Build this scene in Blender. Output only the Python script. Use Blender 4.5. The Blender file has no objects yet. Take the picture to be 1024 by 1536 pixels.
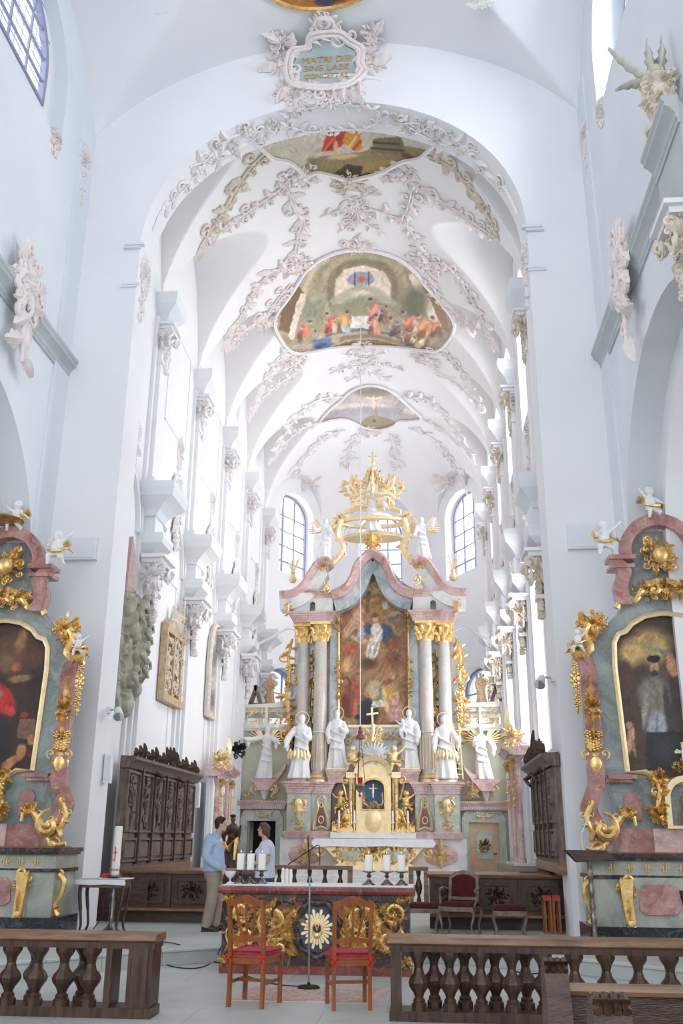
import bpy, math, random
import numpy as np
from mathutils import Vector, Matrix
from mathutils.geometry import tessellate_polygon
PI = math.pi
S = bpy.context.scene
COL = S.collection
# ------------------------------------------------------------------ camera, world, lights, exposure
FPX = 1407.0
CAM = np.array([1.67, 0.0, 1.65])
_p, _y, _r = math.radians(19.1), math.radians(4.98), math.radians(.48)
FW = np.array([-math.sin(_y)*math.cos(_p), math.cos(_y)*math.cos(_p), math.sin(_p)])
_rt = np.array([math.cos(_y), math.sin(_y), 0.0]); _up = np.cross(_rt, FW)
RT = _rt*math.cos(_r)+_up*math.sin(_r); UP = -_rt*math.sin(_r)+_up*math.cos(_r)
cd = bpy.data.cameras.new('camera'); cam = bpy.data.objects.new('camera', cd); COL.objects.link(cam)
cam.matrix_world = Matrix(((RT[0], UP[0], -FW[0], CAM[0]), (RT[1], UP[1], -FW[1], CAM[1]), (RT[2], UP[2], -FW[2], CAM[2]), (0, 0, 0, 1)))
cd.sensor_fit = 'VERTICAL'; cd.sensor_height = 24; cd.lens = FPX/1536*24; cd.clip_end = 300
S.camera = cam
S.view_settings.view_transform = 'Standard'; S.view_settings.look = 'None'; S.view_settings.gamma = 1
S.view_settings.use_curve_mapping = False
S.view_settings.exposure = 0.22
S.cycles.use_denoising = True
S.cycles.max_bounces = 8; S.cycles.diffuse_bounces = 5; S.cycles.glossy_bounces = 3; S.cycles.transparent_max_bounces = 8
S.cycles.sample_clamp_indirect = 6
W = bpy.data.worlds.new('sky'); S.world = W; W.use_nodes = True
bg = W.node_tree.nodes['Background']; bg.inputs[0].default_value = (.86, .92, 1, 1); bg.inputs[1].default_value = 1.1
def area(name, loc, dirv, sx, sy, power, col=(1, 1, 1)):
    l = bpy.data.lights.new(name, 'AREA'); l.shape = 'RECTANGLE'; l.size = sx; l.size_y = sy; l.energy = power; l.color = col
    o = bpy.data.objects.new(name, l); COL.objects.link(o); o.location = loc
    o.rotation_euler = Vector(dirv).to_track_quat('-Z', 'Z').to_euler(); return o
# daylight outside the tall windows of the right wall, the apse and the nave
for yb in (20.9, 24.7, 28.5, 32.3):
    area('daylight_or_fill', (5.6, yb, 5.9), (-1, 0, -.05), 2.3, 4.6, 430, (1, .98, .95))
    area('daylight_or_fill', (5.6, yb, 13.3), (-1, 0, -.3), 2.3, 3.8, 400, (1, .98, .95))
for sx in (-1, 1):
    area('daylight_or_fill', (sx*4.6, 38.2, 13.3), (-sx*.87, -.5, -.15), 2.4, 3.6, 330, (.97, .98, 1))
    area('daylight_or_fill', (sx*7.4, 12.3, 16.0), (-sx, 0, -.35), 3.6, 3.0, 160 if sx < 0 else 520, (.9, .95, 1))
    area('daylight_or_fill', (sx*12.2, 11.0, 4.5), (-sx, 0, 0), 5, 4.5, 160, (.98, .98, .94))
area('daylight_or_fill', (0, 40.2, 13.3), (0, -1, -.1), 2.2, 3.6, 330, (.97, .98, 1))
# fill light added far behind the camera, where no window is built
area('daylight_or_fill', (0, -9, 9), (0, 1, .08), 14, 12, 1300, (.93, .96, 1))
# ------------------------------------------------------------------ picture rays: a measured pixel and a known plane give a point
def ray(x, y): return FW+RT*(x-512)/FPX-UP*(y-768)/FPX
def atX(x, y, X): r = ray(x, y); return Vector(CAM+r*(X-CAM[0])/r[0])
def atY(x, y, Y): r = ray(x, y); return Vector(CAM+r*Y/r[1])
def atZ(x, y, Z): r = ray(x, y); return Vector(CAM+r*(Z-CAM[2])/r[2])
# ------------------------------------------------------------------ materials
def nodes(name):
    m = bpy.data.materials.new(name); m.use_nodes = True; nt = m.node_tree
    return m, nt, nt.nodes['Principled BSDF']
def tex(nt, kind, scale, **k):
    tc = nt.nodes.new('ShaderNodeTexCoord'); t = nt.nodes.new('ShaderNodeTex'+kind); t.inputs['Scale'].default_value = scale
    if 'stretch' in k:
        mp = nt.nodes.new('ShaderNodeMapping'); mp.inputs['Scale'].default_value = k.pop('stretch')
        nt.links.new(tc.outputs['Object'], mp.inputs[0]); nt.links.new(mp.outputs[0], t.inputs['Vector'])
    else: nt.links.new(tc.outputs['Object'], t.inputs['Vector'])
    for a, b in k.items(): t.inputs[a.replace('_', ' ')].default_value = b
    return t
def ramp(nt, fac, stops):
    r = nt.nodes.new('ShaderNodeValToRGB'); e = r.color_ramp.elements
    while len(e) < len(stops): e.new(.5)
    for q, (p, c) in zip(e, stops): q.position = p; q.color = (*c, 1)
    nt.links.new(fac, r.inputs[0]); return r
def mat(name, col, rough=.6, metal=0, col2=None, scale=6, bump=0, bscale=40, stretch=None, spec=.4, detail=5):
    m, nt, b = nodes(name)
    b.inputs['Base Color'].default_value = (*col, 1); b.inputs['Roughness'].default_value = rough; b.inputs['Metallic'].default_value = metal
    b.inputs['Specular IOR Level'].default_value = spec
    if col2 is None: col2 = tuple(c*.93 for c in col)
    k = dict(Detail=detail)
    if stretch: k['stretch'] = stretch
    t = tex(nt, 'Noise', scale, **k); r = ramp(nt, t.outputs['Fac'], [(.35, col2), (.65, col)]); nt.links.new(r.outputs[0], b.inputs['Base Color'])
    if bump:
        t2 = tex(nt, 'Noise', bscale, Detail=4, **({'stretch': stretch} if stretch else {})); bp = nt.nodes.new('ShaderNodeBump'); bp.inputs['Strength'].default_value = bump; bp.inputs['Distance'].default_value = .02
        nt.links.new(t2.outputs['Fac'], bp.inputs['Height']); nt.links.new(bp.outputs[0], b.inputs['Normal'])
    return m
def marble(name, stops, vein, scale=1.6, rough=.22, dist=1.6):
    m, nt, b = nodes(name); b.inputs['Roughness'].default_value = rough
    t = tex(nt, 'Noise', scale, Detail=8, Distortion=dist, Roughness=.6); r = ramp(nt, t.outputs['Fac'], stops)
    w = tex(nt, 'Noise', scale*1.7, Detail=6, Distortion=2.4)
    v = ramp(nt, w.outputs['Fac'], [(.475, (0, 0, 0)), (.5, (1, 1, 1)), (.525, (0, 0, 0))])
    mx = nt.nodes.new('ShaderNodeMix'); mx.data_type = 'RGBA'; nt.links.new(r.outputs[0], mx.inputs[6]); mx.inputs[7].default_value = (*vein, 1)
    ml = nt.nodes.new('ShaderNodeMath'); ml.operation = 'MULTIPLY'; ml.inputs[1].default_value = .22; nt.links.new(v.outputs[0], ml.inputs[0]); nt.links.new(ml.outputs[0], mx.inputs[0])
    nt.links.new(mx.outputs[2], b.inputs['Base Color']); return m
M = {}
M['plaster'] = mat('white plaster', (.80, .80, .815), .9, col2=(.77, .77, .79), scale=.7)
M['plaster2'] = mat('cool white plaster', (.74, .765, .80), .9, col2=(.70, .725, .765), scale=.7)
M['vault'] = mat('warm white vault plaster', (.82, .805, .80), .9, col2=(.79, .775, .77), scale=.8)
M['stucco'] = mat('pinkish stucco', (.82, .75, .74), .8, col2=(.74, .66, .63), scale=9)
M['stucco_pale'] = mat('pale stucco', (.83, .80, .80), .8, col2=(.77, .73, .72), scale=9)
M['stucco_tan'] = mat('tan stucco', (.76, .69, .60), .8, col2=(.64, .55, .43), scale=8)
M['stucco_green'] = mat('green stucco leaves', (.68, .69, .63), .8, col2=(.56, .57, .50), scale=9)
M['cornice'] = mat('grey green cornice', (.50, .53, .54), .7, col2=(.44, .47, .48), scale=2)
M['gold'] = mat('gilding', (.90, .66, .30), .40, .85, col2=(.72, .46, .16), scale=14, bump=.25, bscale=30)
M['gold_pale'] = mat('pale gilding', (.92, .76, .48), .45, .6, col2=(.84, .64, .36), scale=10, bump=.2, bscale=25)
M['gold_carved'] = mat('straw gold carving', (.90, .68, .34), .42, .75, col2=(.74, .52, .22), scale=10, bump=.2)
M['gold_dark'] = mat('old dark gilding', (.66, .45, .18), .38, 1, col2=(.36, .22, .08), scale=10, bump=.3)
M['gold_worn'] = mat('worn rosy gilding', (.62, .46, .30), .5, .35, col2=(.45, .31, .18), scale=10, bump=.3)
M['pink'] = marble('pink marble', [(.3, (.36, .20, .18)), (.5, (.54, .35, .33)), (.7, (.66, .52, .50))], (.85, .75, .72))
M['pinklight'] = marble('light pink marble', [(.3, (.58, .38, .37)), (.5, (.70, .53, .53)), (.7, (.76, .68, .68))], (.85, .8, .78))
M['red'] = marble('dark red marble', [(.3, (.10, .02, .018)), (.6, (.22, .045, .035)), (.8, (.30, .10, .08))], (.5, .4, .35), rough=.25)
M['rose'] = marble('brownish rose marble', [(.3, (.20, .075, .065)), (.5, (.36, .17, .15)), (.7, (.52, .33, .30))], (.75, .62, .58))
M['slate'] = marble('olive slate marble', [(.3, (.15, .18, .17)), (.5, (.25, .29, .28)), (.7, (.38, .42, .41))], (.6, .62, .58))
M['sage'] = marble('sage grey marble', [(.3, (.24, .26, .22)), (.5, (.34, .36, .31)), (.7, (.46, .48, .43))], (.62, .62, .56))
M['muntin'] = mat('blue grey window bars', (.30, .30, .42), .5)
M['green'] = marble('grey green marble', [(.3, (.26, .30, .26)), (.5, (.42, .46, .41)), (.7, (.55, .58, .54))], (.7, .7, .64))
M['bluegrey'] = marble('blue grey marble', [(.3, (.24, .30, .32)), (.5, (.40, .46, .48)), (.7, (.58, .62, .62))], (.72, .74, .72))
M['palemarble'] = marble('pale grey marble', [(.3, (.52, .53, .52)), (.5, (.64, .64, .62)), (.7, (.72, .70, .68))], (.8, .76, .72))
M['colmarble'] = marble('column marble', [(.28, (.34, .38, .35)), (.46, (.50, .51, .47)), (.60, (.56, .43, .40)), (.72, (.60, .60, .57))], (.8, .76, .72), scale=1.1, rough=.15)
M['black'] = marble('black marble', [(.3, (.012, .016, .02)), (.6, (.03, .035, .04)), (.8, (.07, .09, .09))], (.35, .38, .38), rough=.12)
M['brownmarble'] = marble('brown black marble', [(.3, (.02, .012, .012)), (.6, (.06, .035, .035)), (.8, (.16, .12, .11))], (.4, .36, .33), rough=.15)
M['olive'] = mat('pale olive painted wall', (.62, .63, .50), .7, col2=(.57, .58, .46), scale=2)
M['creampaint'] = mat('cream grey painted wood', (.72, .72, .66), .6, col2=(.66, .66, .60), scale=3)
M['statue'] = mat('white painted statue', (.80, .80, .81), .45, col2=(.74, .74, .75), scale=7)
M['white'] = mat('white paint', (.78, .79, .80), .5)
M['linen'] = mat('white linen', (.80, .81, .84), .85, bump=.3, bscale=12)
M['oak'] = mat('dark carved oak', (.075, .034, .018), .36, col2=(.028, .012, .008), scale=5, bump=.3, bscale=30, stretch=(1, 1, 6), spec=.5)
M['oaktop'] = mat('worn oak top', (.27, .145, .080), .32, col2=(.13, .064, .034), scale=4, bump=.2, bscale=30, stretch=(.6, 4, 4), spec=.5)
M['railwood'] = mat('grey brown oak rail', (.085, .040, .022), .30, col2=(.030, .013, .008), scale=5, bump=.35, bscale=26, stretch=(4, 4, .6), spec=.5)
M['stallwood'] = mat('grey weathered oak', (.19, .14, .12), .5, col2=(.085, .056, .046), scale=6, bump=.4, bscale=30, stretch=(3, 3, .8))
M['chairwood'] = mat('orange brown beech', (.32, .088, .016), .28, col2=(.20, .05, .009), scale=6, stretch=(3, 3, .7), spec=.6)
M['palewood'] = mat('pale painted chair wood', (.24, .18, .135), .5, col2=(.13, .09, .065), scale=8)
M['doorwood'] = mat('peach door paint', (.62, .44, .28), .5, col2=(.52, .34, .20), scale=3)
M['velvet'] = mat('dark red velvet', (.085, .005, .008), .9, col2=(.045, .003, .005), scale=12)
M['cushion'] = mat('rose red cushion cloth', (.46, .045, .07), .85, col2=(.36, .03, .05), scale=20, bump=.2, bscale=90)
M['ribbon'] = mat('bright red ribbon', (.60, .02, .02), .6)
M['stone'] = mat('grey stone relief', (.44, .42, .34), .85, col2=(.27, .26, .20), scale=5, bump=.3)
M['stonepink'] = mat('pink sandstone', (.50, .38, .35), .85, col2=(.40, .30, .27), scale=7)
M['iron'] = mat('black iron', (.02, .02, .022), .5, .5)
M['pewter'] = mat('tarnished pewter', (.30, .27, .24), .32, .9, col2=(.16, .13, .11), scale=12, bump=.3)
M['steel'] = mat('grey steel', (.5, .5, .52), .3, .9)
M['rubber'] = mat('black cable rubber', (.02, .022, .025), .6)
M['wax'] = mat('ivory candle wax', (.84, .80, .74), .5); 
M['flame'] = mat('candle wick glow', (1, .5, .3), .5)
_b = M['flame'].node_tree.nodes['Principled BSDF']; _b.inputs['Emission Color'].default_value = (1, .35, .15, 1); _b.inputs['Emission Strength'].default_value = 2.5
M['redglass'] = mat('ruby glass', (.55, .01, .02), .15)
M['skin'] = mat('skin', (.58, .36, .27), .55, col2=(.52, .30, .22), scale=10)
M['darkhair'] = mat('dark hair', (.018, .014, .012), .5, bump=.5, bscale=60)
M['brownhair'] = mat('brown hair', (.10, .050, .032), .5, bump=.5, bscale=60)
M['shirt'] = mat('light blue shirt cotton', (.36, .47, .62), .85, col2=(.31, .42, .57), scale=14, bump=.3, bscale=14)
M['trousers'] = mat('beige trousers cotton', (.33, .27, .21), .85, col2=(.27, .22, .17), scale=9, bump=.3, bscale=12)
M['blouse'] = mat('pale lilac blouse', (.62, .63, .72), .85, col2=(.52, .53, .63), scale=30, bump=.3, bscale=16)
M['leather'] = mat('dark brown leather', (.03, .018, .014), .4)
M['jeans'] = mat('dark blue cloth', (.05, .06, .12), .85)
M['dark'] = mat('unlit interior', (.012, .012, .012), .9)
M['plastic'] = mat('grey white plastic', (.68, .70, .72), .5)
M['niche'] = mat('blue niche lining', (.10, .20, .36), .6, col2=(.07, .15, .30), scale=12)
M['slateblue'] = mat('dull slate blue paint', (.075, .11, .16), .6, col2=(.045, .07, .10), scale=9)
M['crystal'] = mat('violet glass drops', (.62, .56, .78), .2)
M['redleaf'] = mat('red wax relief', (.60, .02, .02), .5)
# floor: large stone slabs
def floor_mat():
    m, nt, b = nodes('pale grey stone slabs'); b.inputs['Roughness'].default_value = .42
    t = nt.nodes.new('ShaderNodeTexBrick'); tc = nt.nodes.new('ShaderNodeTexCoord'); nt.links.new(tc.outputs['Object'], t.inputs['Vector'])
    for k, v in (('Scale', 1), ('Brick Width', 1.25), ('Row Height', .95), ('Mortar Size', .006), ('Mortar Smooth', .3)): t.inputs[k].default_value = v
    t.inputs['Color1'].default_value = (.52, .545, .53, 1); t.inputs['Color2'].default_value = (.475, .50, .485, 1); t.inputs['Mortar'].default_value = (.30, .31, .30, 1)
    n = tex(nt, 'Noise', 1.3, Detail=6); r = ramp(nt, n.outputs['Fac'], [(.3, (.82, .82, .80)), (.7, (1, 1, 1))])
    mx = nt.nodes.new('ShaderNodeMix'); mx.data_type = 'RGBA'; mx.blend_type = 'MULTIPLY'; mx.inputs[0].default_value = 1
    nt.links.new(t.outputs['Color'], mx.inputs[6]); nt.links.new(r.outputs[0], mx.inputs[7]); nt.links.new(mx.outputs[2], b.inputs['Base Color']); return m
M['floor'] = floor_mat()
def rug_mat():
    m, nt, b = nodes('worn oriental rug weave'); b.inputs['Roughness'].default_value = .95
    v = tex(nt, 'Voronoi', 9); r = ramp(nt, v.outputs['Distance'], [(.1, (.50, .22, .17)), (.35, (.56, .44, .36)), (.6, (.34, .26, .26)), (.8, (.60, .36, .28))])
    nt.links.new(r.outputs[0], b.inputs['Base Color']); return m
M['rug'] = rug_mat()
def glass_mat():
    m = bpy.data.materials.new('leaded window glass'); m.use_nodes = True; nt = m.node_tree; nt.nodes.clear()
    o = nt.nodes.new('ShaderNodeOutputMaterial'); t = nt.nodes.new('ShaderNodeBsdfTransparent'); t.inputs[0].default_value = (.97, .98, 1, 1)
    g = nt.nodes.new('ShaderNodeBsdfGlossy'); g.inputs['Roughness'].default_value = .1; x = nt.nodes.new('ShaderNodeMixShader'); x.inputs[0].default_value = .06
    nt.links.new(t.outputs[0], x.inputs[1]); nt.links.new(g.outputs[0], x.inputs[2]); nt.links.new(x.outputs[0], o.inputs[0]); return m
M['glass'] = glass_mat()
def paint_mat():
    m, nt, b = nodes('painted canvas'); b.inputs['Roughness'].default_value = .5
    a = nt.nodes.new('ShaderNodeAttribute'); a.attribute_name = 'paint'; nt.links.new(a.outputs['Color'], b.inputs['Base Color']); return m
M['paint'] = paint_mat()
# ------------------------------------------------------------------ mesh builder
def catmull(pts, n=6, closed=False):
    P = [Vector(p) for p in pts]; out = []; L = len(P)
    for i in range(L if closed else L-1):
        if closed: a, b, c, d = P[i-1], P[i], P[(i+1) % L], P[(i+2) % L]
        else: a, b, c, d = P[max(i-1, 0)], P[i], P[i+1], P[min(i+2, L-1)]
        for k in range(n):
            t = k/n; out.append(.5*((2*b)+(c-a)*t+(2*a-5*b+4*c-d)*t*t+(3*b-a-3*c+d)*t**3))
    if not closed: out.append(P[-1])
    return out
def rectframe(mb, x0, x1, z0, z1, w, f, h0, h1): return mb.prism([[(x0, z0), (x1, z0), (x1, z1), (x0, z1)], [(x0+w, z0+w), (x1-w, z0+w), (x1-w, z1-w), (x0+w, z1-w)]], f, h0, h1)
class MB:
    def __init__(s, M=None): s.v = []; s.f = []; s.M = M
    def V(s, p):
        s.v.append(tuple(s.M(*p)) if s.M else tuple(p)); return len(s.v)-1
    def F(s, *ids): s.f.append(tuple(ids))
    def box(s, x0, x1, y0, y1, z0, z1, tx=0, ty=0):
        # tx, ty: shrink of the top
        a = [s.V(p) for p in ((x0, y0, z0), (x1, y0, z0), (x1, y1, z0), (x0, y1, z0), (x0+tx, y0+ty, z1), (x1-tx, y0+ty, z1), (x1-tx, y1-ty, z1), (x0+tx, y1-ty, z1))]
        for q in ((3, 2, 1, 0), (4, 5, 6, 7), (0, 1, 5, 4), (1, 2, 6, 5), (2, 3, 7, 6), (3, 0, 4, 7)): s.F(*[a[i] for i in q])
        return s
    def obox(s, c, ax, half):
        # oriented box: ax three direction vectors, half sizes
        c = Vector(c); ax = [Vector(a).normalized() for a in ax]; ids = []
        for k in ((-1, -1, -1), (1, -1, -1), (1, 1, -1), (-1, 1, -1), (-1, -1, 1), (1, -1, 1), (1, 1, 1), (-1, 1, 1)):
            ids.append(s.V(c+ax[0]*k[0]*half[0]+ax[1]*k[1]*half[1]+ax[2]*k[2]*half[2]))
        for q in ((3, 2, 1, 0), (4, 5, 6, 7), (0, 1, 5, 4), (1, 2, 6, 5), (2, 3, 7, 6), (3, 0, 4, 7)): s.F(*[ids[i] for i in q])
        return s
    def bar(s, a, b, w, h=None):
        a = Vector(a); b = Vector(b); d = b-a; up = Vector((0, 0, 1)) if abs(d.normalized().z) < .9 else Vector((0, 1, 0))
        x = d.cross(up).normalized(); y = x.cross(d).normalized(); return s.obox((a+b)/2, (x, d, y), (w/2, d.length/2, (h or w)/2))
    def tube(s, pts, rad, n=6, flat=1.0, cap=True, closed=False):
        P = [Vector(p) for p in pts]; L = len(P)
        if not hasattr(rad, '__len__'): rad = [rad]*L
        rings = []; prev = None
        for i, p in enumerate(P):
            t = (P[(i+1) % L]-P[i-1]) if closed else (P[min(i+1, L-1)]-P[max(i-1, 0)])
            if t.length < 1e-9: t = Vector((0, 0, 1))
            t.normalize()
            if prev is None:
                ref = Vector((0, 0, 1)) if abs(t.z) < .9 else Vector((0, 1, 0)); nrm = (ref-t*ref.dot(t)).normalized()
            else:
                nrm = prev-t*prev.dot(t)
                nrm = nrm.normalized() if nrm.length > 1e-6 else prev
            prev = nrm; bi = t.cross(nrm)
            rings.append([s.V(p+(nrm*math.cos(2*PI*k/n)*flat+bi*math.sin(2*PI*k/n))*rad[i]) for k in range(n)])
        for i in range(L if closed else L-1):
            a, b = rings[i], rings[(i+1) % L]
            for k in range(n): s.F(a[k], a[(k+1) % n], b[(k+1) % n], b[k])
        if cap and not closed: s.f.append(tuple(rings[0][::-1])); s.f.append(tuple(rings[-1]))
        return s
    def lathe(s, prof, c=(0, 0, 0), n=16, fold=0, nf=7, sx=1, sy=1, ph=0, square=False):
        rings = []
        for j, (r, z) in enumerate(prof):
            ring = []
            for k in range(n):
                a = 2*PI*(k+(.5 if square else 0))/n+ph; rr = r
                if fold: rr = r*(1+fold(j/(len(prof)-1))*math.cos(nf*a+2*math.sin(j*.35)))
                ring.append(s.V((c[0]+rr*math.cos(a)*sx, c[1]+rr*math.sin(a)*sy, c[2]+z)))
            rings.append(ring)
        for i in range(len(rings)-1):
            for k in range(n): s.F(rings[i][k], rings[i][(k+1) % n], rings[i+1][(k+1) % n], rings[i+1][k])
        s.f.append(tuple(rings[0][::-1])); s.f.append(tuple(rings[-1])); return s
    def ball(s, c, r, n=8, m=6, ax=None):
        if not hasattr(r, '__len__'): r = (r, r, r)
        c = Vector(c); A = ax or (Vector((1, 0, 0)), Vector((0, 1, 0)), Vector((0, 0, 1))); rings = []
        top = s.V(c+A[2]*r[2]); bot = s.V(c-A[2]*r[2])
        for j in range(1, m):
            th = PI*j/m; rings.append([s.V(c+A[0]*(r[0]*math.sin(th)*math.cos(2*PI*k/n))+A[1]*(r[1]*math.sin(th)*math.sin(2*PI*k/n))+A[2]*(r[2]*math.cos(th))) for k in range(n)])
        for k in range(n): s.F(top, rings[0][k], rings[0][(k+1) % n]); s.F(bot, rings[-1][(k+1) % n], rings[-1][k])
        for j in range(m-2):
            for k in range(n): s.F(rings[j][k], rings[j+1][k], rings[j+1][(k+1) % n], rings[j][(k+1) % n])
        return s
    def prism(s, loops, f, h0, h1):
        # loops: outer then holes, 2D; f(u, v, h) -> point
        if len(loops) and not hasattr(loops[0][0], '__len__'): loops = [loops]
        flat = [p for l in loops for p in l]
        tris = tessellate_polygon([[Vector((p[0], p[1], 0)) for p in l] for l in loops])
        A = [s.V(f(p[0], p[1], h0)) for p in flat]; B = [s.V(f(p[0], p[1], h1)) for p in flat]
        for t in tris: s.F(*[A[i] for i in t]); s.F(*[B[i] for i in reversed(t)])
        k = 0
        for l in loops:
            L = len(l)
            for i in range(L): a, b = k+i, k+(i+1) % L; s.F(A[a], A[b], B[b], B[a])
            k += L
        return s
    def sweep(s, path, prof, out, up=(0, 0, 1), closed=False):
        # moulding: at each path point the profile (o, u) is laid along out(i) and up(i)
        P = [Vector(p) for p in path]; rings = []
        for i, p in enumerate(P):
            o = Vector(out(i) if callable(out) else out); u = Vector(up(i) if callable(up) else up)
            rings.append([s.V(p+o*a+u*b) for a, b in prof])
        L = len(P); n = len(prof)
        for i in range(L if closed else L-1):
            a, b = rings[i], rings[(i+1) % L]
            for k in range(n): s.F(a[k], a[(k+1) % n], b[(k+1) % n], b[k])
        if not closed: s.f.append(tuple(rings[0][::-1])); s.f.append(tuple(rings[-1]))
        return s
    # ---- ornament pieces, drawn in the plane (u, v) with relief h
    def curl(s, u, v, ang, size, hand=1, r=.05, turns=1.25, n=14, k=5):
        r = min(r, size*.10); pts = []; rad = []
        for i in range(n+1):
            t = i/n; a = ang+hand*t*turns*2*PI; rr = size*(1-t)**1.1*.5
            pts.append((u+math.cos(ang+hand*PI/2)*size*.5+rr*math.cos(a-hand*PI/2), v+math.sin(ang+hand*PI/2)*size*.5+rr*math.sin(a-hand*PI/2), r*.6+r*.9*t)); rad.append(r*(.55+.75*math.sin(PI*min(1, t*1.05))))
        s.tube(pts, rad, k); s.ball((pts[-1][0], pts[-1][1], r*1.3), r*1.15, 6, 4); return s
    def leaf(s, u, v, ang, ln, w, h=.03, bend=.5, n=6, lobes=True):
        ids = []
        for i in range(n+1):
            t = i/n; a = ang+bend*t; 
            if i: u += math.cos(a)*ln/n; v += math.sin(a)*ln/n
            ww = w*math.sin(PI*min(.97, .12+t*.88))*(1+(.28 if i % 2 else -.22)*lobes)
            dx, dy = -math.sin(a), math.cos(a); hh = h*(1+1.2*math.sin(PI*t))
            ids.append((s.V((u+dx*ww, v+dy*ww, .004)), s.V((u, v, hh)), s.V((u-dx*ww, v-dy*ww, .004))))
        for a, b in zip(ids, ids[1:]): s.F(a[0], a[1], b[1], b[0]); s.F(a[1], a[2], b[2], b[1])
        return s
    def flower(s, u, v, r, h=.04):
        for k in range(5): a = k*2*PI/5; s.ball((u+math.cos(a)*r*.6, v+math.sin(a)*r*.6, h*.5), (r*.45, r*.45, h), 6, 4)
        s.ball((u, v, h), r*.3, 6, 4); return s
    def vine(s, path, size=.3, r=.03, rng=None, step=None, stem=True, leafy=.6, flowers=.12, spread=1.0):
        rng = rng or random.Random(1); P = [Vector((p[0], p[1], 0)) for p in path]; step = step or size*.55
        if stem: s.tube([(p.x, p.y, r*.6) for p in P], [r*(.7+.3*math.sin(PI*i/max(1, len(P)-1))) for i in range(len(P))], 5)
        acc = 0; side = 1
        for a, b in zip(P, P[1:]):
            d = (b-a); L = d.length; ang = math.atan2(d.y, d.x); t = 0
            while acc+L-t >= step and L > 0:
                t += step-acc; acc = 0; q = a+d*(t/L); sz = size*rng.uniform(.6, 1.15); side = -side; x = rng.random()
                if x < leafy: s.leaf(q.x, q.y, ang+side*rng.uniform(.5, 1.1)*spread, sz*.9, sz*.2, r*1.2, side*rng.uniform(-.6, 1.4))
                elif x < 1-flowers: s.curl(q.x, q.y, ang+side*rng.uniform(.1, .6), sz*.8, side, r*.8)
                else: s.flower(q.x, q.y, sz*.3, r*1.6)
            acc += L-t
        return s
    def rocaille(s, w, h, rng, r=.035, cu=0, cv=0, dens=1.0):
        # a cluster of many small C-scrolls and leaves inside an ellipse, larger towards its rim
        k = min(w, h); r = min(r, .035); n = int(15*dens)+int(6*max(w, h)/k)
        for i in range(n):
            a = 2.4*i+rng.uniform(-.2, .2); q = math.sqrt((i+.5)/n)*.42; uu = cu+math.cos(a)*w*q; vv = cv+math.sin(a)*h*q
            s.curl(uu, vv, a+rng.choice((-1, 1))*1.2, k*rng.uniform(.18, .30), rng.choice((-1, 1)), r)
            s.leaf(uu, vv, a+rng.uniform(-.7, .7), k*rng.uniform(.20, .34), k*.05, r*.9, rng.uniform(-1, 1))
            if i % 4 == 0: s.curl(uu, vv, a+PI/2, k*.36, rng.choice((-1, 1)), r*1.2)
        for i in range(int(5*dens)):
            a = PI/2+(i-2)*.45; s.leaf(cu, cv-h*.02, a, h*.34, k*.06, r*1.4, 0)
        return s
    def obj(s, name, m, parent=None, sharp=40, smooth=True):
        me = bpy.data.meshes.new(name); me.from_pydata(s.v, [], s.f); me.validate(); me.update()
        if smooth:
            me.polygons.foreach_set('use_smooth', [True]*len(me.polygons)); me.set_sharp_from_angle(angle=math.radians(sharp))
        me.materials.append(M[m] if isinstance(m, str) else m)
        o = bpy.data.objects.new(name, me); COL.objects.link(o)
        if parent is not None: o.parent = parent; o.matrix_parent_inverse = parent_matrix(parent).inverted()
        return o
def parent_matrix(p):
    m = Matrix.LocRotScale(p.location, p.rotation_euler, p.scale)
    return parent_matrix(p.parent) @ p.matrix_parent_inverse @ m if p.parent else m
def tag(o, label=None, cat=None, group=None, kind=None):
    if label: o['label'] = label
    if cat: o['category'] = cat
    if group: o['group'] = group
    if kind: o['kind'] = kind
    return o
def thing(name, label, cat, loc=(0, 0, 0), group=None, rz=0):
    o = bpy.data.objects.new(name, None); COL.objects.link(o); o.location = loc; o.rotation_euler = (0, 0, rz); o.empty_display_size = .2
    return tag(o, label, cat, group)
def struct(name, mb, m, parent=None, **k):
    o = mb.obj(name, m, parent, **k)
    if parent is None: o['kind'] = 'structure'
    return o
def copy_tree(o, parent=None):
    c = o.copy(); COL.objects.link(c); c.parent = parent
    for ch in list(o.children): copy_tree(ch, c)
    return c
def remesh(o, vox, smooth=2):
    m = o.modifiers.new('continuous', 'REMESH'); m.mode = 'VOXEL'; m.voxel_size = vox; m.use_smooth_shade = True
    if smooth: q = o.modifiers.new('soft', 'SMOOTH'); q.iterations = smooth; q.factor = .5
    return o
# plane maps: u right, v up, h towards the viewer side
def onY(Y, z=0, x=0): return lambda u, v, h: (x+u, Y-h, z+v)
def onX(X, side, y=0, z=0): return lambda u, v, h: (X-side*h, y+u, z+v)      # side = +1 right wall (relief towards -x), -1 left wall
def arch(u0, u1, v0, vs, vc, n=18):
    # closed outline of an opening with a semi-elliptic head: sill v0, spring vs, crown vc
    c, a = (u0+u1)/2, (u1-u0)/2
    return [(u0, v0), (u1, v0)]+[(c+a*math.cos(PI*i/n), vs+(vc-vs)*math.sin(PI*i/n)) for i in range(n+1)]
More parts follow.
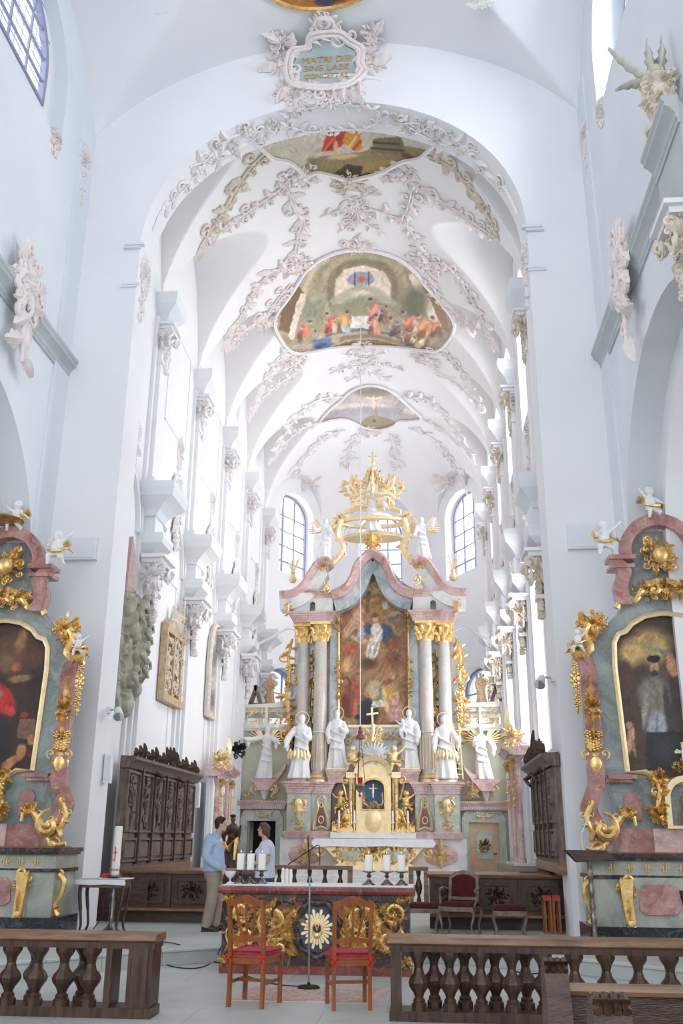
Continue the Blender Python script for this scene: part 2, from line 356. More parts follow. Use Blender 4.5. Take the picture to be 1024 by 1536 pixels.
# ================================================================== THE SETTING
# floors
struct('floor', MB().box(-14, 14, -12, 40, -.3, 0), 'floor')
edge = [(-14, 10.6), (-5, 11.0), (-3.2, 12.2), (-2.2, 13.3), (-1.0, 14.2), (.3, 14.5), (1.8, 14.4), (3.1, 13.8), (3.9, 13.3), (4.9, 12.4), (6.5, 11.4), (14, 10.6)]
e2 = [(p.x, p.y) for p in catmull([(a, b, 0) for a, b in edge], 5)]
struct('floor_platform', MB().prism(e2+[(14, 40), (-14, 40)], lambda u, v, h: (u, v, h), .2, .002), 'floor', sharp=25)
ms = MB().sweep([(x, y, .2) for x, y in e2], [(0, 0), (.035, -.012), (.035, -.035), (0, -.05)], (0, -1, 0))
struct('trim_step_nosing', ms, 'floor')
for i, (y, z, w) in enumerate(((26.2, .35, 3.4), (26.6, .5, 3.0), (27.0, .65, 2.7), (27.4, .8, 2.5))):
    struct('floor_altar_step', MB().box(.12-w, .12+w, y, 29.8, z-.151, z), 'palemarble')
# nave side walls with arcade arch and high window
NX = 5.15; CX = 4.3
for sd, nm in ((-1, 'left'), (1, 'right')):
    f = (lambda s: (lambda u, v, h: (s*(NX+h), u, v)))(sd)
    hole1 = arch(9.0, 15.4, 0, 5.6, 8.95, 28); hole2 = arch(10.2, 14.45, 14.35, 15.6, 17.3, 16); hole3 = arch(2.0, 8.0, 0, 5.6, 8.95, 20)
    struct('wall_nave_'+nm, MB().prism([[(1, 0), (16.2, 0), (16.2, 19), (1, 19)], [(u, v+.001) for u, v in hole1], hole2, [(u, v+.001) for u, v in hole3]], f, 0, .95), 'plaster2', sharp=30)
    # inner, narrower order of the arcade arch
    ring = arch(9.0, 15.4, 0, 5.6, 8.95, 28)[2:]; ring2 = arch(9.45, 14.95, 0, 5.6, 8.45, 28)[2:]
    mo = MB(); mo.prism([(15.4, 0)]+ring+[(9.0, 0), (9.45, 0)]+ring2[::-1]+[(14.95, 0)], f, .5, 1.15); struct('trim_arch_order_'+nm, mo, 'plaster', sharp=30)
    # aisle
    struct('wall_aisle_'+nm, MB().prism([[(1, 0), (18, 0), (18, 11), (1, 11)], arch(8.6, 13.4, 2.2, 5.6, 7.4, 14)], lambda u, v, h, s=sd: (s*(10.5+h), u, v), 0, .6), 'plaster')
    struct('ceiling_aisle_'+nm, MB().box(*sorted((sd*5.2, sd*11)), 1, 18, 9.6, 9.9), 'plaster')
    struct('wall_aisle_east_'+nm, MB().box(*sorted((sd*5.15, sd*11)), 16.0, 16.3, 0, 11), 'plaster')
    # cornice with profile
    prof = [(a*.56, b*.64) for a, b in [(0, 0), (.06, 0), (.06, .10), (.10, .14), (.10, .24), (.20, .36), (.30, .42), (.30, .50), (.36, .56), (.36, .64), (0, .66)]]; nz = 10.05 if sd < 0 else 9.86
    struct('trim_nave_cornice_'+nm, MB().sweep([(sd*NX, 2, nz), (sd*NX, 16.0, nz)], prof, (-sd, 0, 0)), 'cornice', sharp=20)
    struct('trim_nave_corner_'+nm, MB().box(*sorted((sd*(NX-.045), sd*NX)), 15.3, 16.05, 0, 16.2), 'plaster2')
# east wall of the nave with the chancel arch
ah = 3.92
ahole = [(-ah, 0)]+[(-ah*math.cos(PI*i/44), 13.0+3.5*math.sin(PI*i/44)**.94) for i in range(45)]+[(ah, 0)]
outer = [(-ah, 0), (-NX-.6, 0), (-NX-.6, 19), (NX+.6, 19), (NX+.6, 0), (ah, 0)]
poly = [(-NX-.6, 0), (-NX-.6, 19), (NX+.6, 19), (NX+.6, 0), (ah, 0)]+[p for p in ahole[::-1][1:-1]]+[(-ah, 0)]
struct('wall_chancel_arch', MB().prism(poly, lambda u, v, h: (u, 16+h, v), 0, .9), 'plaster', sharp=30)
for sd, nm in ((-1, 'left'), (1, 'right')):
    mo = MB()
    for z, o in ((13.0, .08), (12.1, .04)):
        mo.box(*sorted((sd*(ah-.03), sd*(ah+.32))), 16-o, 16, z, z+.05); mo.box(*sorted((sd*(ah-.03-o), sd*(ah+.3))), 16-o*1.4, 16, z+.05, z+.1)
    struct('trim_impost_'+nm, mo, 'plaster2')
# nave vault: barrel with window lunettes, as one shell
def zn(x, y):
    m = 13.5+4.6*math.sqrt(max(0, 1-(x/6.0)**2)); t = min(abs(y-12.3), abs(y-4.5))/3.7
    if t < 1: m = max(m, 15.35+2.55*math.sqrt(1-t*t)) if abs(x) > 1.2 else m
    return m
def shell(name, xs, ys, fz, m, th=.05):
    mb = MB(); g = [[mb.V((x, y, fz(x, y))) for x in xs] for y in ys]
    for j in range(len(ys)-1):
        for i in range(len(xs)-1): mb.F(g[j][i], g[j+1][i], g[j+1][i+1], g[j][i+1])
    return struct(name, mb, m, sharp=50)
shell('ceiling_nave_vault', np.linspace(-5.9, 5.9, 181), np.linspace(2, 16.0, 181), zn, 'plaster')
# chancel vault
BAY = [15.2, 19.0, 22.8, 26.6, 30.4, 34.2]
VA, VS, VB = 4.35, 13.0, 4.2
def zv(x): return VS+VB*math.sqrt(max(0, 1-(x/VA)**2))
AP = [((CX, 34.2), (2.0, 38.6)), ((2.0, 38.6), (-2.0, 38.6)), ((-2.0, 38.6), (-CX, 34.2))]
def zc(x, y):
    if y <= 34.2: m = zv(x)
    else: m = VS+VB*math.sqrt(max(0, 1-(x/VA)**2-((y-34.2)/4.75)**2))
    if y < 34.4:
        for a, b in zip(BAY, BAY[1:]):
            t = abs(y-(a+b)/2)/1.72
            if t < 1 and abs(x) > 1.0: m = max(m, 13.35+3.3*math.sqrt(1-t*t))
    if y > 33.8:
        for (a, b) in AP:
            mx, my = (a[0]+b[0])/2, (a[1]+b[1])/2; d = Vector((b[0]-a[0], b[1]-a[1])); hw = d.length*.40; d.normalize()
            t = abs((x-mx)*d.x+(y-my)*d.y+(.3 if mx > .5 else -.3 if mx < -.5 else 0))/hw; dist = abs((x-mx)*d.y-(y-my)*d.x)
            if t < 1 and dist < 3.2: m = max(m, 13.55+2.2*math.sqrt(1-t*t))
    return m
xs = [VA*math.sin(t) for t in np.linspace(-PI/2, PI/2, 241)]
shell('ceiling_chancel_vault', xs, np.linspace(16.2, 39.0, 460), zc, 'vault')
# chancel side walls: recessed bays below, windows on the right
for sd, nm in ((-1, 'left'), (1, 'right')):
    f = (lambda s: (lambda u, v, h: (s*(CX+h), u, v)))(sd)
    holes = []
    for a, b in zip(BAY, BAY[1:]):
        c = (a+b)/2
        
        if sd > 0: holes.append(arch(max(c-1.3, 16.95), c+1.3, (.001 if sd < 0 else 3.4), 7.7, 9.0, 16))
        if sd > 0: holes.append(arch(c-1.0, c+1.0, 11.3, 14.2, 15.2, 14))
    struct('wall_chancel_'+nm, MB().prism([[(16.5, 0), (34.3, 0), (34.3, 17.5), (16.5, 17.5)]]+holes, f, 0, .28), 'plaster', sharp=30)
    holes = []
    if sd > 0:
        for a, b in zip(BAY, BAY[1:]):
            c = (a+b)/2; holes.append(arch(max(c-1.22, 17.0), c+1.22, 3.5, 7.6, 8.85, 14)); holes.append(arch(c-1.0, c+1.0, 11.3, 14.2, 15.2, 14))
        struct('wall_chancel_outer_'+nm, MB().prism([[(16.5, 0), (34.3, 0), (34.3, 17.5), (16.5, 17.5)]]+holes, f, .281, .75), 'plaster', sharp=30)
        k = 0
        for (z0, zs, zt, hw) in ((3.5, 7.6, 8.85, 1.22), (11.3, 14.2, 15.2, 1.0)):
            for a, b in zip(BAY, BAY[1:]):
                c = (a+b)/2; k += 1; y0 = max(c-hw, 17.0); fr = MB()
                fr.sweep([(CX+.62, y, z) for y, z in arch(y0, c+hw, z0, zs, zt, 14)], [(-.03, 0), (.03, 0), (.03, .07), (-.03, .07)], (1, 0, 0), lambda i: (0, 0, 1) if i < 2 else (0, 0, -1), closed=True)
                for q in range(1, 3): fr.box(CX+.6, CX+.64, y0+(c+hw-y0)*q/3-.02, y0+(c+hw-y0)*q/3+.02, z0, zs+.5)
                for q in range(1, 7): fr.box(CX+.6, CX+.64, y0, c+hw, z0+q*.68-.02, z0+q*.68+.02)
                w = struct('window_%d' % k, fr, 'muntin'); MB().prism(arch(y0, c+hw, z0, zs, zt, 14), lambda u, v, h: (CX+.65+h, u, v), 0, .008).obj('window_pane', 'glass', w)
    else:
        struct('wall_chancel_outer_'+nm, MB().box(-CX-.7, -CX-.281, 16.5, 34.3, 0, 17.5), 'plaster')
# apse walls
for i, (a, b) in enumerate(AP):
    a3 = Vector((*a, 0)); b3 = Vector((*b, 0)); d = (b3-a3); L = d.length; d.normalize(); n = Vector((d.y, -d.x, 0))
    if n.dot(Vector((0, 36, 0))-a3) > 0: n = -n
    f = lambda u, v, h, a3=a3, d=d, n=n: a3+d*u+n*h+Vector((0, 0, v))
    c = L/2+(-.3, 0, .3)[i]; c2 = L/2+(-.85, 0, .85)[i]; hw = .92 if i == 1 else 1.2; up_ = arch(c-hw, c+hw, 11.5, 14.1, 15.0, 16); lo = arch(c2-hw, c2+hw, 5.6, 6.9, 7.75, 14)
    struct('wall_apse_%s' % ('right', 'back', 'left')[i], MB().prism([[(-.3, 0), (L+.3, 0), (L+.3, 17.5), (-.3, 17.5)], up_, lo], f, 0, .7), 'plaster', sharp=30)
    for k, (ho, z0, zt) in enumerate(((up_, 11.5, 15.0), (lo, 5.6, 7.75))):
        fr = MB(); P = [f(u, v, .45) for u, v in ho]
        c = (c, c2)[k]; cc = f(c, (z0+zt)/2, .45)
        fr.sweep(P, [(-.05, 0), (.05, 0), (.05, .10), (-.05, .10)], n, lambda j, P=P, cc=cc: (cc-P[j]).normalized(), closed=True)
        for q in (-1, 1): fr.obox(f(c+q*hw/3, (z0+zt)/2-.05, .45), (d, n, (0, 0, 1)), (.026, .026, (zt-z0)/2-.12))
        nb = 5 if k == 0 else 3
        for q in range(1, nb): fr.obox(f(c, z0+(zt-z0-.3)*q/nb, .45), (d, n, (0, 0, 1)), (hw, .022, .024))
        w = struct('window_%d' % (20+2*i+k), fr, 'muntin'); MB().prism(ho, lambda u, v, h, f=f: f(u, v, .47+h), 0, .008).obj('window_pane', 'glass', w)
# nave high windows: shallow leaded window on the left, deep bright opening on the right
for sd, k, off, (wa, wb, z0, zs_, zt_) in ((-1, 40, .30, (10.9, 14.0, 14.95, 15.7, 17.1)), (1, 41, .62, (10.35, 14.3, 14.5, 15.6, 17.2))):
    ho = arch(wa, wb, z0, zs_, zt_, 16); fr = MB(); P = [Vector((sd*(NX+off), u, v)) for u, v in ho]; cc = Vector((sd*(NX+off), (wa+wb)/2, 15.8)); X_ = sd*(NX+off); X2 = sd*(NX+off+.02)
    fr.sweep(P, [(-.06, -.02), (.06, -.02), (.06, .10), (-.06, .10)], (1, 0, 0), lambda j: (cc-P[j]).normalized(), closed=True)
    for q in range(1, 4): fr.box(X_-.02, X_+.02, wa+(wb-wa)*q/4-.02, wa+(wb-wa)*q/4+.02, z0, zt_-.15)
    for q in range(1, 5): fr.box(X_-.021, X_+.021, wa, wb, z0+q*.5-.02, z0+q*.5+.02)
    w = struct('window_%d' % k, fr, 'muntin'); ld = MB()
    for q in range(13): ld.box(X2-.004, X2+.004, wa+(wb-wa)*q/12-.004, wa+(wb-wa)*q/12+.004, z0, zt_)
    for q in range(12): ld.box(X2-.005, X2+.005, wa, wb, z0+q*.19-.004, z0+q*.19+.004)
    ld.obj('leading', 'muntin', w) if sd < 0 else None
    MB().prism(ho, lambda u, v, h: (sd*(NX+off+.04)+h, u, v), 0, .008).obj('window_pane', 'glass', w)
    struct('trim_window_reveal_%d' % k, MB().prism([arch(10.1, 14.6, 14.2, 15.5, 17.4, 16), ho], lambda u, v, h: (sd*(NX+off-.02+h), u, v), 0, .3), 'plaster', sharp=30)
# pilasters, cornice blocks
def pilaster(sd, Y, first=False):
    X0 = sd*CX; w = .42; lo = 1 if sd < 0 else .45
    def B(mb, p, hw, z0, z1, tp=0): return mb.box(*sorted((X0, X0-sd*p)), Y-hw, Y+hw, z0, z1)
    mb = MB(); B(mb, .08, w, .2, 13.0); B(mb, .17, w*.62, 8.8, 13.0); B(mb, .16*lo, w*.66, .2, 7.3); B(mb, .24*lo, w*.40, .2, 7.3); B(mb, .24, w+.06, .2, .8); B(mb, .28, w+.1, .2, .5)
    B(mb, .28, w*.5, 6.25, 6.33); B(mb, .21, w*.75, 11.85, 11.93)
    B(mb, .24, w*.8, 8.85, 9.05)
    return struct('trim_pilaster', mb, 'plaster')
def blockprof(mb, sd, Y, z, h, hw, out):
    # stepped and cyma cornice block, wider at the top
    X0 = sd*CX; steps = ((0, .45, .55), (.18, .55, .62), (.36, .72, .78), (.55, .95, .95), (.8, 1, 1), (1, .98, .98))
    for (t0, p0, w0), (t1, p1, w1) in zip(steps, steps[1:]):
        a = [(X0, Y-hw*w0), (X0-sd*out*p0, Y-hw*w0), (X0-sd*out*p0, Y+hw*w0), (X0, Y+hw*w0)]; b = [(X0, Y-hw*w1), (X0-sd*out*p1, Y-hw*w1), (X0-sd*out*p1, Y+hw*w1), (X0, Y+hw*w1)]
        A = [mb.V((*p, z+h*t0)) for p in a]; Bv = [mb.V((*p, z+h*t1)) for p in b]
        for k in range(4): mb.F(A[k], A[(k+1) % 4], Bv[(k+1) % 4], Bv[k])
        mb.F(*A[::-1]); mb.F(*Bv)
    return mb
def capital(sd, Y, z, h, scale, m, label, group, XB=None):
    # composite capital: bell with two volutes, leaves and hanging garland
    XB = XB or CX-.17; t = thing('pilaster_capital', label, 'capital', (sd*XB, Y, z), group)
    X = sd*XB; rng = random.Random(int(Y*10)+(7 if sd > 0 else 0)+int(z))
    bl = MB().box(*sorted((X-sd*.22*scale, X+sd*.17)), Y-.34*scale, Y+.34*scale, z+h*.82, z+h); bl.box(*sorted((X-sd*.30*scale, X+sd*.17)), Y-.42*scale, Y+.42*scale, z+h*.92, z+h); bl.obj('abacus', 'plaster', t)
    for s in (-1, 1):
        v = MB(lambda u, w_, h_: (X-sd*(.18*scale)-sd*w_*0+sd*u*0-sd*h_*1.0, Y+s*.30*scale+u*1.0, z+h*.62+w_))
        v.curl(0, -.12*scale, 0, .30*scale, s, .05*scale, 1.5); v.curl(0, -.12*scale, PI, .30*scale, -s, .05*scale, 1.3)
        v.M = lambda u, w_, h_: (X-sd*(.12*scale)+sd*u, Y+s*(.30*scale+h_*.7), z+h*.62+w_)
        v.curl(-.1*scale, -.1*scale, 0, .28*scale, 1, .05*scale, 1.5)
        v.obj('volute', m, t)
    g = MB(onX(X, sd, Y, z+h*.45)); g.rocaille(.75*scale, h*.9, rng, .045*scale, 0, 0, .9)
    for k in range(5): g.flower((rng.random()-.5)*.2*scale, -h*.3-k*.13*scale, .13*scale*(1-.1*k), .07*scale)
    g.vine([(0, -.1), (.05, -h*.9)], .22*scale, .03*scale, rng, spread=1.2)
    g.M = lambda u, w_, h_: (X-sd*(u), Y-.30*scale-h_, z+h*.45+w_); g.rocaille(.4*scale, h*.8, rng, .04*scale, .08, 0, .7)
    g.obj('garland', m, t); return t
ords = ['nearest the chancel arch', 'second from the chancel arch', 'third from the chancel arch', 'fourth from the chancel arch', 'beside the high altar']
for sd, nm in ((-1, 'left'), (1, 'right')):
    for i, Y in enumerate(BAY[1:]):
        pilaster(sd, Y)
        mb = MB(); lo = 1 if sd < 0 else .72; blockprof(mb, sd, Y, 8.15, .7, .62, .78*lo); blockprof(mb, sd, Y, 7.25, .5, .42, .56*lo); mb.box(*sorted((sd*CX, sd*(CX-.32))), Y-.26, Y+.26, 7.7, 8.2); blockprof(mb, sd, Y, 12.95, .65, .50, .50)
        struct('trim_cornice_block', mb, 'plaster2' if i == 0 else 'plaster', sharp=25)
        capital(sd, Y, 6.4, .85, 1.15, 'stucco_tan' if sd > 0 else 'stucco_pale', 'lower stucco capital on the %s chancel wall, %s' % (nm, ords[i]), 'lower pilaster capitals', CX-(.30 if sd < 0 else .16))
        capital(sd, Y, 12.1, .8, .85, 'stucco_tan' if sd > 0 else 'stucco_pale', 'upper stucco capital on the %s chancel wall, %s' % (nm, ords[i]), 'upper pilaster capitals')
    # archivolt mouldings over the bays and thin panel frames
    mb = MB()
    for a, b in zip(BAY, BAY[1:]):
        c = (a+b)/2
        for rr, o in ((1.30, .09), (1.42, .06), (1.54, .04)):
            P = [Vector((sd*CX, c+rr*math.cos(PI*i/20), 7.7+(rr/1.3*1.3)*math.sin(PI*i/20))) for i in range(21)]
            P = [p for p in P if p.y > 16.9]
            mb.sweep(P, [(-.0, 0), (o, .01), (o, .06), (0, .09)], (-sd, 0, 0), lambda i, P=P, c=c: (P[i]-Vector((sd*CX, c, 7.7))).normalized())
    struct('trim_archivolt_'+nm, mb, 'plaster', sharp=25)
mb = MB(); 
def frame_rect(mb, X, sd, y0, y1, z0, z1, w=.035, o=.03):
    for q in ((y0, y1, z0, z0+w), (y0, y1, z1-w, z1), (y0, y0+w, z0, z1), (y1-w, y1, z0, z1)): mb.box(*sorted((X, X-sd*o)), *q)
for c in (20.9, 24.7, 28.5): frame_rect(mb, -CX, -1, max(c-1.05, 17.0), c+1.05, 3.3, 7.4, .03, .02)
for c in (20.9, 24.7, 28.5, 32.3): frame_rect(mb, -CX, -1, c-1.0, c+1.0, 11.0, 13.6, .03, .015)
struct('trim_wall_panels_left', mb, 'plaster2')
# ================================================================== VAULT STUCCO AND FRESCOES
UR = 4.3
def mV(u, v, h):
    th = u/UR; s, c = math.sin(th), math.cos(th); k = max(0, c*c-(max(0, v-34.2)/4.75)**2)
    x, z = VA*s, VS+VB*math.sqrt(k); n = Vector((s/VA, max(0, v-34.2)/4.75**2, math.sqrt(k)/VB)).normalized()
    return Vector((x, v, z))-n*(h+.01)
def pxV(x, y):
    # where the measured line of sight meets the main vault: (arc, depth)
    d = ray(x, y); lo, hi = 3.0, 45.0
    def g(t):
        p = CAM+d*t; k = 1-(p[0]/VA)**2-(max(0, p[1]-34.2)/4.75)**2
        return p[2]-(VS+VB*math.sqrt(k) if k > 0 else VS)
    for t in np.linspace(3, 45, 300):
        if g(t) > 0: hi = t; break
        lo = t
    for _ in range(30):
        mi = (lo+hi)/2
        if g(mi) > 0: hi = mi
        else: lo = mi
    p = CAM+d*lo; return (math.asin(max(-1, min(1, p[0]/VA)))*UR, p[1])
def smooth2(pts, n=5, closed=False): return [(p.x, p.y) for p in catmull([(a, b, 0) for a, b in pts], n, closed)]
def srgb(c): 
    a = np.array(c, float)/255; return np.where(a < .04045, a/12.92, ((a+.055)/1.055)**2.4)
def hashn(x, y, s=0):
    # smooth value noise
    xi, yi = np.floor(x), np.floor(y); fx, fy = x-xi, y-yi; fx = fx*fx*(3-2*fx); fy = fy*fy*(3-2*fy)
    h = lambda a, b: np.modf(np.abs(np.sin(a*127.1+b*311.7+s*74.7)*43758.5453))[0]
    return (h(xi, yi)*(1-fx)+h(xi+1, yi)*fx)*(1-fy)+(h(xi, yi+1)*(1-fx)+h(xi+1, yi+1)*fx)*fy
def inpoly(X, Y, poly):
    r = np.zeros(X.shape, bool); n = len(poly)
    for i in range(n):
        (x1, y1), (x2, y2) = poly[i], poly[(i+1) % n]
        if y1 == y2: continue
        c = ((Y < y1) != (Y < y2)) & (X < (x2-x1)*(Y-y1)/(y2-y1)+x1); r ^= c
    return r
def figure(x, y, s, lean, robe, robe2, skin=(205, 160, 125), hair=(90, 60, 40)):
    # a small painted figure: head, torso and flowing cloth, s = its height
    c, n = math.cos(lean), math.sin(lean); P = lambda a, b: (x+(a*c+b*n)*s, y+(-a*n+b*c)*s); L = []
    def e(a, b, rx, ry, an, col, so=.35): q = P(a, b); L.append(('e', q[0], q[1], rx*s, ry*s, an+lean, col, so))
    e(0, .18, .20, .42, .1, robe, .3); e(.14, .30, .15, .30, -.5, robe2, .4); e(-.13, .34, .13, .26, .5, tuple(k*.62 for k in robe), .5)
    e(.02, .05, .10, .30, .2, tuple(min(255, k*1.25+12) for k in robe), .6); e(.18, .0, .17, .045, -.5, skin, .4); e(-.17, .02, .15, .045, .6, skin, .4)
    e(-.03, .30, .035, .26, .25, tuple(k*.7 for k in robe2), .6); e(.07, .38, .035, .2, -.2, tuple(min(255, k*1.2) for k in robe2), .6)
    e(0, -.28, .085, .105, 0, skin, .3); e(-.02, -.34, .09, .07, 0, hair, .4); return L
def paintcol(X, Y, base, strokes, rough=.16, fr=.12, seed=0, fold=.08):
    C = np.zeros(X.shape+(3,)); C[:] = base(X, Y) if callable(base) else base
    wx = X+(hashn(X*fr*2, Y*fr*2, seed+5)-.5)*2.2; wy = Y+(hashn(X*fr*2, Y*fr*2, seed+9)-.5)*2.2
    for s in strokes:
        if s[0] == 'e':
            _, cx, cy, rx, ry, an, col, so = s; dx, dy = wx-cx, wy-cy; a = (dx*math.cos(an)+dy*math.sin(an))/rx; b = (-dx*math.sin(an)+dy*math.cos(an))/ry
            al = np.clip((1-np.sqrt(a*a+b*b))/max(.02, so)+.0, 0, 1)
        elif s[0] == 'p': al = inpoly(wx, wy, s[1])*1.0; col = s[2]
        else:                                                   # line: points, width, colour
            _, pts, wd, col = s; al = np.zeros(X.shape)
            for (x1, y1), (x2, y2) in zip(pts, pts[1:]):
                L2 = (x2-x1)**2+(y2-y1)**2+1e-9; t = np.clip(((X-x1)*(x2-x1)+(Y-y1)*(y2-y1))/L2, 0, 1)
                al = np.maximum(al, np.clip(1.5-np.hypot(X-x1-t*(x2-x1), Y-y1-t*(y2-y1))/wd, 0, 1))
        C = C*(1-al[..., None])+np.array(col, float)*al[..., None]
    w = hashn(X*.07, Y*.07, seed+3)*14; C = C*(1+fold*np.sin((X*.8+Y*.5)*.9+w*1.6)[..., None]*hashn(X*.11, Y*.11, seed+4)[..., None])
    n = hashn(X*fr, Y*fr, seed)*.5+hashn(X*fr*2.7, Y*fr*2.7, seed+1)*.3+hashn(X*fr*7, Y*fr*7, seed+2)*.2
    return np.clip(C*(1+(n[..., None]-.5)*2*rough), 2, 250)
def painting(name, nu, nv, outline, fmap, colour, parent=None, gain=1.0):
    # canvas as a fine grid inside an outline (u, v); colour(X, Y) takes measured picture positions on the canvas
    us = [p[0] for p in outline]; vs = [p[1] for p in outline]; U = np.linspace(min(us), max(us), nu); Vv = np.linspace(min(vs), max(vs), nv)
    uu, vv = np.meshgrid(U, Vv); P = np.array([[fmap(a, b) for a in U] for b in Vv])
    d = P-CAM; z = d@FW; X = 512+FPX*(d@RT)/z; Y = 768-FPX*(d@UP)/z
    C = srgb(colour(X, Y))*gain; ins = inpoly((uu[:-1, :-1]+uu[1:, 1:])/2, (vv[:-1, :-1]+vv[1:, 1:])/2, outline)
    mb = MB(); mb.v = [tuple(p) for p in P.reshape(-1, 3)]
    for j, i in zip(*np.nonzero(ins)): mb.F(j*nu+i, j*nu+i+1, (j+1)*nu+i+1, (j+1)*nu+i)
    me = bpy.data.meshes.new(name); me.from_pydata(mb.v, [], mb.f)
    at = me.color_attributes.new('paint', 'FLOAT_COLOR', 'POINT'); buf = np.ones((len(mb.v), 4), np.float32); buf[:, :3] = C.reshape(-1, 3); at.data.foreach_set('color', buf.ravel())
    me.materials.append(M['paint']); me.polygons.foreach_set('use_smooth', [True]*len(me.polygons)); o = bpy.data.objects.new(name, me); COL.objects.link(o)
    if parent is not None: o.parent = parent; o.matrix_parent_inverse = parent_matrix(parent).inverted()
    return o
def frame_on(mp, outline, w, hh, name, m, parent, closed=True, n=5):
    P = [mp(a, b, hh*.6) for a, b in outline]; return MB().tube(P, [w]*len(P), n, closed=closed).obj(name, m, parent)
def fresco(label, pxout, colour, nu, nv, fm='stucco_pale', w=.055):
    o = smooth2([pxV(*p) for p in pxout], 5, True); c = mV(sum(p[0] for p in o)/len(o), sum(p[1] for p in o)/len(o), 0)
    t = thing('ceiling_fresco', label, 'ceiling painting', c)
    painting('painted_field', nu, nv, o, lambda u, v: mV(u, v, .015), colour, t); frame_on(mV, o, w, .06, 'moulded_frame', fm, t); return t
# central fresco: feast in a painted hall
f2 = [(535, 373), (565, 376), (600, 388), (625, 408), (640, 428), (662, 452), (680, 478), (682, 494), (672, 512), (655, 525), (620, 522), (580, 518), (546, 518), (500, 520), (460, 528), (436, 526), (420, 508), (411, 488), (414, 470), (432, 445), (445, 425), (460, 403), (485, 385), (510, 376)]
OL = (138, 134, 104); OLD = (92, 84, 58); CR = (225, 208, 186); GR = (150, 148, 124)
st = [('e', 545, 470, 140, 100, 0, (160, 146, 116), .3), ('p', [(500, 455), (503, 420), (515, 405), (545, 398), (575, 407), (586, 425), (585, 455)], CR),
      ('l', [(494, 455), (497, 418), (512, 399), (545, 391), (578, 400), (592, 420), (592, 455)], 5, (130, 118, 88)), ('l', [(480, 440), (490, 405), (515, 388), (545, 382), (580, 390), (605, 410), (612, 440)], 4, (168, 160, 128)),
      ('l', [(455, 440), (468, 405), (490, 388)], 5, (196, 186, 152)), ('l', [(640, 445), (622, 405), (600, 390)], 5, (196, 186, 152)), ('e', 541, 419, 22, 12, 0, (140, 148, 166), .15), ('l', [(532, 408), (532, 430)], 1, (60, 60, 80)), ('l', [(553, 408), (553, 430)], 1, (60, 60, 80)),
      ('e', 541, 419, 7, 5, 0, (190, 90, 40), .3), ('p', [(418, 495), (422, 465), (448, 430), (456, 440), (444, 470), (436, 500)], (112, 84, 48)), ('p', [(432, 505), (445, 455), (452, 440), (460, 442), (448, 480), (440, 512)], CR),
      ('p', [(674, 500), (668, 470), (640, 430), (628, 432), (640, 450), (655, 490)], (150, 108, 60)), ('p', [(645, 480), (625, 440), (612, 412), (620, 410), (645, 450), (662, 490)], CR),
      ('l', [(455, 500), (468, 450), (486, 443), (492, 470)], 4, (168, 166, 140)), ('l', [(500, 452), (520, 440), (542, 430), (565, 436), (590, 455)], 5, (176, 172, 146)), ('e', 543, 458, 44, 20, 0, (140, 138, 104), .5),
      ('e', 622, 455, 26, 32, .4, (104, 98, 70), .5), ('e', 470, 470, 20, 26, 0, (140, 140, 112), .5), ('p', [(430, 524), (470, 500), (520, 490), (560, 490), (610, 505), (640, 526), (546, 519)], (168, 160, 150)),
      ('l', [(470, 512), (500, 500), (545, 494), (590, 502), (620, 520)], 2, (112, 102, 96)), ('l', [(490, 516), (520, 506), (560, 503), (600, 514)], 3, (140, 116, 70)), ('p', [(500, 520), (530, 510), (570, 510), (600, 519)], (132, 106, 60)), ('p', [(525, 492), (528, 474), (560, 474), (562, 494)], (226, 220, 214))]
for a in ((560, 462, 44, .25, (206, 112, 96), (176, 170, 196)), (562, 484, 34, -.2, (200, 120, 100), (214, 140, 120)), (517, 480, 38, -.35, (206, 140, 60), (170, 190, 208)), (494, 482, 36, .2, (186, 62, 44), (212, 170, 150)), (460, 495, 40, -.4, (196, 92, 62), (160, 148, 100)), (478, 505, 30, .5, (150, 146, 110), (196, 160, 110)),
          (590, 488, 34, .3, (88, 84, 88), (132, 100, 70)), (612, 480, 40, .5, (198, 102, 70), (212, 196, 160)), (632, 486, 44, .35, (200, 116, 66), (206, 150, 90)), (651, 488, 36, .2, (180, 96, 60), (120, 90, 60)), (608, 505, 34, .9, (120, 70, 44), (196, 178, 130)), (630, 512, 30, .8, (206, 186, 140), (120, 108, 60)), (577, 470, 30, -.3, (110, 76, 50), (160, 110, 70))): st += figure(a[0], a[1], a[2], a[3], a[4], a[5])
st += [('e', 484, 515, 20, 9, -.2, (84, 112, 156), .3), ('e', 480, 518, 12, 4, -.3, (40, 56, 92), .4), ('e', 503, 510, 9, 5, -.4, (190, 160, 110), .4)]
fresco('large ceiling fresco of a feast in a columned hall, middle of the chancel vault', f2, lambda X, Y: paintcol(X, Y, (166, 146, 112), st, .14, .10, 3), 210, 150)
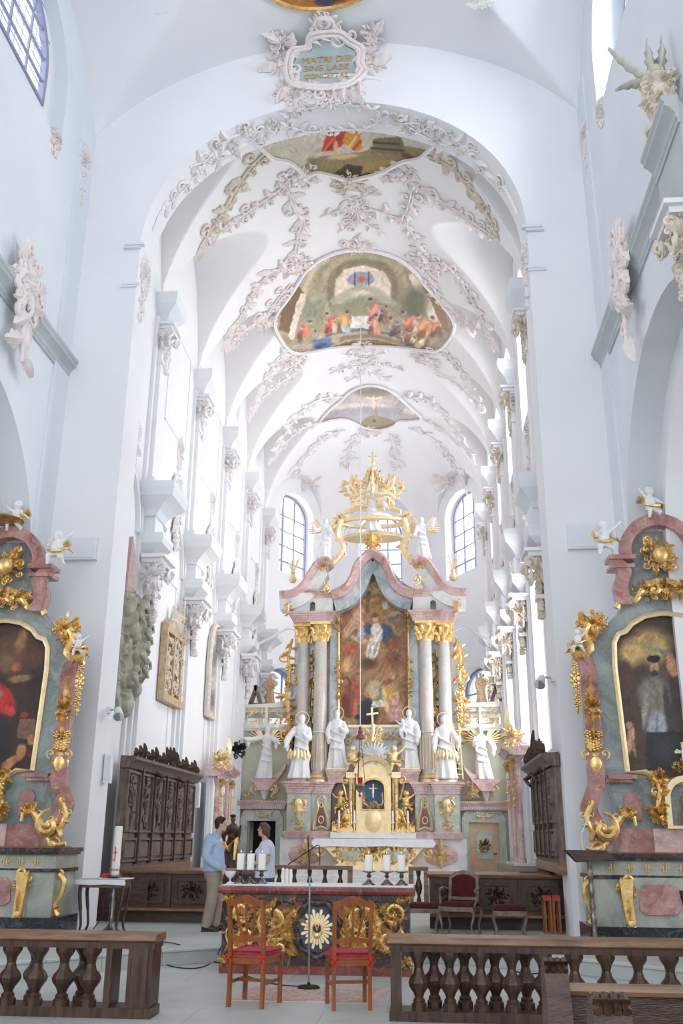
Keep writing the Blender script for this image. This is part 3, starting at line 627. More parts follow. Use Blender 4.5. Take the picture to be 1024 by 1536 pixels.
# first fresco, cut by the arch
f1 = [(385, 205), (392, 222), (410, 236), (430, 240), (445, 250), (458, 262), (475, 257), (500, 262), (520, 268), (545, 264), (572, 257), (590, 248), (606, 240), (628, 236), (645, 222), (655, 205), (640, 150), (580, 120), (510, 112), (440, 125), (400, 160)]
s1 = [('p', [(380, 100), (660, 100), (660, 245), (380, 245)], (196, 188, 170)), ('p', [(455, 248), (480, 235), (540, 228), (590, 215), (640, 225), (620, 245), (560, 262), (520, 268), (470, 262)], (140, 122, 84)), ('p', [(500, 262), (520, 245), (545, 250), (560, 262), (520, 268)], (70, 52, 36)),
      ('p', [(540, 262), (548, 244), (600, 236), (590, 250)], (160, 130, 70)), ('p', [(555, 230), (560, 208), (600, 205), (612, 232)], (120, 100, 66)), ('l', [(560, 214), (598, 216)], 1.5, (60, 46, 30)), ('l', [(556, 222), (604, 226)], 1.5, (60, 46, 30)),
      ('p', [(482, 228), (486, 210), (495, 190), (515, 190), (522, 206), (512, 220), (498, 226)], (188, 60, 36)), ('l', [(486, 226), (500, 208)], 1.5, (226, 110, 60)), ('l', [(492, 224), (510, 206)], 1.5, (130, 34, 24)), ('e', 503, 222, 4, 14, .1, (214, 166, 134), .3), ('p', [(514, 212), (520, 190), (540, 190), (543, 222), (535, 228), (524, 222)], (204, 140, 52)), ('l', [(524, 220), (534, 205)], 1.5, (238, 196, 110)), ('l', [(530, 224), (540, 212)], 1.8, (150, 60, 34)), ('e', 610, 234, 12, 5, .3, (110, 50, 34), .4), ('e', 468, 242, 12, 9, 0, (120, 112, 80), .7), ('e', 515, 235, 30, 5, -.1, (200, 180, 130), .5)]
fresco('ceiling fresco with rocks and a red robed figure, partly hidden behind the chancel arch', f1, lambda X, Y: paintcol(X, Y, (190, 184, 166), s1, .12, .08, 7), 170, 110)
# third fresco, crucifixion under a cloudy sky
f3 = [(560, 577), (580, 582), (596, 592), (610, 605), (632, 626), (612, 630), (598, 630), (590, 637), (570, 643), (550, 641), (538, 636), (520, 628), (500, 628), (478, 633), (492, 615), (510, 600), (522, 588), (540, 579)]
s3 = [('e', 560, 585, 50, 10, 0, (120, 104, 84), .5), ('l', [(490, 612), (560, 606), (630, 620)], 4, (206, 190, 180)), ('l', [(480, 625), (540, 616), (600, 616)], 5, (150, 138, 140)), ('l', [(530, 598), (590, 604)], 4, (186, 170, 164)),
      ('p', [(536, 640), (548, 628), (562, 622), (590, 630), (602, 640), (570, 645)], (130, 108, 60)), ('l', [(564, 630), (561, 590)], 2, (150, 120, 90)), ('l', [(548, 594), (580, 592)], 2, (150, 120, 90)), ('e', 560, 603, 3.5, 12, 0, (226, 196, 170), .3), ('l', [(550, 596), (560, 599), (572, 596)], 1.3, (226, 196, 170)), ('e', 561, 632, 4, 3, 0, (40, 30, 28), .3)]
fresco('small ceiling fresco of a crucifix against grey clouds, above the high altar', f3, lambda X, Y: paintcol(X, Y, (162, 152, 148), s3, .12, .10, 11), 130, 80)
# nave ceiling fresco, only its rim shows
t = thing('ceiling_fresco', 'gold rimmed fresco at the crown of the nave vault, cut by the picture top', 'ceiling painting', (-.1, 14.3, 18.1))
fo = [(-.12+1.15*math.cos(a), 14.25+.8*math.sin(a)) for a in np.linspace(0, 2*PI, 33)[:-1]]
painting('painted_field', 60, 50, fo, lambda u, v: (u, v, zn(u, v)-.03), lambda X, Y: paintcol(X, Y, (178, 120, 60), [('e', 487, 0, 22, 12, 0, (70, 66, 100), .4), ('e', 510, -4, 14, 8, 0, (120, 60, 40), .4), ('e', 465, -6, 14, 8, 0, (200, 150, 60), .4)], .2, .1, 4), t)
MB().tube([(u, v, zn(u, v)-.04) for u, v in fo], .05, 5, closed=True).obj('moulded_frame', 'gold', t)
# stucco garlands on the vault: measured lines, laid on the vault surface
rng = random.Random(5)
def vaultline(pts, size, r, m, label, dens=.5, double=False):
    P = smooth2([pxV(*p) for p in pts], 4); mb = MB(mV); c = mV(*P[len(P)//2], 0)
    mb.vine(P, size, r, rng, size*dens, leafy=.55, flowers=.1)
    if double: mb.vine([(a+.06, b+.1) for a, b in P], size*.7, r*.7, rng, size*dens, leafy=.6)
    o = mb.obj('stucco_garland', m); return tag(o, label, 'stucco ornament', 'stucco garlands on the chancel vault')
GL = [([(397, 228), (376, 248), (352, 284), (331, 320), (314, 346), (301, 366)], .50, .045, 'stucco_tan', 'tan rocaille garland left of the first ceiling fresco, outer strand'),
 ([(440, 262), (410, 290), (372, 316), (341, 336), (306, 362)], .46, .04, 'stucco', 'pink garland left of the first ceiling fresco, inner strand'),
 ([(640, 232), (682, 252), (706, 284), (732, 320), (748, 356)], .50, .045, 'stucco_tan', 'tan rocaille garland right of the first ceiling fresco, outer strand'),
 ([(602, 262), (640, 288), (682, 312), (716, 336), (746, 358)], .46, .04, 'stucco', 'pink garland right of the first ceiling fresco, inner strand'),
 ([(432, 285), (440, 312), (452, 330), (446, 352), (442, 380), (446, 402)], .50, .035, 'stucco', 'pink stucco chain joining the first and middle frescoes on the left'),
 ([(618, 283), (612, 310), (604, 328), (620, 350), (628, 374), (632, 396)], .50, .035, 'stucco', 'pink stucco chain joining the first and middle frescoes on the right'),
 ([(448, 400), (412, 404), (384, 430), (366, 462), (350, 492), (336, 528)], .55, .045, 'stucco', 'pink garland left of the feast fresco, outer strand'),
 ([(436, 424), (414, 450), (396, 474), (366, 494), (336, 532)], .50, .04, 'stucco', 'pink garland left of the feast fresco, inner strand'),
 ([(634, 396), (668, 394), (694, 424), (716, 462), (740, 510)], .55, .045, 'stucco', 'pink garland right of the feast fresco, outer strand'),
 ([(642, 410), (656, 440), (676, 468), (706, 484), (740, 514)], .50, .04, 'stucco', 'pink garland right of the feast fresco, inner strand'),
 ([(440, 530), (418, 534), (402, 562), (388, 594), (372, 622)], .55, .04, 'stucco_pale', 'pale garland below the feast fresco on the left, outer strand'),
 ([(456, 540), (436, 562), (412, 578), (384, 606)], .5, .035, 'stucco_pale', 'pale garland below the feast fresco on the left, inner strand'),
 ([(648, 530), (668, 530), (694, 556), (710, 584), (724, 614)], .55, .04, 'stucco_pale', 'pale garland below the feast fresco on the right, outer strand'),
 ([(634, 536), (656, 556), (690, 578), (716, 604)], .5, .035, 'stucco_pale', 'pale garland below the feast fresco on the right, inner strand'),
 ([(516, 594), (478, 598), (450, 617), (424, 652), (407, 688)], .6, .045, 'stucco_pale', 'garland left of the crucifix fresco, outer strand'),
 ([(480, 632), (452, 642), (430, 660), (410, 686)], .5, .035, 'stucco_pale', 'garland left of the crucifix fresco, inner strand'),
 ([(604, 594), (648, 600), (672, 628), (696, 660), (712, 688)], .6, .045, 'stucco_pale', 'garland right of the crucifix fresco, outer strand'),
 ([(634, 628), (668, 648), (690, 664), (710, 686)], .5, .035, 'stucco_pale', 'garland right of the crucifix fresco, inner strand'),
 ([(516, 644), (480, 658), (456, 684), (438, 712)], .6, .04, 'stucco_pale', 'outer left garland on the apse vault'),
 ([(534, 650), (524, 672), (520, 704)], .55, .03, 'stucco_pale', 'inner left garland on the apse vault'),
 ([(584, 650), (592, 672), (598, 700)], .55, .03, 'stucco_pale', 'inner right garland on the apse vault'),
 ([(612, 641), (648, 656), (676, 690), (694, 716)], .6, .04, 'stucco_pale', 'outer right garland on the apse vault')]
for pts, sz, r, m, lb in GL: vaultline(pts, sz, r, m, lb, .42, True)
def vaultcluster(x, y, w, h, m, label, kind='stucco_rosette', green=False):
    u, v = pxV(x, y); mb = MB(lambda a, b, c: mV(u+a, v+b, c)); r2 = random.Random(x*7+y)
    if kind == 'stucco_rosette': mb.rocaille(w, h, r2, .035, dens=.8); mb.flower(0, 0, w*.22, .09)
    else:
        mb.vine([(-w*.5, .1), (-w*.2, -.12), (0, .05), (w*.2, -.12), (w*.5, .1)], .42, .03, r2, .2); mb.vine([(-w*.3, h*.4), (0, h*.15), (w*.3, h*.4)], .38, .028, r2, .2); mb.vine([(-w*.3, -h*.4), (0, -h*.2), (w*.3, -h*.4)], .38, .028, r2, .2)
        mb.rocaille(w*.35, h*.5, r2, .03, dens=.8)
    return tag(mb.obj(kind, m), label, 'stucco ornament')
vaultcluster(537, 367, .8, .8, 'stucco', 'pink stucco rosette at the top rim of the feast fresco')
vaultcluster(523, 272, .8, .7, 'stucco_tan', 'pink stucco rosette at the lower rim of the first fresco')
vaultcluster(546, 519, .7, .8, 'stucco', 'pink stucco rosette at the lower rim of the feast fresco')
vaultcluster(536, 316, 2.0, 2.2, 'stucco', 'branching stucco ornament between the first fresco and the feast fresco', 'stucco_spray')
vaultcluster(549, 548, 2.6, 2.6, 'stucco_pale', 'branching stucco ornament between the feast and the crucifix frescoes', 'stucco_spray')
vaultcluster(556, 646, .8, .9, 'stucco', 'stucco rosette at the lower rim of the crucifix fresco')
vaultcluster(440, 540, 1.0, 1.0, 'stucco', 'stucco shell at the lower left rim of the feast fresco')
vaultcluster(640, 538, 1.0, 1.0, 'stucco', 'stucco shell at the lower right rim of the feast fresco')
vaultcluster(442, 398, .9, .9, 'stucco', 'stucco shell at the upper left rim of the feast fresco')
vaultcluster(636, 392, .9, .9, 'stucco', 'stucco shell at the upper right rim of the feast fresco')
vaultcluster(398, 484, .7, .9, 'stucco', 'stucco shell at the left corner of the feast fresco')
vaultcluster(700, 484, .7, .9, 'stucco', 'stucco shell at the right corner of the feast fresco')
vaultcluster(448, 266, 1.0, .8, 'stucco', 'stucco shell on the lower left rim of the first fresco')
vaultcluster(598, 262, 1.0, .8, 'stucco', 'stucco shell on the lower right rim of the first fresco')
for x, y, s, lb in ((457, 724, 'left', 'left'), (668, 722, 'right', 'right')):
    P = atY(x, y, 36.6); mb = MB(lambda a, b, c, P=P: (P.x+a, P.y-c-.2, P.z+b)); mb.rocaille(1.3, 1.0, random.Random(x), .04)
    tag(mb.obj('stucco_rosette', 'stucco'), 'pink stucco relief above the %s upper apse window' % lb, 'stucco ornament')
# ------------------------------------------------------------------ soffit of the chancel arch
def mA(u, v, h):
    a = PI/2-u/3.75; c, s = math.cos(a), max(0, math.sin(a)); p = Vector((ah*c, 16.0+v, 13.0+3.5*s**.94)); n = Vector((c/ah, 0, s/3.5)).normalized(); return p-n*(h+.004)
for sd, nm in ((-1, 'left'), (1, 'right')):
    mb = MB(mA); rr = random.Random(31+sd)
    mb.vine([(sd*x, .45+.22*math.sin(x*2.1)) for x in np.linspace(1.1, 4.4, 16)], .42, .03, rr, .16, leafy=.6, flowers=.1)
    mb.vine([(sd*x, .45-.25*math.sin(x*2.1)) for x in np.linspace(1.2, 3.4, 12)], .42, .028, rr, .2, leafy=.5)
    mb.M = lambda u, v, h: mA(u, v, h)
    for k in range(6): mb.leaf(sd*(4.3+k*.13), .45, (0 if sd > 0 else PI), .2, .05-.005*k, .03, 0)
    tag(mb.obj('stucco_garland', 'stucco_pale'), 'long stucco spray on the %s half of the chancel arch underside' % nm, 'stucco ornament')
    mb = MB(mA)
    for k in range(5): mb.flower(sd*(1.3+.32*k), .25+.4*(k % 2), .11, .05)
    for k in range(6): mb.leaf(sd*(1.2+.3*k), .5, rr.uniform(0, 6), .22, .06, .03)
    tag(mb.obj('stucco_flowers', 'stucco_green'), 'greenish stucco flowers on the %s half of the chancel arch underside' % nm, 'stucco ornament')
mb = MB(mA); mb.vine([(-.95, .2), (-.6, .1), (0, .06), (.6, .1), (.95, .2), (1.0, .5), (.6, .8), (0, .84), (-.6, .8), (-1.0, .5), (-.95, .2)], .3, .028, random.Random(8), .12)
tag(mb.obj('stucco_ornament', 'stucco_pale'), 'oblong stucco frame at the crown of the chancel arch underside', 'stucco ornament')
# cartouche over the arch, with its inscription
cz = 17.45; t = thing('inscription_cartouche', 'large pink stucco cartouche with a grey blue inscription field above the chancel arch', 'cartouche', (-.12, 16, cz))

def mc(u, v, h):
    # the cartouche climbs from the wall on to the vault
    z = cz+v; e = max(0, z-17.72); b = 1-math.exp(-e/.33); return Vector((-.12+u, 15.99-e*(.25+.75*b)-h*(1-b), (17.72+.33*b if e > 0 else z)-h*b))
po = smooth2([(-.62, -.35), (-.70, 0), (-.62, .35), (-.35, .40), (-.25, .60), (.22, .62), (.42, .46), (.62, .30), (.60, -.02), (.66, -.22), (.42, -.46), (.1, -.52), (-.3, -.48)], 5, True)
MB(mc).prism(po, lambda u, v, h: (u, v, h), 0, .05).obj('inscription_field', 'bluegrey' if 0 else mat('grey blue inscription field', (.36, .44, .46), .8, col2=(.42, .50, .50), scale=3), t)
mb = MB(mc); rr = random.Random(12)
for k in range(2): mb.tube([(u*(1.12+.16*k), v*(1.12+.16*k), .06) for u, v in po], .055, 6, closed=True)
mb.vine([(u*1.22, v*1.22) for u, v in po]+[(po[0][0]*1.22, po[0][1]*1.22)], .42, .05, rr, .15, leafy=.6)
for a, b, an in ((-.98, .62, 2.4), (1.0, .62, .7), (-.85, -.55, 3.9), (.5, -.75, 5.3), (-1.1, .1, 3.2), (1.0, 0, .2)): mb.rocaille(.5, .5, rr, .04, a, b, .6); mb.leaf(a, b, an, .45, .10, .08, .4); mb.leaf(a, b, an+.5, .35, .08, .08, -.3)
mb.rocaille(.6, .5, rr, .05, 0, .95, 1); mb.rocaille(.5, .6, rr, .045, -.6, -.85, 1); mb.rocaille(.6, .5, rr, .045, .1, -.85, 1)
mb.curl(0, .72, 0, .5, 1, .07); mb.curl(0, .72, PI, .5, -1, .07); mb.obj('scrollwork', 'stucco', t)
for i, (tx, sz, off) in enumerate((('MATRI DEI', .235, .06), ('SINE LABE', .225, -.16), ('CONCEPTAE', .165, -.36))):
    c = bpy.data.curves.new('lettering', 'FONT'); c.body = tx; c.size = sz; c.align_x = 'CENTER'; c.extrude = .006; c.materials.append(M['gold'])
    o = bpy.data.objects.new('lettering', c); lm = bpy.data.meshes.new_from_object(o); bpy.data.objects.remove(o); o = bpy.data.objects.new('lettering', lm); COL.objects.link(o); o.location = (-.13, 15.925, cz+off); o.rotation_euler = (PI/2, 0, 0); o.parent = t; o.matrix_parent_inverse = parent_matrix(t).inverted()
# ------------------------------------------------------------------ other stucco on walls
def wallcluster(name, mp, w, h, m, label, seed, vinep=None, dens=1.0, r=.04, group=None):
    mb = MB(mp); rr = random.Random(seed)
    mb.rocaille(w, h*.55, rr, r, 0, h*.2, dens*1.6)
    mb.vine([(0, h*.3), (w*.12, 0), (-w*.08, -h*.25), (w*.02, -h*.5)], w*.55, r*.8, rr, w*.22, leafy=.6)
    mb.vine([(-w*.3, h*.45), (-w*.2, h*.1), (-w*.1, -h*.2)], w*.5, r*.7, rr, w*.25)
    return tag(mb.obj(name, m), label, 'stucco ornament', group)
# reliefs on the cornice of the nave
wallcluster('stucco_cartouche', onX(-NX+.18, -1, 13.55, 10.2), 1.2, 2.1, 'stucco', 'large pink shell cartouche hung over the left nave cornice', 3, r=.07)
wallcluster('stucco_cartouche', onX(NX-.18, 1, 13.2, 9.9), 1.1, 2.2, 'stucco', 'large pink shell cartouche hung over the right nave cornice', 4, r=.07)
for sd, nm in ((-1, 'left'), (1, 'right')):
    wallcluster('stucco_drop', onX(sd*NX, sd, 15.6, 14.6), .45, 1.7, 'stucco', 'long thin stucco drop in the upper corner right of the arch' if sd > 0 else 'long thin stucco drop in the upper corner left of the arch', 5+sd)
    wallcluster('stucco_drop', onX(sd*NX, sd, 14.2, 14.2), .4, .6, 'stucco', 'small shell ornament under the %s high nave window' % nm, 15+sd, r=.035)
    wallcluster('stucco_drop', lambda u, v, h, sd=sd: (sd*(ah-h), 16.45+u, 12.35+v), .5, 1.5, 'stucco_pale', 'stucco drop inside the %s reveal of the chancel arch' % nm, 25+sd)
    for i, (a, b) in enumerate(zip(BAY[1:], BAY[2:])):
        c = (a+b)/2; wallcluster('stucco_drop', onX(sd*CX, sd, c+.5 if sd < 0 else c-.2, 10.55), .42, 1.2, 'stucco' if sd > 0 else 'stucco_pale', 'hanging stucco relief high on the %s chancel wall, %s' % (nm, ('first bay', 'second bay', 'third bay', 'last bay')[i]), 35+i+sd*9, r=.035)
    for i, (a, b) in enumerate(zip(BAY, BAY[1:])):
        c = (a+b)/2+.45; wallcluster('stucco_cartouche', onX(sd*(CX-.05), sd, c, 9.15), .85, 1.9, 'stucco_pale', 'crowning shell cartouche over the %s wall arch, %s' % (nm, ('first bay', 'second bay', 'third bay', 'fourth bay', 'last bay')[i]), 55+i+sd*11, r=.055)
        if i < 4: wallcluster('stucco_cluster', onX(sd*(CX-.25), sd, b+.55, 8.6), .5, .8, 'stucco_pale', 'leafy stucco tuft by the %s cornice block, %s' % (nm, ords[i]), 75+i+sd*13, r=.04)
# greenery of stucco at the groins of the nave
for i, (x, y, lb) in enumerate(((246, 12, 'left'), (720, 6, 'right'))):
    P = atY(x, y, 14.4); mb = MB(lambda a, b, c, P=P: (P.x+a, P.y+b*.3, P.z+b-c)); mb.rocaille(.5, .3, random.Random(i+90), .03); mb.leaf(0, 0, PI if i == 0 else 0, .3, .08); tag(mb.obj('stucco_cluster', 'stucco_green'), 'green grey stucco tuft at the nave vault, top %s' % lb, 'stucco ornament')
# right nave entablature break with a stucco vase
VX, VY, VZ = 4.9, 10.15, 10.28
t = thing('stucco_vase', 'tan stucco vase with green agave leaves standing on the right nave cornice', 'vase', (VX, VY, VZ))
MB(lambda x, y, z: (VX+x, VY+y, VZ+z)).lathe([(.20, 0), (.22, .06), (.12, .14), (.15, .30), (.22, .52), (.20, .66), (.17, .72), (.23, .80), (.18, .82)], n=14).obj('body', 'stucco_tan', t)
mb = MB(lambda u, v, h: (VX+u, VY-.18-h, VZ+v)); rr = random.Random(2); mb.rocaille(.42, .5, rr, .035, 0, .62); mb.rocaille(.34, .34, rr, .035, -.10, .3); mb.obj('shellwork', 'stucco_tan', t)
for an, ln, bd in ((2.5, .85, -.35), (2.9, .55, .7), (1.2, .8, .35), (1.75, .75, -.2), (.7, .55, -.5)):
    lo = MB(lambda u, v, h: (VX+u, VY-h, VZ+.78+v)).leaf(0, 0, an, ln, .065, .05, bd, 10).obj('leaf', 'stucco_green', t); so = lo.modifiers.new('thick', 'SOLIDIFY'); so.thickness = .02
cp_ = [(a*.56, b*.64) for a, b in [(0, 0), (.06, 0), (.06, .10), (.10, .14), (.10, .24), (.20, .36), (.30, .42), (.30, .50), (.36, .56), (.36, .64), (0, .66)]]
mb = MB().sweep([(NX-.22, 10.66, 9.87), (NX-.22, 9.5, 9.87)], cp_, (-1, 0, 0)); mb.box(NX-.23, NX, 9.52, 10.64, 9.0, 10.27); mb.box(NX-.14, NX, 9.6, 10.5, 5.5, 9.05); struct('trim_entablature_break', mb, 'cornice', sharp=20)
capital(1, 10.1, 8.1, .85, .9, 'stucco_tan', 'tan stucco capital under the right nave cornice break, cut by the frame', 'nave capitals', NX-.20)
# ================================================================== FIGURES
def figure_mb(H, arms=(), lean=0, robe=1.0, beard=False, hood=False, face=-1, turn=0, sy=.78, veil=False, seed=0, base=True):
    # robed standing figure facing -y, foot at the origin; arms: ((elbow), (hand)) in units of H
    mb = MB(); r_ = random.Random(seed); ph = r_.random()*6
    L = lambda z: lean*math.sin(z*2.2)
    prof = [(.150, 0), (.165, .015), (.155, .10), (.140, .22), (.130, .36), (.112, .50), (.088, .60), (.098, .68), (.112, .76), (.105, .80), (.060, .845), (.032, .86), (.032, .90)]
    rings = []; n = 28
    for j, (r, z) in enumerate(prof):
        amp = .17*(1-min(1, z/.62))+.03; ring = []
        for k in range(n):
            a = 2*PI*k/n; rr = r*robe*H*(1+amp*math.cos(7*a+ph+3.2*z)+amp*.4*math.cos(12*a-ph+5*z))
            ring.append(mb.V((rr*math.cos(a)+L(z)*H, rr*math.sin(a)*sy, z*H)))
        rings.append(ring)
    for i in range(len(rings)-1):
        for k in range(n): mb.F(rings[i][k], rings[i][(k+1) % n], rings[i+1][(k+1) % n], rings[i+1][k])
    mb.f.append(tuple(rings[0][::-1])); mb.f.append(tuple(rings[-1]))
    hx = L(.93)*H; hz = .925*H
    mb.ball((hx, 0, hz), (.050*H, .058*H, .070*H), 12, 8)
    tx, ty = math.sin(turn)*.055*H, -math.cos(turn)*.055*H
    mb.ball((hx+tx, ty, hz-.008*H), (.010*H, .014*H, .020*H), 6, 4); mb.ball((hx+tx*.75, ty*.75, hz-.045*H), (.022*H, .022*H, .018*H), 6, 4)
    mb.ball((hx-tx*.25, -ty*.25, hz+.018*H), (.056*H, .060*H, .062*H), 10, 6)
    if beard: mb.ball((hx+tx*.8, ty*.8, hz-.075*H), (.026*H, .026*H, .04*H), 8, 5)
    if veil: mb.ball((hx-tx*.4, -ty*.5, hz-.03*H), (.062*H, .058*H, .10*H), 10, 6)
    if hood: mb.lathe([(.11*H, 0), (.10*H, .05*H), (.05*H, .09*H)], (L(.78)*H, 0, .76*H), 12, sy=.8)
    for s, (el, ha) in zip((-1, 1), arms):
        sh = (s*.095*H+L(.8)*H, 0, .795*H); el = tuple(e*H for e in el); ha = tuple(e*H for e in ha)
        P = catmull([sh, el, ha], 4); mb.tube(P, [H*(.040+.016*math.sin(PI*i/(len(P)-1))) if i < len(P)-2 else H*.024 for i in range(len(P))], 8)
        mb.ball(ha, H*.026, 8, 5)
        d = (Vector(ha)-Vector(el)).normalized(); side = d.cross(Vector((0, 0, 1))); side = side.normalized() if side.length > .1 else Vector((1, 0, 0))
        for q in range(4): o_ = Vector(ha)+side*(q-1.5)*H*.011; mb.tube([o_, o_+d*H*.025, o_+d*H*.042-Vector((0, 0, H*.012))], H*.0065, 4)
        mb.tube([Vector(ha), Vector(ha)+side*H*.03+d*H*.01], H*.007, 4)
        # hanging sleeve
        mb.tube([Vector(el)*.5+Vector(ha)*.5, Vector(el)*.6+Vector(ha)*.4-Vector((0, 0, .10*H)), Vector(el)*.6+Vector(ha)*.4-Vector((0, 0, .17*H))], [.045*H, .04*H, .012*H], 6, .5)
    # drapery thrown across the body
    for q in range(3):
        z0 = .60-.13*q; mb.tube([(L(.5)*H+x*H, -(.100+.012*q+.02*math.cos(x*9))*H*sy, (z0-x*(.9-.2*q)+.03*math.sin(x*14))*H) for x in np.linspace(-.11, .11, 7)], [.010*H, .019*H, .022*H, .024*H, .022*H, .018*H, .010*H], 6)
    return mb
def place(mb, x, y, z, rz=0, sc=1):
    c, s = math.cos(rz), math.sin(rz); mb.v = [((vx*c-vy*s)*sc+x, (vx*s+vy*c)*sc+y, vz*sc+z) for vx, vy, vz in mb.v]; return mb
def halo(mb, x, y, z, r): return mb.tube([(x+r*math.cos(a), y, z+r*math.sin(a)) for a in np.linspace(0, 2*PI, 25)[:-1]], .012, 5, closed=True)
def wing(mb, x, y, z, s, ln, lift=.5):
    # feathered wing made of overlapping blades
    for k in range(7):
        a = (PI/2-s*.35-s*k*.20) if lift > 0 else (-PI/2+s*k*.2); L = ln*(1-.07*k); P = []
        for t in (0, .35, .7, 1): P.append((x+s*.03+math.cos(a)*L*t, y+.03+.015*k, z+math.sin(a)*L*t*(.95)-.16*L*t*t))
        mb.tube(P, [.04*ln/.6, .07*ln/.6, .055*ln/.6, .008], 6, .35)
    return mb
def putto_mb(s, pose=0, seed=0):
    # chubby child figure about s high, sitting or flying, facing -y
    mb = MB(); r = random.Random(seed); e = lambda a, b, c: (a*s, b*s, c*s)
    mb.ball(e(0, 0, .48), (.15*s, .13*s, .20*s), 10, 7); mb.ball(e(0, 0, .34), (.155*s, .14*s, .12*s), 10, 6)
    mb.ball(e(.01, -.02, .80), (.115*s, .12*s, .13*s), 10, 7); mb.ball(e(0, .02, .84), (.125*s, .125*s, .115*s), 8, 6); mb.ball(e(.01, -.14, .79), .022*s, 6, 4)
    A = [((-.22, -.06, .66), (-.36, -.10, .80)), ((.22, -.08, .50), (.34, -.18, .42))] if pose == 0 else [((-.2, -.10, .5), (-.10, -.2, .6)), ((.24, -.05, .70), (.42, -.05, .86))]
    for sd, (el, ha) in zip((-1, 1), A):
        mb.tube([e(sd*.12, 0, .62), e(*el), e(*ha)], [.06*s, .052*s, .034*s], 8); mb.ball(e(*ha), .042*s, 6, 5)
    Lg = [((-.14, -.20, .22), (-.16, -.14, .0)), ((.16, -.16, .18), (.22, .04, .02))]
    for sd, (kn, ft) in zip((-1, 1), Lg):
        mb.tube([e(sd*.08, 0, .30), e(*kn), e(*ft)], [.095*s, .075*s, .042*s], 8); mb.ball(e(ft[0], ft[1]-.04, ft[2]), (.035*s, .07*s, .03*s), 6, 5)
    return mb
def join(a, b): k = len(a.v); a.v += b.v; a.f += [tuple(i+k for i in f) for f in b.f]; return a
def putto(label, x, y, z, s, m='statue', rz=0, pose=0, wings='gold', parent=None, name='putto', cloth=True):
    t = parent or thing(name, label, 'angel figure', (x, y, z))
    o = place(putto_mb(s, pose), x, y, z, rz).obj('body' if parent is None else name, m, t); remesh(o, s*.03)
    if wings:
        for sd in (-1, 1): place(wing(MB(), sd*.05*s, .10*s, .55*s, sd, .30*s), x, y, z, rz).obj('wing', wings, o if parent is not None else t)
    if cloth:
        c = MB(); c.tube([(-.24*s, -.05*s, .40*s), (-.05*s, -.17*s, .33*s), (.14*s, -.15*s, .36*s), (.28*s, 0, .46*s), (.42*s, .06*s, .34*s)], [.03*s, .07*s, .08*s, .06*s, .02*s], 6, .6)
        place(c, x, y, z, rz).obj('loincloth', wings or m, o if parent is not None else t)
    return t
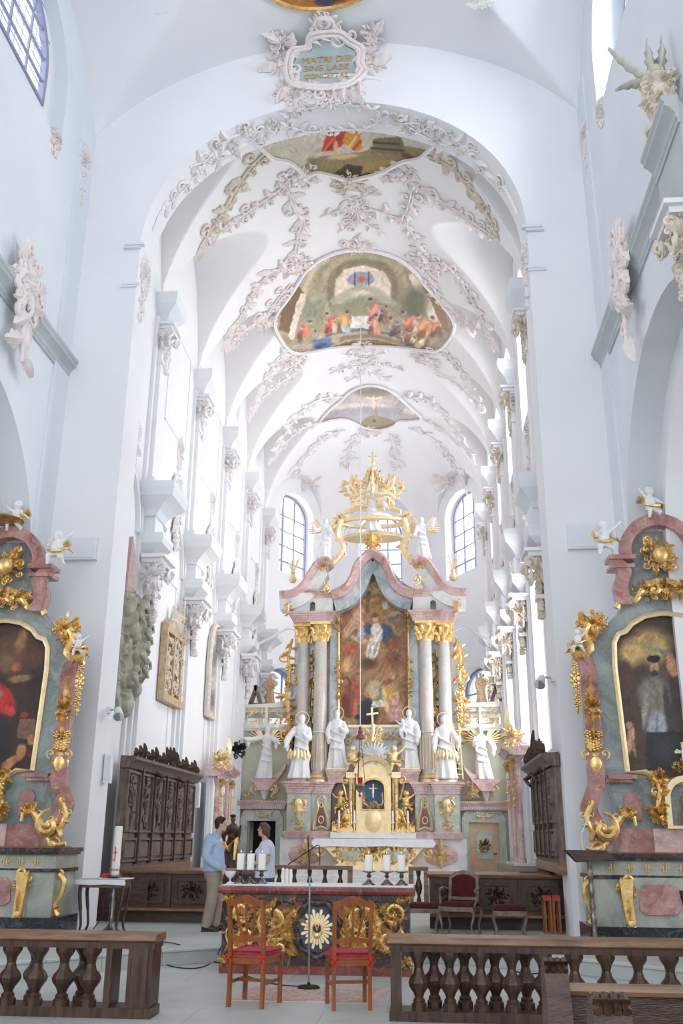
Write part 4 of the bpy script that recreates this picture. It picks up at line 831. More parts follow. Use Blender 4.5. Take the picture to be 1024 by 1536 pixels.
# ================================================================== HIGH ALTAR
AX = .12
def ax(s, d): return AX+s*d
HA = thing('high_altar', 'tall marble high altar with gilded columns filling the end of the chancel', 'altar', (AX, 30, .8))
def part(name, mb, m, parent=HA, **k): return mb.obj(name, m, parent, **k)
def step_mould(mb, x0, x1, y0, y1, z0, z1, out=.12, inv=False, n=5):
    # cornice ring: widening upwards on the front and the sides
    for i in range(n):
        t = i/(n-1); t = (1-t) if inv else t; o = out*t**1.4; mb.box(x0-o, x1+o, y0-o, y1, z0+(z1-z0)*i/n, z0+(z1-z0)*(i+1)/n)
    return mb
part('base_wall', MB().box(AX-2.75, AX+2.75, 29.3, 30.7, .5, 1.62), 'palemarble'); part('base_plinth', step_mould(MB(), AX-2.75, AX+2.75, 29.25, 30.7, .5, .72, .1, True), 'bluegrey')
for s, nm in ((-1, 'left'), (1, 'right')):
    X0, X1 = sorted((ax(s, 1.27), ax(s, 2.60)))
    part('ledge', step_mould(MB(), X0-.04, X1+.04, 29.15, 30.6, 1.62, 1.80, .05), 'pink')
    part('pedestal', MB().box(X0, X1, 29.45, 30.6, 1.8, 2.92).box(*sorted((ax(s, 1.85), ax(s, 2.55))), 29.2, 29.5, 1.8, 2.92), 'green')
    mb = step_mould(MB(), X0-.02, X1+.02, 29.4, 30.6, 2.88, 3.22, .14); step_mould(mb, *sorted((ax(s, 1.83), ax(s, 2.57))), 29.15, 29.5, 2.88, 3.22, .12)
    part('pedestal_cornice', mb, 'pink', sharp=20)
    mb = MB()
    for k in range(14): xx = X0+.06+(X1-X0-.12)*k/13; mb.box(xx-.018, xx+.018, 29.35, 29.42, 2.97, 3.07)
    part('dentils', mb, 'palemarble')
    # gilded keyhole cartouche and mask on the pedestal front
    mb = MB(onY(29.44, 2.35, ax(s, 1.55))); mb.tube([(a, b, .03) for a, b in smooth2([(-.22, -.5), (-.20, -.2), (-.10, .1), (-.12, .35), (0, .48), (.12, .35), (.10, .1), (.20, -.2), (.22, -.5), (0, -.42)], 4, True)], .035, 5, closed=True)
    mb.tube([(.08*math.cos(a), -.22+.10*math.sin(a), .04) for a in np.linspace(0, 2*PI, 13)[:-1]], .02, 5, closed=True); mb.tube([(.05*math.cos(a), .2+.07*math.sin(a), .04) for a in np.linspace(0, 2*PI, 13)[:-1]], .018, 5, closed=True)
    mb.curl(-.2, -.52, PI, .16, 1, .025); mb.curl(.2, -.52, 0, .16, -1, .025); part('gilded_cartouche', mb, 'gold_pale')
    mb = MB(onY(29.44, 2.35, ax(s, 1.55))); mb.prism([(-.15, -.42), (-.13, -.15), (-.05, .15), (0, .36), (.05, .15), (.13, -.15), (.15, -.42)], lambda u, v, h: (u, v, h), 0, .015); part('inlay', mb, 'red')
    mb = MB(onY(29.18, 2.4, ax(s, 2.2))); mb.rocaille(.45, .5, random.Random(5+s), .04, 0, .15, 1.2); mb.leaf(0, .25, PI/2*3, .55, .14, .12, 0); mb.rocaille(.30, .26, random.Random(9), .03, .02, -.42, 1); mb.curl(.1, .3, 0, .3, -1, .05); mb.ball((0, .2, .08), (.13, .16, .1), 8, 6)
    part('gilded_mask', mb, 'gold_pale')
    # columns
    for d, yy, lb in ((1.68, 29.85, 'inner'), (2.26, 30.15, 'outer')):
        x = ax(s, d); mb = MB(); prof = [(.235, 0), (.235, .02)]+[(.225-.035*t, .05+4.1*t) for t in np.linspace(0, 1, 12)]
        part('column_base', MB().lathe([(.34, 0), (.34, .07), (.32, .10), (.34, .14), (.30, .19), (.26, .22), (.27, .27), (.235, .30)], (x, yy, 3.22), 24), 'gold_pale')
        c = part('column', mb.lathe(prof, (x, yy, 3.5), 28), 'colmarble'); mb = MB()
        for k in range(14): a = 2*PI*k/14; mb.tube([(x+.238*math.cos(a), yy+.238*math.sin(a), 3.62), (x+.232*math.cos(a), yy+.232*math.sin(a), 4.62)], .012, 5)
        mb.obj('flutes', 'gold_pale', c); MB().lathe([(.235, 0), (.25, .02), (.235, .05)], (x, yy, 4.7), 24).obj('band', 'palemarble', c)
        cp = part('capital', MB().lathe([(.20, 0), (.21, .04), (.19, .07), (.21, .35), (.30, .55)], (x, yy, 7.58), 20), 'gold'); mb = MB()
        for row, (z0, rr, nn) in enumerate(((7.62, .20, 8), (7.80, .23, 8))):
            for k in range(nn):
                a = 2*PI*(k+.5*row)/nn; P = [(x+math.cos(a)*(rr+q), yy+math.sin(a)*(rr+q), z0+dz) for q, dz in ((0, 0), (.02, .12), (.06, .22), (.12, .24), (.13, .19))]; mb.tube(P, [.05, .065, .06, .04, .02], 6, .5)
        for k in range(4):
            a = PI/4+k*PI/2; cx_, cy_ = x+math.cos(a)*.30, yy+math.sin(a)*.30; mb.M = lambda u, v, h, a=a, cx_=cx_, cy_=cy_: (cx_+math.cos(a)*u, cy_+math.sin(a)*u+.0*h, 8.05+v); mb.curl(-.06, -.04, 0, .2, 1, .045, 1.4); mb.M = None
        mb.obj('acanthus', 'gold', cp); mb = MB().box(x-.33, x+.33, yy-.33, yy+.33, 8.12, 8.20); part('abacus', mb, 'gold')
    # dark pilaster strips behind the columns
    part('back_pilaster', MB().box(*sorted((ax(s, 1.15), ax(s, 1.42))), 30.3, 30.7, 1.8, 8.9), 'bluegrey'); part('back_panel', MB().box(*sorted((ax(s, 1.30), ax(s, 2.62))), 30.5, 30.7, 1.8, 8.6), 'palemarble')
    mb = MB(onY(30.2, 5.7, ax(s, 1.97))); mb.vine([(.0, 1.7), (.04, .9), (-.04, 0), (.04, -.9), (0, -1.8)], .34, .04, random.Random(3), .13); part('gilded_festoon', mb, 'gold_dark')
    mb = MB(onY(30.35, 5.9, ax(s, 2.68))); mb.vine([(0, 1.9), (s*.12, 1.3), (s*.05, .6), (s*.16, 0), (s*.03, -.6), (0, -1.6)], .42, .06, random.Random(4), .14); part('gilded_volute_side', mb, 'gold')
    # entablature
    ex = sorted((ax(s, 1.28), ax(s, 2.58))); mb = step_mould(MB(), ex[0], ex[1], 29.55, 30.6, 8.20, 8.52, .14); part('architrave', mb, 'pink', sharp=20)
    part('frieze', MB().prism([[(ex[0]+.02, 8.52), (ex[1]-.02, 8.52), (ex[1]-.02, 9.0), (ex[0]+.02, 9.0)], [(u, v) for u, v in arch(ax(s, 1.95)-.09, ax(s, 1.95)+.09, 8.56, 8.78, 8.88, 8)]], lambda u, v, h: (u, 29.6+h, v), 0, .9), 'palemarble')
    MB().box(ax(s, 1.95)-.1, ax(s, 1.95)+.1, 29.95, 29.98, 8.54, 8.9).obj('niche_back', 'green', HA)
    mb = step_mould(MB(), ex[0], ex[1], 29.55, 30.6, 9.0, 9.22, .18); part('cornice', mb, 'pink', sharp=20)
    mb = MB(onY(29.5, 8.75, ax(s, 2.72))); mb.vine([(0, .25), (0, -.3)], .2, .04, random.Random(6), .06); part('gilded_tassel', mb, 'gold')
    # swept scroll pediment
    pa = [atY(x, y, 29.7) for x, y in ((421, 893), (440, 891), (455, 880), (466, 862), (476, 848), (490, 842), (497, 847))]; pa = catmull([(p.x-AX, 29.7, p.z) for p in pa], 5); pa = [Vector((ax(-s, p.x), p.y, p.z)) for p in pa]
    def nrm(i, P=pa, s=s):
        d = (P[min(i+1, len(P)-1)]-P[max(i-1, 0)]).normalized(); n = Vector((-d.z, 0, d.x)); return n if n.z > 0 else -n
    mb = MB().sweep(pa, [(-.34, -.18), (.5, -.18), (.5, .06), (-.40, .06), (-.46, 0), (-.40, -.06)], (0, 1, 0), nrm); part('scroll_pediment_top', mb, 'pink', sharp=30)
    mb = MB().sweep(pa, [(-.2, -.52), (.45, -.52), (.45, -.16), (-.28, -.16)], (0, 1, 0), nrm); part('scroll_pediment_body', mb, 'palemarble', sharp=30)
    mb = MB(); mb.M = onY(29.15, 9.3, ax(s, 1.45)); mb.curl(0, 0, 0, .30, s, .05, 1.6); mb.curl(0, 0, PI, .2, s, .05); part('gilded_scroll', mb, 'gold'); mb = MB(onY(29.3, 9.95, ax(s, 1.55))); mb.rocaille(.32, .25, random.Random(2), .03); part('gilded_rosette', mb, 'gold')
    v = MB(); v.lathe([(.02, 0), (.10, .03), (.14, .12), (.10, .24), (.05, .30), (.09, .36), (.03, .40)], (ax(s, 2.62), 29.6, 9.50), 12)
    for k in range(7): v.tube([(ax(s, 2.62), 29.6, 9.85), (ax(s, 2.62)+.12*math.cos(k), 29.6+.12*math.sin(k), 10.1), (ax(s, 2.62)+.2*math.cos(k), 29.6+.2*math.sin(k), 10.3)], [.02, .015, .01], 4); v.ball((ax(s, 2.62)+.2*math.cos(k), 29.6+.2*math.sin(k), 10.32), .03, 6, 4)
    part('gilded_vase', v, 'gold_pale')
# central panel around the altarpiece
po = [(508, 1090), (508, 908), (511, 901), (519, 896), (528, 888), (535, 876), (544, 868), (552, 864), (560, 862)]
pw = [(atY(x, y, 30.35).x-AX, atY(x, y, 30.35).z) for x, y in po]; wmax = abs(pw[0][0]); half = [(abs(a), b) for a, b in pw]; half[-1] = (0, half[-1][1])
outl = [(-a, b) for a, b in half]+[(a, b) for a, b in half[::-1][1:]]
big = [(a*1.16+(-.0), 4.9+(b-4.9)*1.035) for a, b in outl]
part('surround', MB().prism([[(-1.42, 1.8), (-1.42, 9.1)]+[(a*1.25, b+.35) for a, b in outl[2:-2]]+[(1.42, 9.1), (1.42, 1.8)], outl[::-1]], lambda u, v, h: (AX+u, 30.26+h, v), 0, .35), 'bluegrey', sharp=30)
P = [Vector((AX+a, 30.25, b)) for a, b in outl]; fr = MB(); fr.tube(P, .045, 6); fr.bar(P[0], P[-1], .09, .09); part('gilded_frame', fr, 'gold_pale')
for s in (-1, 1): part('frame_ornament', MB(onY(30.24, 0, AX)).vine([(s*1.12, 8.9), (s*1.14, 8.0)], .16, .03, rng, .06), 'gold'); part('frame_ornament', MB(onY(30.24, 0, AX)).vine([(s*1.13, 7.2), (s*1.13, 5.8)], .18, .03, rng, .07), 'gold')
part('frame_ornament', MB(onY(30.24, 0, AX)).rocaille(.5, .25, rng, .04, 0, 9.88), 'gold')
AP_ = [('e', 560, 880, 60, 34, 0, (190, 166, 122), .5), ('e', 575, 905, 40, 16, -.2, (150, 110, 72), .6), ('e', 530, 930, 26, 34, .2, (150, 104, 80), .4), ('e', 537, 918, 12, 14, 0, (196, 150, 120), .4), ('e', 527, 940, 9, 22, .7, (200, 156, 128), .4), ('e', 540, 938, 7, 20, -.4, (204, 164, 134), .4),
       ('l', [(553, 889), (551, 918)], 2.6, (128, 92, 50)), ('l', [(540, 897), (568, 893)], 2.6, (138, 100, 56)), ('e', 576, 915, 12, 17, -.3, (166, 124, 60), .4), ('e', 578, 908, 6, 8, 0, (190, 190, 190), .4), ('e', 590, 926, 15, 8, .3, (122, 106, 100), .5), ('e', 592, 920, 12, 5, -.4, (184, 162, 140), .5),
       ('e', 541, 953, 7, 14, .1, (170, 178, 196), .4), ('e', 580, 952, 13, 20, -.4, (60, 82, 104), .3), ('e', 553, 944, 9, 10, .2, (62, 76, 106), .4), ('e', 565, 948, 10, 16, -.15, (214, 206, 196), .3), ('e', 559, 972, 11, 22, .25, (226, 218, 208), .3), ('e', 563, 974, 2.5, 20, .3, (160, 150, 146), .5), ('e', 554, 976, 2, 18, .2, (176, 166, 160), .5), ('e', 563, 928, 5, 6, 0, (212, 172, 140), .3), ('e', 562, 923, 6, 4, 0, (110, 80, 50), .4),
       ('e', 590, 965, 16, 16, 0, (134, 84, 58), .6), ('e', 524, 975, 14, 10, .2, (176, 90, 62), .5), ('e', 590, 990, 18, 16, 0, (120, 72, 50), .7), ('e', 552, 995, 18, 12, 0, (80, 56, 40), .6), ('e', 540, 960, 30, 5, .3, (188, 160, 134), .6), ('e', 520, 1000, 12, 18, 0, (196, 156, 110), .7),
       ('e', 528, 1048, 17, 34, .1, (150, 76, 56), .3), ('e', 534, 1022, 6, 7, 0, (158, 96, 70), .3), ('l', [(515, 1018), (521, 1016), (525, 1024), (522, 1075)], 1.2, (96, 70, 44)), ('e', 520, 1060, 8, 26, -.2, (108, 56, 42), .5), ('e', 533, 1062, 4, 24, .1, (178, 108, 84), .5), ('e', 560, 1035, 14, 18, .3, (190, 166, 130), .4), ('e', 573, 1038, 6, 20, .2, (110, 130, 134), .4),
       ('e', 585, 1046, 15, 34, -.2, (196, 160, 92), .3), ('e', 592, 1068, 15, 24, 0, (198, 150, 138), .3), ('e', 582, 1022, 12, 6, -.5, (150, 86, 74), .4), ('e', 588, 1014, 6, 7, 0, (176, 134, 104), .3), ('e', 595, 1060, 3, 26, .1, (222, 180, 166), .4), ('e', 578, 1050, 3, 24, -.2, (222, 196, 130), .4), ('e', 553, 1066, 16, 22, -.4, (40, 42, 50), .3), ('e', 545, 1080, 18, 12, 0, (34, 36, 44), .4), ('p', [(558, 1052), (580, 1050), (577, 1060), (556, 1062)], (214, 204, 182)), ('e', 550, 1042, 5, 6, 0, (170, 130, 100), .4), ('e', 528, 1082, 14, 7, 0, (160, 136, 90), .6), ('e', 590, 1086, 24, 5, 0, (120, 98, 74), .6)]
altarpiece = painting('altarpiece_canvas', 96, 190, [(AX+a, b) for a, b in outl], lambda u, v: (u, 30.42, v), lambda X, Y: paintcol(X, Y, (150, 112, 76), AP_, .26, .2, 21, .13), HA)
# arched crowning over the altarpiece
pc = [(499, 897), (512, 893), (524, 884), (532, 870), (538, 854), (548, 842), (560, 836)]
hc = [(atY(x, y, 29.9).x-AX, atY(x, y, 29.9).z) for x, y in pc]; hc[-1] = (0, hc[-1][1]+.02)
pth = catmull([(a, 29.8, b) for a, b in hc]+[(-a, 29.8, b) for a, b in hc[::-1][1:]], 5); pth = [Vector((p.x+AX, p.y, p.z)) for p in pth]
def nrm2(i, P=pth): d = (P[min(i+1, len(P)-1)]-P[max(i-1, 0)]).normalized(); n = Vector((-d.z, 0, d.x)); return n if n.z > 0 else -n
part('crowning_moulding', MB().sweep(pth, [(-.25, -.12), (.6, -.12), (.6, .16), (-.35, .16), (-.42, .08), (-.34, .0)], (0, 1, 0), nrm2), 'pink', sharp=30)
part('crowning_band', MB().sweep(pth, [(.1, -.46), (.55, -.46), (.55, -.1), (.0, -.1)], (0, 1, 0), nrm2), 'bluegrey', sharp=30)
# baldachin ring of gilded pelmets with crown
part('baldachin_shelf', MB().lathe([(1.0, 0), (1.05, .05), (.98, .12), (.9, .12)], (AX, 30.2, 11.15), 36, sy=.5), 'gold_pale')
part('baldachin_ring', MB().tube([(AX+1.1*math.cos(a), 30.2+.5*math.sin(a), 11.75) for a in np.linspace(0, 2*PI, 37)[:-1]], [.07+.03*math.sin(3*a)**2 for a in np.linspace(0, 2*PI, 37)[:-1]], 6, closed=True), 'gold_pale')
for s in (-1, 1):
    mb = MB(onY(29.9, 0, AX)); pts = smooth2([(s*1.05, 11.75), (s*1.18, 11.2), (s*.98, 10.8), (s*1.15, 10.4), (s*1.5, 10.15), (s*1.85, 10.25)], 5); mb.tube([(a, b, .05) for a, b in pts], [.10, .11, .10, .09]*6+[.08]*(len(pts)-24) if len(pts) >= 24 else .09, 6); mb.vine(pts, .26, .04, rng, .14); mb.rocaille(.4, .4, rng, .05, s*1.1, 11.8); part('gilded_volute', mb, 'gold_pale')
    mb = MB(onY(30.0, 11.95, AX)); mb.tube([(s*.15, .2, 0), (s*.5, .26, 0), (s*.95, .1, 0)], [.08, .10, .07], 6, 1.3); part('pelmet_cloth', mb, 'gold_pale')
mb = MB(onY(29.7, 10.9, AX)); mb.rocaille(.55, .55, rng, .06); mb.leaf(0, .3, PI*1.5, .7, .18, .12, 0); part('gilded_cartouche', mb, 'gold')
for k in range(9):
    x = AX-.8+.2*k; mb = MB(); mb.tube([(x, 29.9, 11.6), (x, 29.9, 11.35)], .014, 5); mb.ball((x, 29.9, 11.3-.05*(k % 2)), (.035, .035, .07), 6, 5); part('glass_drop', mb, 'crystal')
# crown
CZ = atY(558, 735, 30).z; cr = thing('crown', 'large openwork gilded crown floating above the high altar', 'crown', (AX+.02, 30, CZ-.35), None); mb = MB()
mb.tube([(AX+.74*math.cos(a), 30+.5*math.sin(a), CZ-.28+.05*math.sin(6*a)) for a in np.linspace(0, 2*PI, 49)[:-1]], .055, 6, closed=True); mb.tube([(AX+.70*math.cos(a), 30+.48*math.sin(a), CZ-.45+.06*math.sin(6*a)) for a in np.linspace(0, 2*PI, 49)[:-1]], .04, 6, closed=True)
mb.obj('ring', 'gold_pale', cr)
for k in range(8):
    a = 2*PI*k/8; c_, s_ = math.cos(a), math.sin(a); mb = MB(lambda u, v, h, c_=c_, s_=s_: (AX+c_*u-h*s_, 30+s_*u*.7+h*c_, CZ+v))
    pts = smooth2([(.70, -.25), (1.02, .02), (.92, .26), (.70, .20), (.52, .06), (.30, .22), (.20, .55), (.06, .80)], 4); mb.tube([(u, v, 0) for u, v in pts], [.045]*len(pts), 5); mb.vine(pts, .24, .03, rng, .11, stem=False); mb.curl(.95, .15, 0, .25, 1, .04); mb.obj('arch', 'gold_pale', cr)
mb = MB().lathe([(.05, 0), (.09, .3), (.05, .6), (.14, .72), (.14, .80), (.04, .9), (.10, 1.0), (.03, 1.1), (.03, 1.4)], (AX, 30, CZ), 12); mb.bar((AX-.15, 30, CZ+1.22), (AX+.15, 30, CZ+1.22), .06); mb.obj('finial', 'gold_pale', cr)
for k in range(10): a = 2*PI*k/10; MB().tube([(AX+.7*math.cos(a), 30+.48*math.sin(a), CZ-.45), (AX+.7*math.cos(a), 30+.48*math.sin(a), CZ-.68)], [.035, .012], 5).obj('drop', 'gold_pale', cr)
MB().bar((AX, 30, CZ+.05), (AX, 30, 12.7), .03).obj('rod', 'iron', cr)
# white angel under the crown and flanking angels on the scroll pediments
def whitefig(name, label, cat, x, y, z, H, arms, m='statue', gold=None, wings=None, hal=False, rz=0, vox=.022, cloak=False, attr=None, **k):
    t = thing(name, label, cat, (x, y, z)); o = place(figure_mb(H, arms, **k), x, y, z, rz).obj('body', m, t); remesh(o, vox)
    if hal: halo(MB(), x+k.get('lean', 0)*H*.9, y+.06, z+.945*H, .11*H).obj('halo', 'gold_pale', t)
    if wings:
        for s in (-1, 1): wing(MB(), x+s*.08, y+.16, z+.72*H, s, wings*1.35).obj('wing', 'gold_pale', t)
    if cloak:
        mb = MB()
        for q in range(9): a = PI+PI*(q+.5)/9; mb.tube([(x+math.cos(a)*.15*H, y+math.sin(a)*.13*H, z+.44*H+.02*H*math.sin(q*2)), (x+math.cos(a)*.165*H, y+math.sin(a)*.145*H, z+.36*H), (x+math.cos(a)*.17*H, y+math.sin(a)*.15*H, z+.30*H+.03*H*math.sin(q*3))], [.012*H, .03*H, .012*H], 6)
        mb.obj('gilded_hem', 'gold_pale', t)
    return t
whitefig('angel_figure', 'white winged angel striding under the gilded crown', 'angel figure', AX+.05, 29.9, 11.3, 1.55, (((-.2, -.05, .9), (-.38, -.05, 1.0)), ((.18, -.08, .66), (.30, -.12, .52))), lean=-.06, seed=4)
whitefig('angel_figure', 'white angel with gilded attributes on the left scroll of the high altar', 'angel figure', ax(-1, 1.62), 29.6, 10.28, 1.45, (((-.16, -.06, .68), (-.26, -.10, .86)), ((.14, -.1, .66), (.22, -.15, .60))), lean=.05, seed=5, wings=.5)
whitefig('angel_figure', 'white angel holding gilded pieces on the right scroll of the high altar', 'angel figure', ax(1, 1.70), 29.6, 10.25, 1.45, (((-.16, -.06, .68), (-.22, -.10, .56)), ((.16, -.1, .76), (.26, -.12, .92))), lean=-.05, seed=6, wings=.5)
# saints of the high altar
a_hold = (((-.155, -.03, .62), (-.13, -.12, .50)), ((.16, -.06, .62), (.07, -.16, .68)))
whitefig('saint_statue', 'white saint with gilded hem and halo on the far left pedestal of the high altar', 'statue', ax(-1, 2.24), 29.30, 3.30, 1.92, (((-.17, -.05, .62), (-.20, -.14, .50)), ((.16, -.06, .62), (.08, -.16, .68))), hal=True, lean=.04, seed=1, cloak=True)
whitefig('saint_statue', 'white bearded saint in a plain habit left of the tabernacle', 'statue', ax(-1, 1.12), 29.75, 3.62, 1.80, a_hold, hal=True, beard=True, hood=True, seed=2)
whitefig('saint_statue', 'white monk statue carrying a child right of the tabernacle', 'statue', ax(1, 1.12), 29.75, 3.62, 1.80, (((-.15, -.05, .62), (-.10, -.14, .72)), ((.15, -.05, .60), (.12, -.12, .46))), hal=True, hood=True, seed=3)
putto('small white child carried by the monk statue right of the tabernacle', ax(1, .92), 29.60, 4.62, .55, wings=None, cloth=False, name='child_figure')
t = whitefig('saint_statue', 'white deacon saint with gilded vestment and a gridiron on the far right pedestal', 'statue', ax(1, 2.24), 29.30, 3.30, 1.88, (((-.18, -.05, .62), (-.20, -.12, .46)), ((.17, -.05, .62), (.20, -.12, .56))), hal=True, lean=-.03, seed=7, cloak=True)
mb = MB()
for q in (-.09, .09): mb.bar((ax(1, 2.62)+q, 29.3, 3.3), (ax(1, 2.55)+q, 29.35, 4.95), .03)
for q in range(9): mb.bar((ax(1, 2.62)-.09, 29.3, 3.45+.16*q), (ax(1, 2.62)+.09, 29.3, 3.45+.16*q), .02)
mb.obj('gridiron', 'gold_pale', t)
for s in (-1, 1): part('bracket', step_mould(MB(), ax(s, 1.12)-.25, ax(s, 1.12)+.25, 29.5, 30.3, 3.2, 3.6, .08), 'pink', sharp=20); part('bracket_shelf', MB().box(ax(s, 1.12)-.3, ax(s, 1.12)+.3, 29.45, 30.3, 3.56, 3.63), 'gold_pale'); part('bracket_leg', MB().box(ax(s, 1.12)-.2, ax(s, 1.12)+.2, 29.75, 30.3, 1.8, 3.2), 'red')
# tabernacle
TX = AX+.03; tb = thing('tabernacle', 'golden tabernacle with a blue arched niche in the middle of the high altar', 'tabernacle', (TX, 29.3, 1.78))
a2 = arch(-.34, .34, 2.42, 3.05, 3.30, 12)
MB().prism([arch(-.52, .52, 1.78, 3.45, 3.92, 16), a2], lambda u, v, h: (TX+u, 29.25+h, v), 0, .7).obj('housing', 'gold_pale', tb, sharp=30)
MB().box(TX-.35, TX+.35, 29.55, 29.58, 2.40, 3.34).obj('niche_lining', 'niche', tb)
P = [Vector((TX+u, 29.24, v)) for u, v in arch(-.52, .52, 1.78, 3.45, 3.92, 16)[2:]]; MB().sweep(P, [(-.14, -.1), (.5, -.1), (.5, .05), (-.2, .05)], (0, 1, 0), lambda i: (Vector((P[i].x-TX, 0, P[i].z-3.3))).normalized()).obj('crowning_cornice', 'gold_pale', tb, sharp=30)
MB().tube([(TX+u, 29.22, v) for u, v in a2], .03, 6, closed=True).obj('niche_frame', 'gold', tb)
MB().lathe([(.30, 0), (.30, .03), (.24, .05), (.12, .09)], (0, 0, 0), 24).obj('door_medallion', 'gold_pale', tb).matrix_world = Matrix.Identity(4)
dm = [o for o in tb.children if o.name.startswith('door_medallion')][0]; dm.matrix_parent_inverse = Matrix.Identity(4); dm.location = (0, -.06, .33); dm.rotation_euler = (PI/2, 0, 0); dm.scale = (.8, 1.1, 1)
for s in (-1, 1):
    MB().lathe([(.10, 0), (.10, .08), (.07, .12), (.065, 1.35), (.10, 1.45), (.11, 1.55)], (TX+s*.68, 29.35, 1.78), 14).obj('colonnette', 'gold_pale', tb)
    MB().box(TX+s*.68-.14, TX+s*.68+.14, 29.2, 29.6, 3.33, 3.5).obj('colonnette_cornice', 'gold_pale', tb)
    mb = MB(onY(29.3, 0, TX)); mb.vine([(s*.58, 3.4), (s*.60, 2.6), (s*.58, 1.9)], .16, .025, rng, .08); mb.curl(s*.85, 3.4, 0 if s > 0 else PI, .28, -s, .04); mb.tube([(s*.78, 3.4, 0), (s*.95, 3.3, 0), (s*.86, 2.95, 0), (s*.80, 2.7, 0)], .025, 5); mb.obj('scrollwork', 'gold', tb)
    mb = MB(onY(29.1, 0, TX)); pts = smooth2([(s*.70, 2.45), (s*.85, 2.35), (s*.95, 2.05), (s*1.22, 1.95)], 4); mb.prism([(s*.66, 1.78), (s*1.22, 1.80)]+pts[::-1], lambda u, v, h: (u, v, h), -.1, 0); mb.vine(pts, .2, .03, rng, .08); mb.rocaille(.3, .3, rng, .03, s*.86, 2.05); mb.obj('side_scroll', 'gold', tb)
mb = MB(onY(29.15, 0, TX)); mb.tube([(0, 3.15, .02), (0, 2.75, .02)], .02, 5); mb.tube([(-.13, 3.02, .02), (.13, 3.02, .02)], .02, 5); mb.rocaille(.3, .2, rng, .025, 0, 2.55); mb.vine([(-.27, 2.9), (-.28, 2.6), (-.12, 2.5)], .12, .02, rng, .06); mb.vine([(.27, 2.9), (.28, 2.6), (.12, 2.5)], .12, .02, rng, .06); mb.obj('niche_crucifix', 'gold', tb)
MB(onY(29.11, 0, TX)).tube([(0, 3.05, .05), (0, 2.92, .05), (0, 2.76, .05)], [.02, .035, .012], 6).obj('niche_corpus', 'statue', tb)
part('altar_shelf', MB().box(TX-1.25, TX+1.25, 28.95, 29.4, 1.62, 1.78), 'creampaint')
for s in (-1, 1):
    putto('gilded kneeling angel %s of the tabernacle, over the side scroll' % ('left' if s < 0 else 'right'), TX+s*.98, 29.25, 2.3, .72, 'gold', rz=s*.5, pose=0 if s < 0 else 1, name='angel_figure', wings='gold')
    putto('pale gilded angel on the %s shoulder of the tabernacle' % ('left' if s < 0 else 'right'), TX+s*.62, 29.35, 3.55, .80, 'gold_pale', rz=s*.4, pose=1, name='angel_figure')
mb = MB(onY(29.2, 0, TX)); mb.rocaille(.75, .5, rng, .05, 0, 4.05, 1.2); 
for k in range(11): a = PI*(k+.5)/11-.0; mb.leaf(0, 3.98, a, .5, .06, .06, .3*(1 if k < 5 else -1))
mb.obj('silver_eagle_rays', 'statue', tb)
mb = MB(onY(29.2, 0, TX)); mb.rocaille(.6, .6, rng, .05, 0, 4.5, 1.3); mb.tube([(-.02, 4.4, .05), (.02, 4.9, .05)], .06, 6); mb.obj('gilded_cluster', 'gold_pale', tb)
MB().bar((TX+.02, 29.2, 4.4), (TX-.04, 29.2, 5.42), .06).bar((TX-.2, 29.2, 5.2), (TX+.16, 29.2, 5.25), .055).obj('cross', 'gold_pale', tb)
mb = MB(onY(30.0, 0, AX)); 
for s in (-1, 1): mb.vine([(s*.15, 4.75), (s*.5, 4.70), (s*.85, 4.5), (s*.95, 4.2)], .26, .035, rng, .1)
part('predella_ornament', mb, 'gold_pale'); part('predella', MB().box(AX-1.1, AX+1.1, 30.1, 30.5, 1.8, 4.88), 'bluegrey')
# mensa
mn = thing('altar_table', 'wide golden high altar table below the tabernacle', 'altar', (AX+.08, 28.9, .8)); mx = AX+.08
MB().prism([(-1.25, .8), (-1.0, .95), (-1.35, 1.30), (-1.58, 1.52), (1.58, 1.52), (1.35, 1.30), (1.0, .95), (1.25, .8)], lambda u, v, h: (mx+u, 28.45+h, v), 0, .9).obj('body', 'gold_pale', mn)
MB().box(mx-1.62, mx+1.62, 28.35, 29.35, 1.52, 1.60).obj('slab', 'palemarble', mn)
MB().box(mx-1.0, mx-.35, 28.42, 28.46, 1.02, 1.28).box(mx+.35, mx+1.0, 28.42, 28.46, 1.02, 1.28).obj('marble_inlay', 'green', mn)
mb = MB(onY(28.44, 1.2, mx)); mb.rocaille(.9, .42, rng, .035, 0, .03, 1.3)
for s in (-1, 1): mb.vine([(s*.35, .17), (s*.7, .22), (s*1.08, .15), (s*1.05, -.12), (s*.6, -.2), (s*.35, -.15)], .2, .025, rng, .09); mb.curl(s*1.4, .05, -PI/2, .3, s, .045)
mb.obj('gilded_scrolls', 'gold', mn)
tag(MB(lambda x, y, z: (x, y, z)).prism([(-1.62, 1.60), (-1.70, 1.60), (-1.78, 1.50), (-1.70, 1.36), (-1.2, 1.40), (-.5, 1.375), (.3, 1.41), (1.0, 1.38), (1.70, 1.38), (1.76, 1.50), (1.68, 1.60), (1.62, 1.615), (-1.62, 1.615)], lambda u, v, h: (mx+u, 28.30+h, v), 0, .03).box(mx-1.7, mx+1.7, 28.3, 29.3, 1.605, 1.62).obj('altar_cloth', 'linen'), 'white linen cloth spread over the golden high altar table', 'altar cloth')
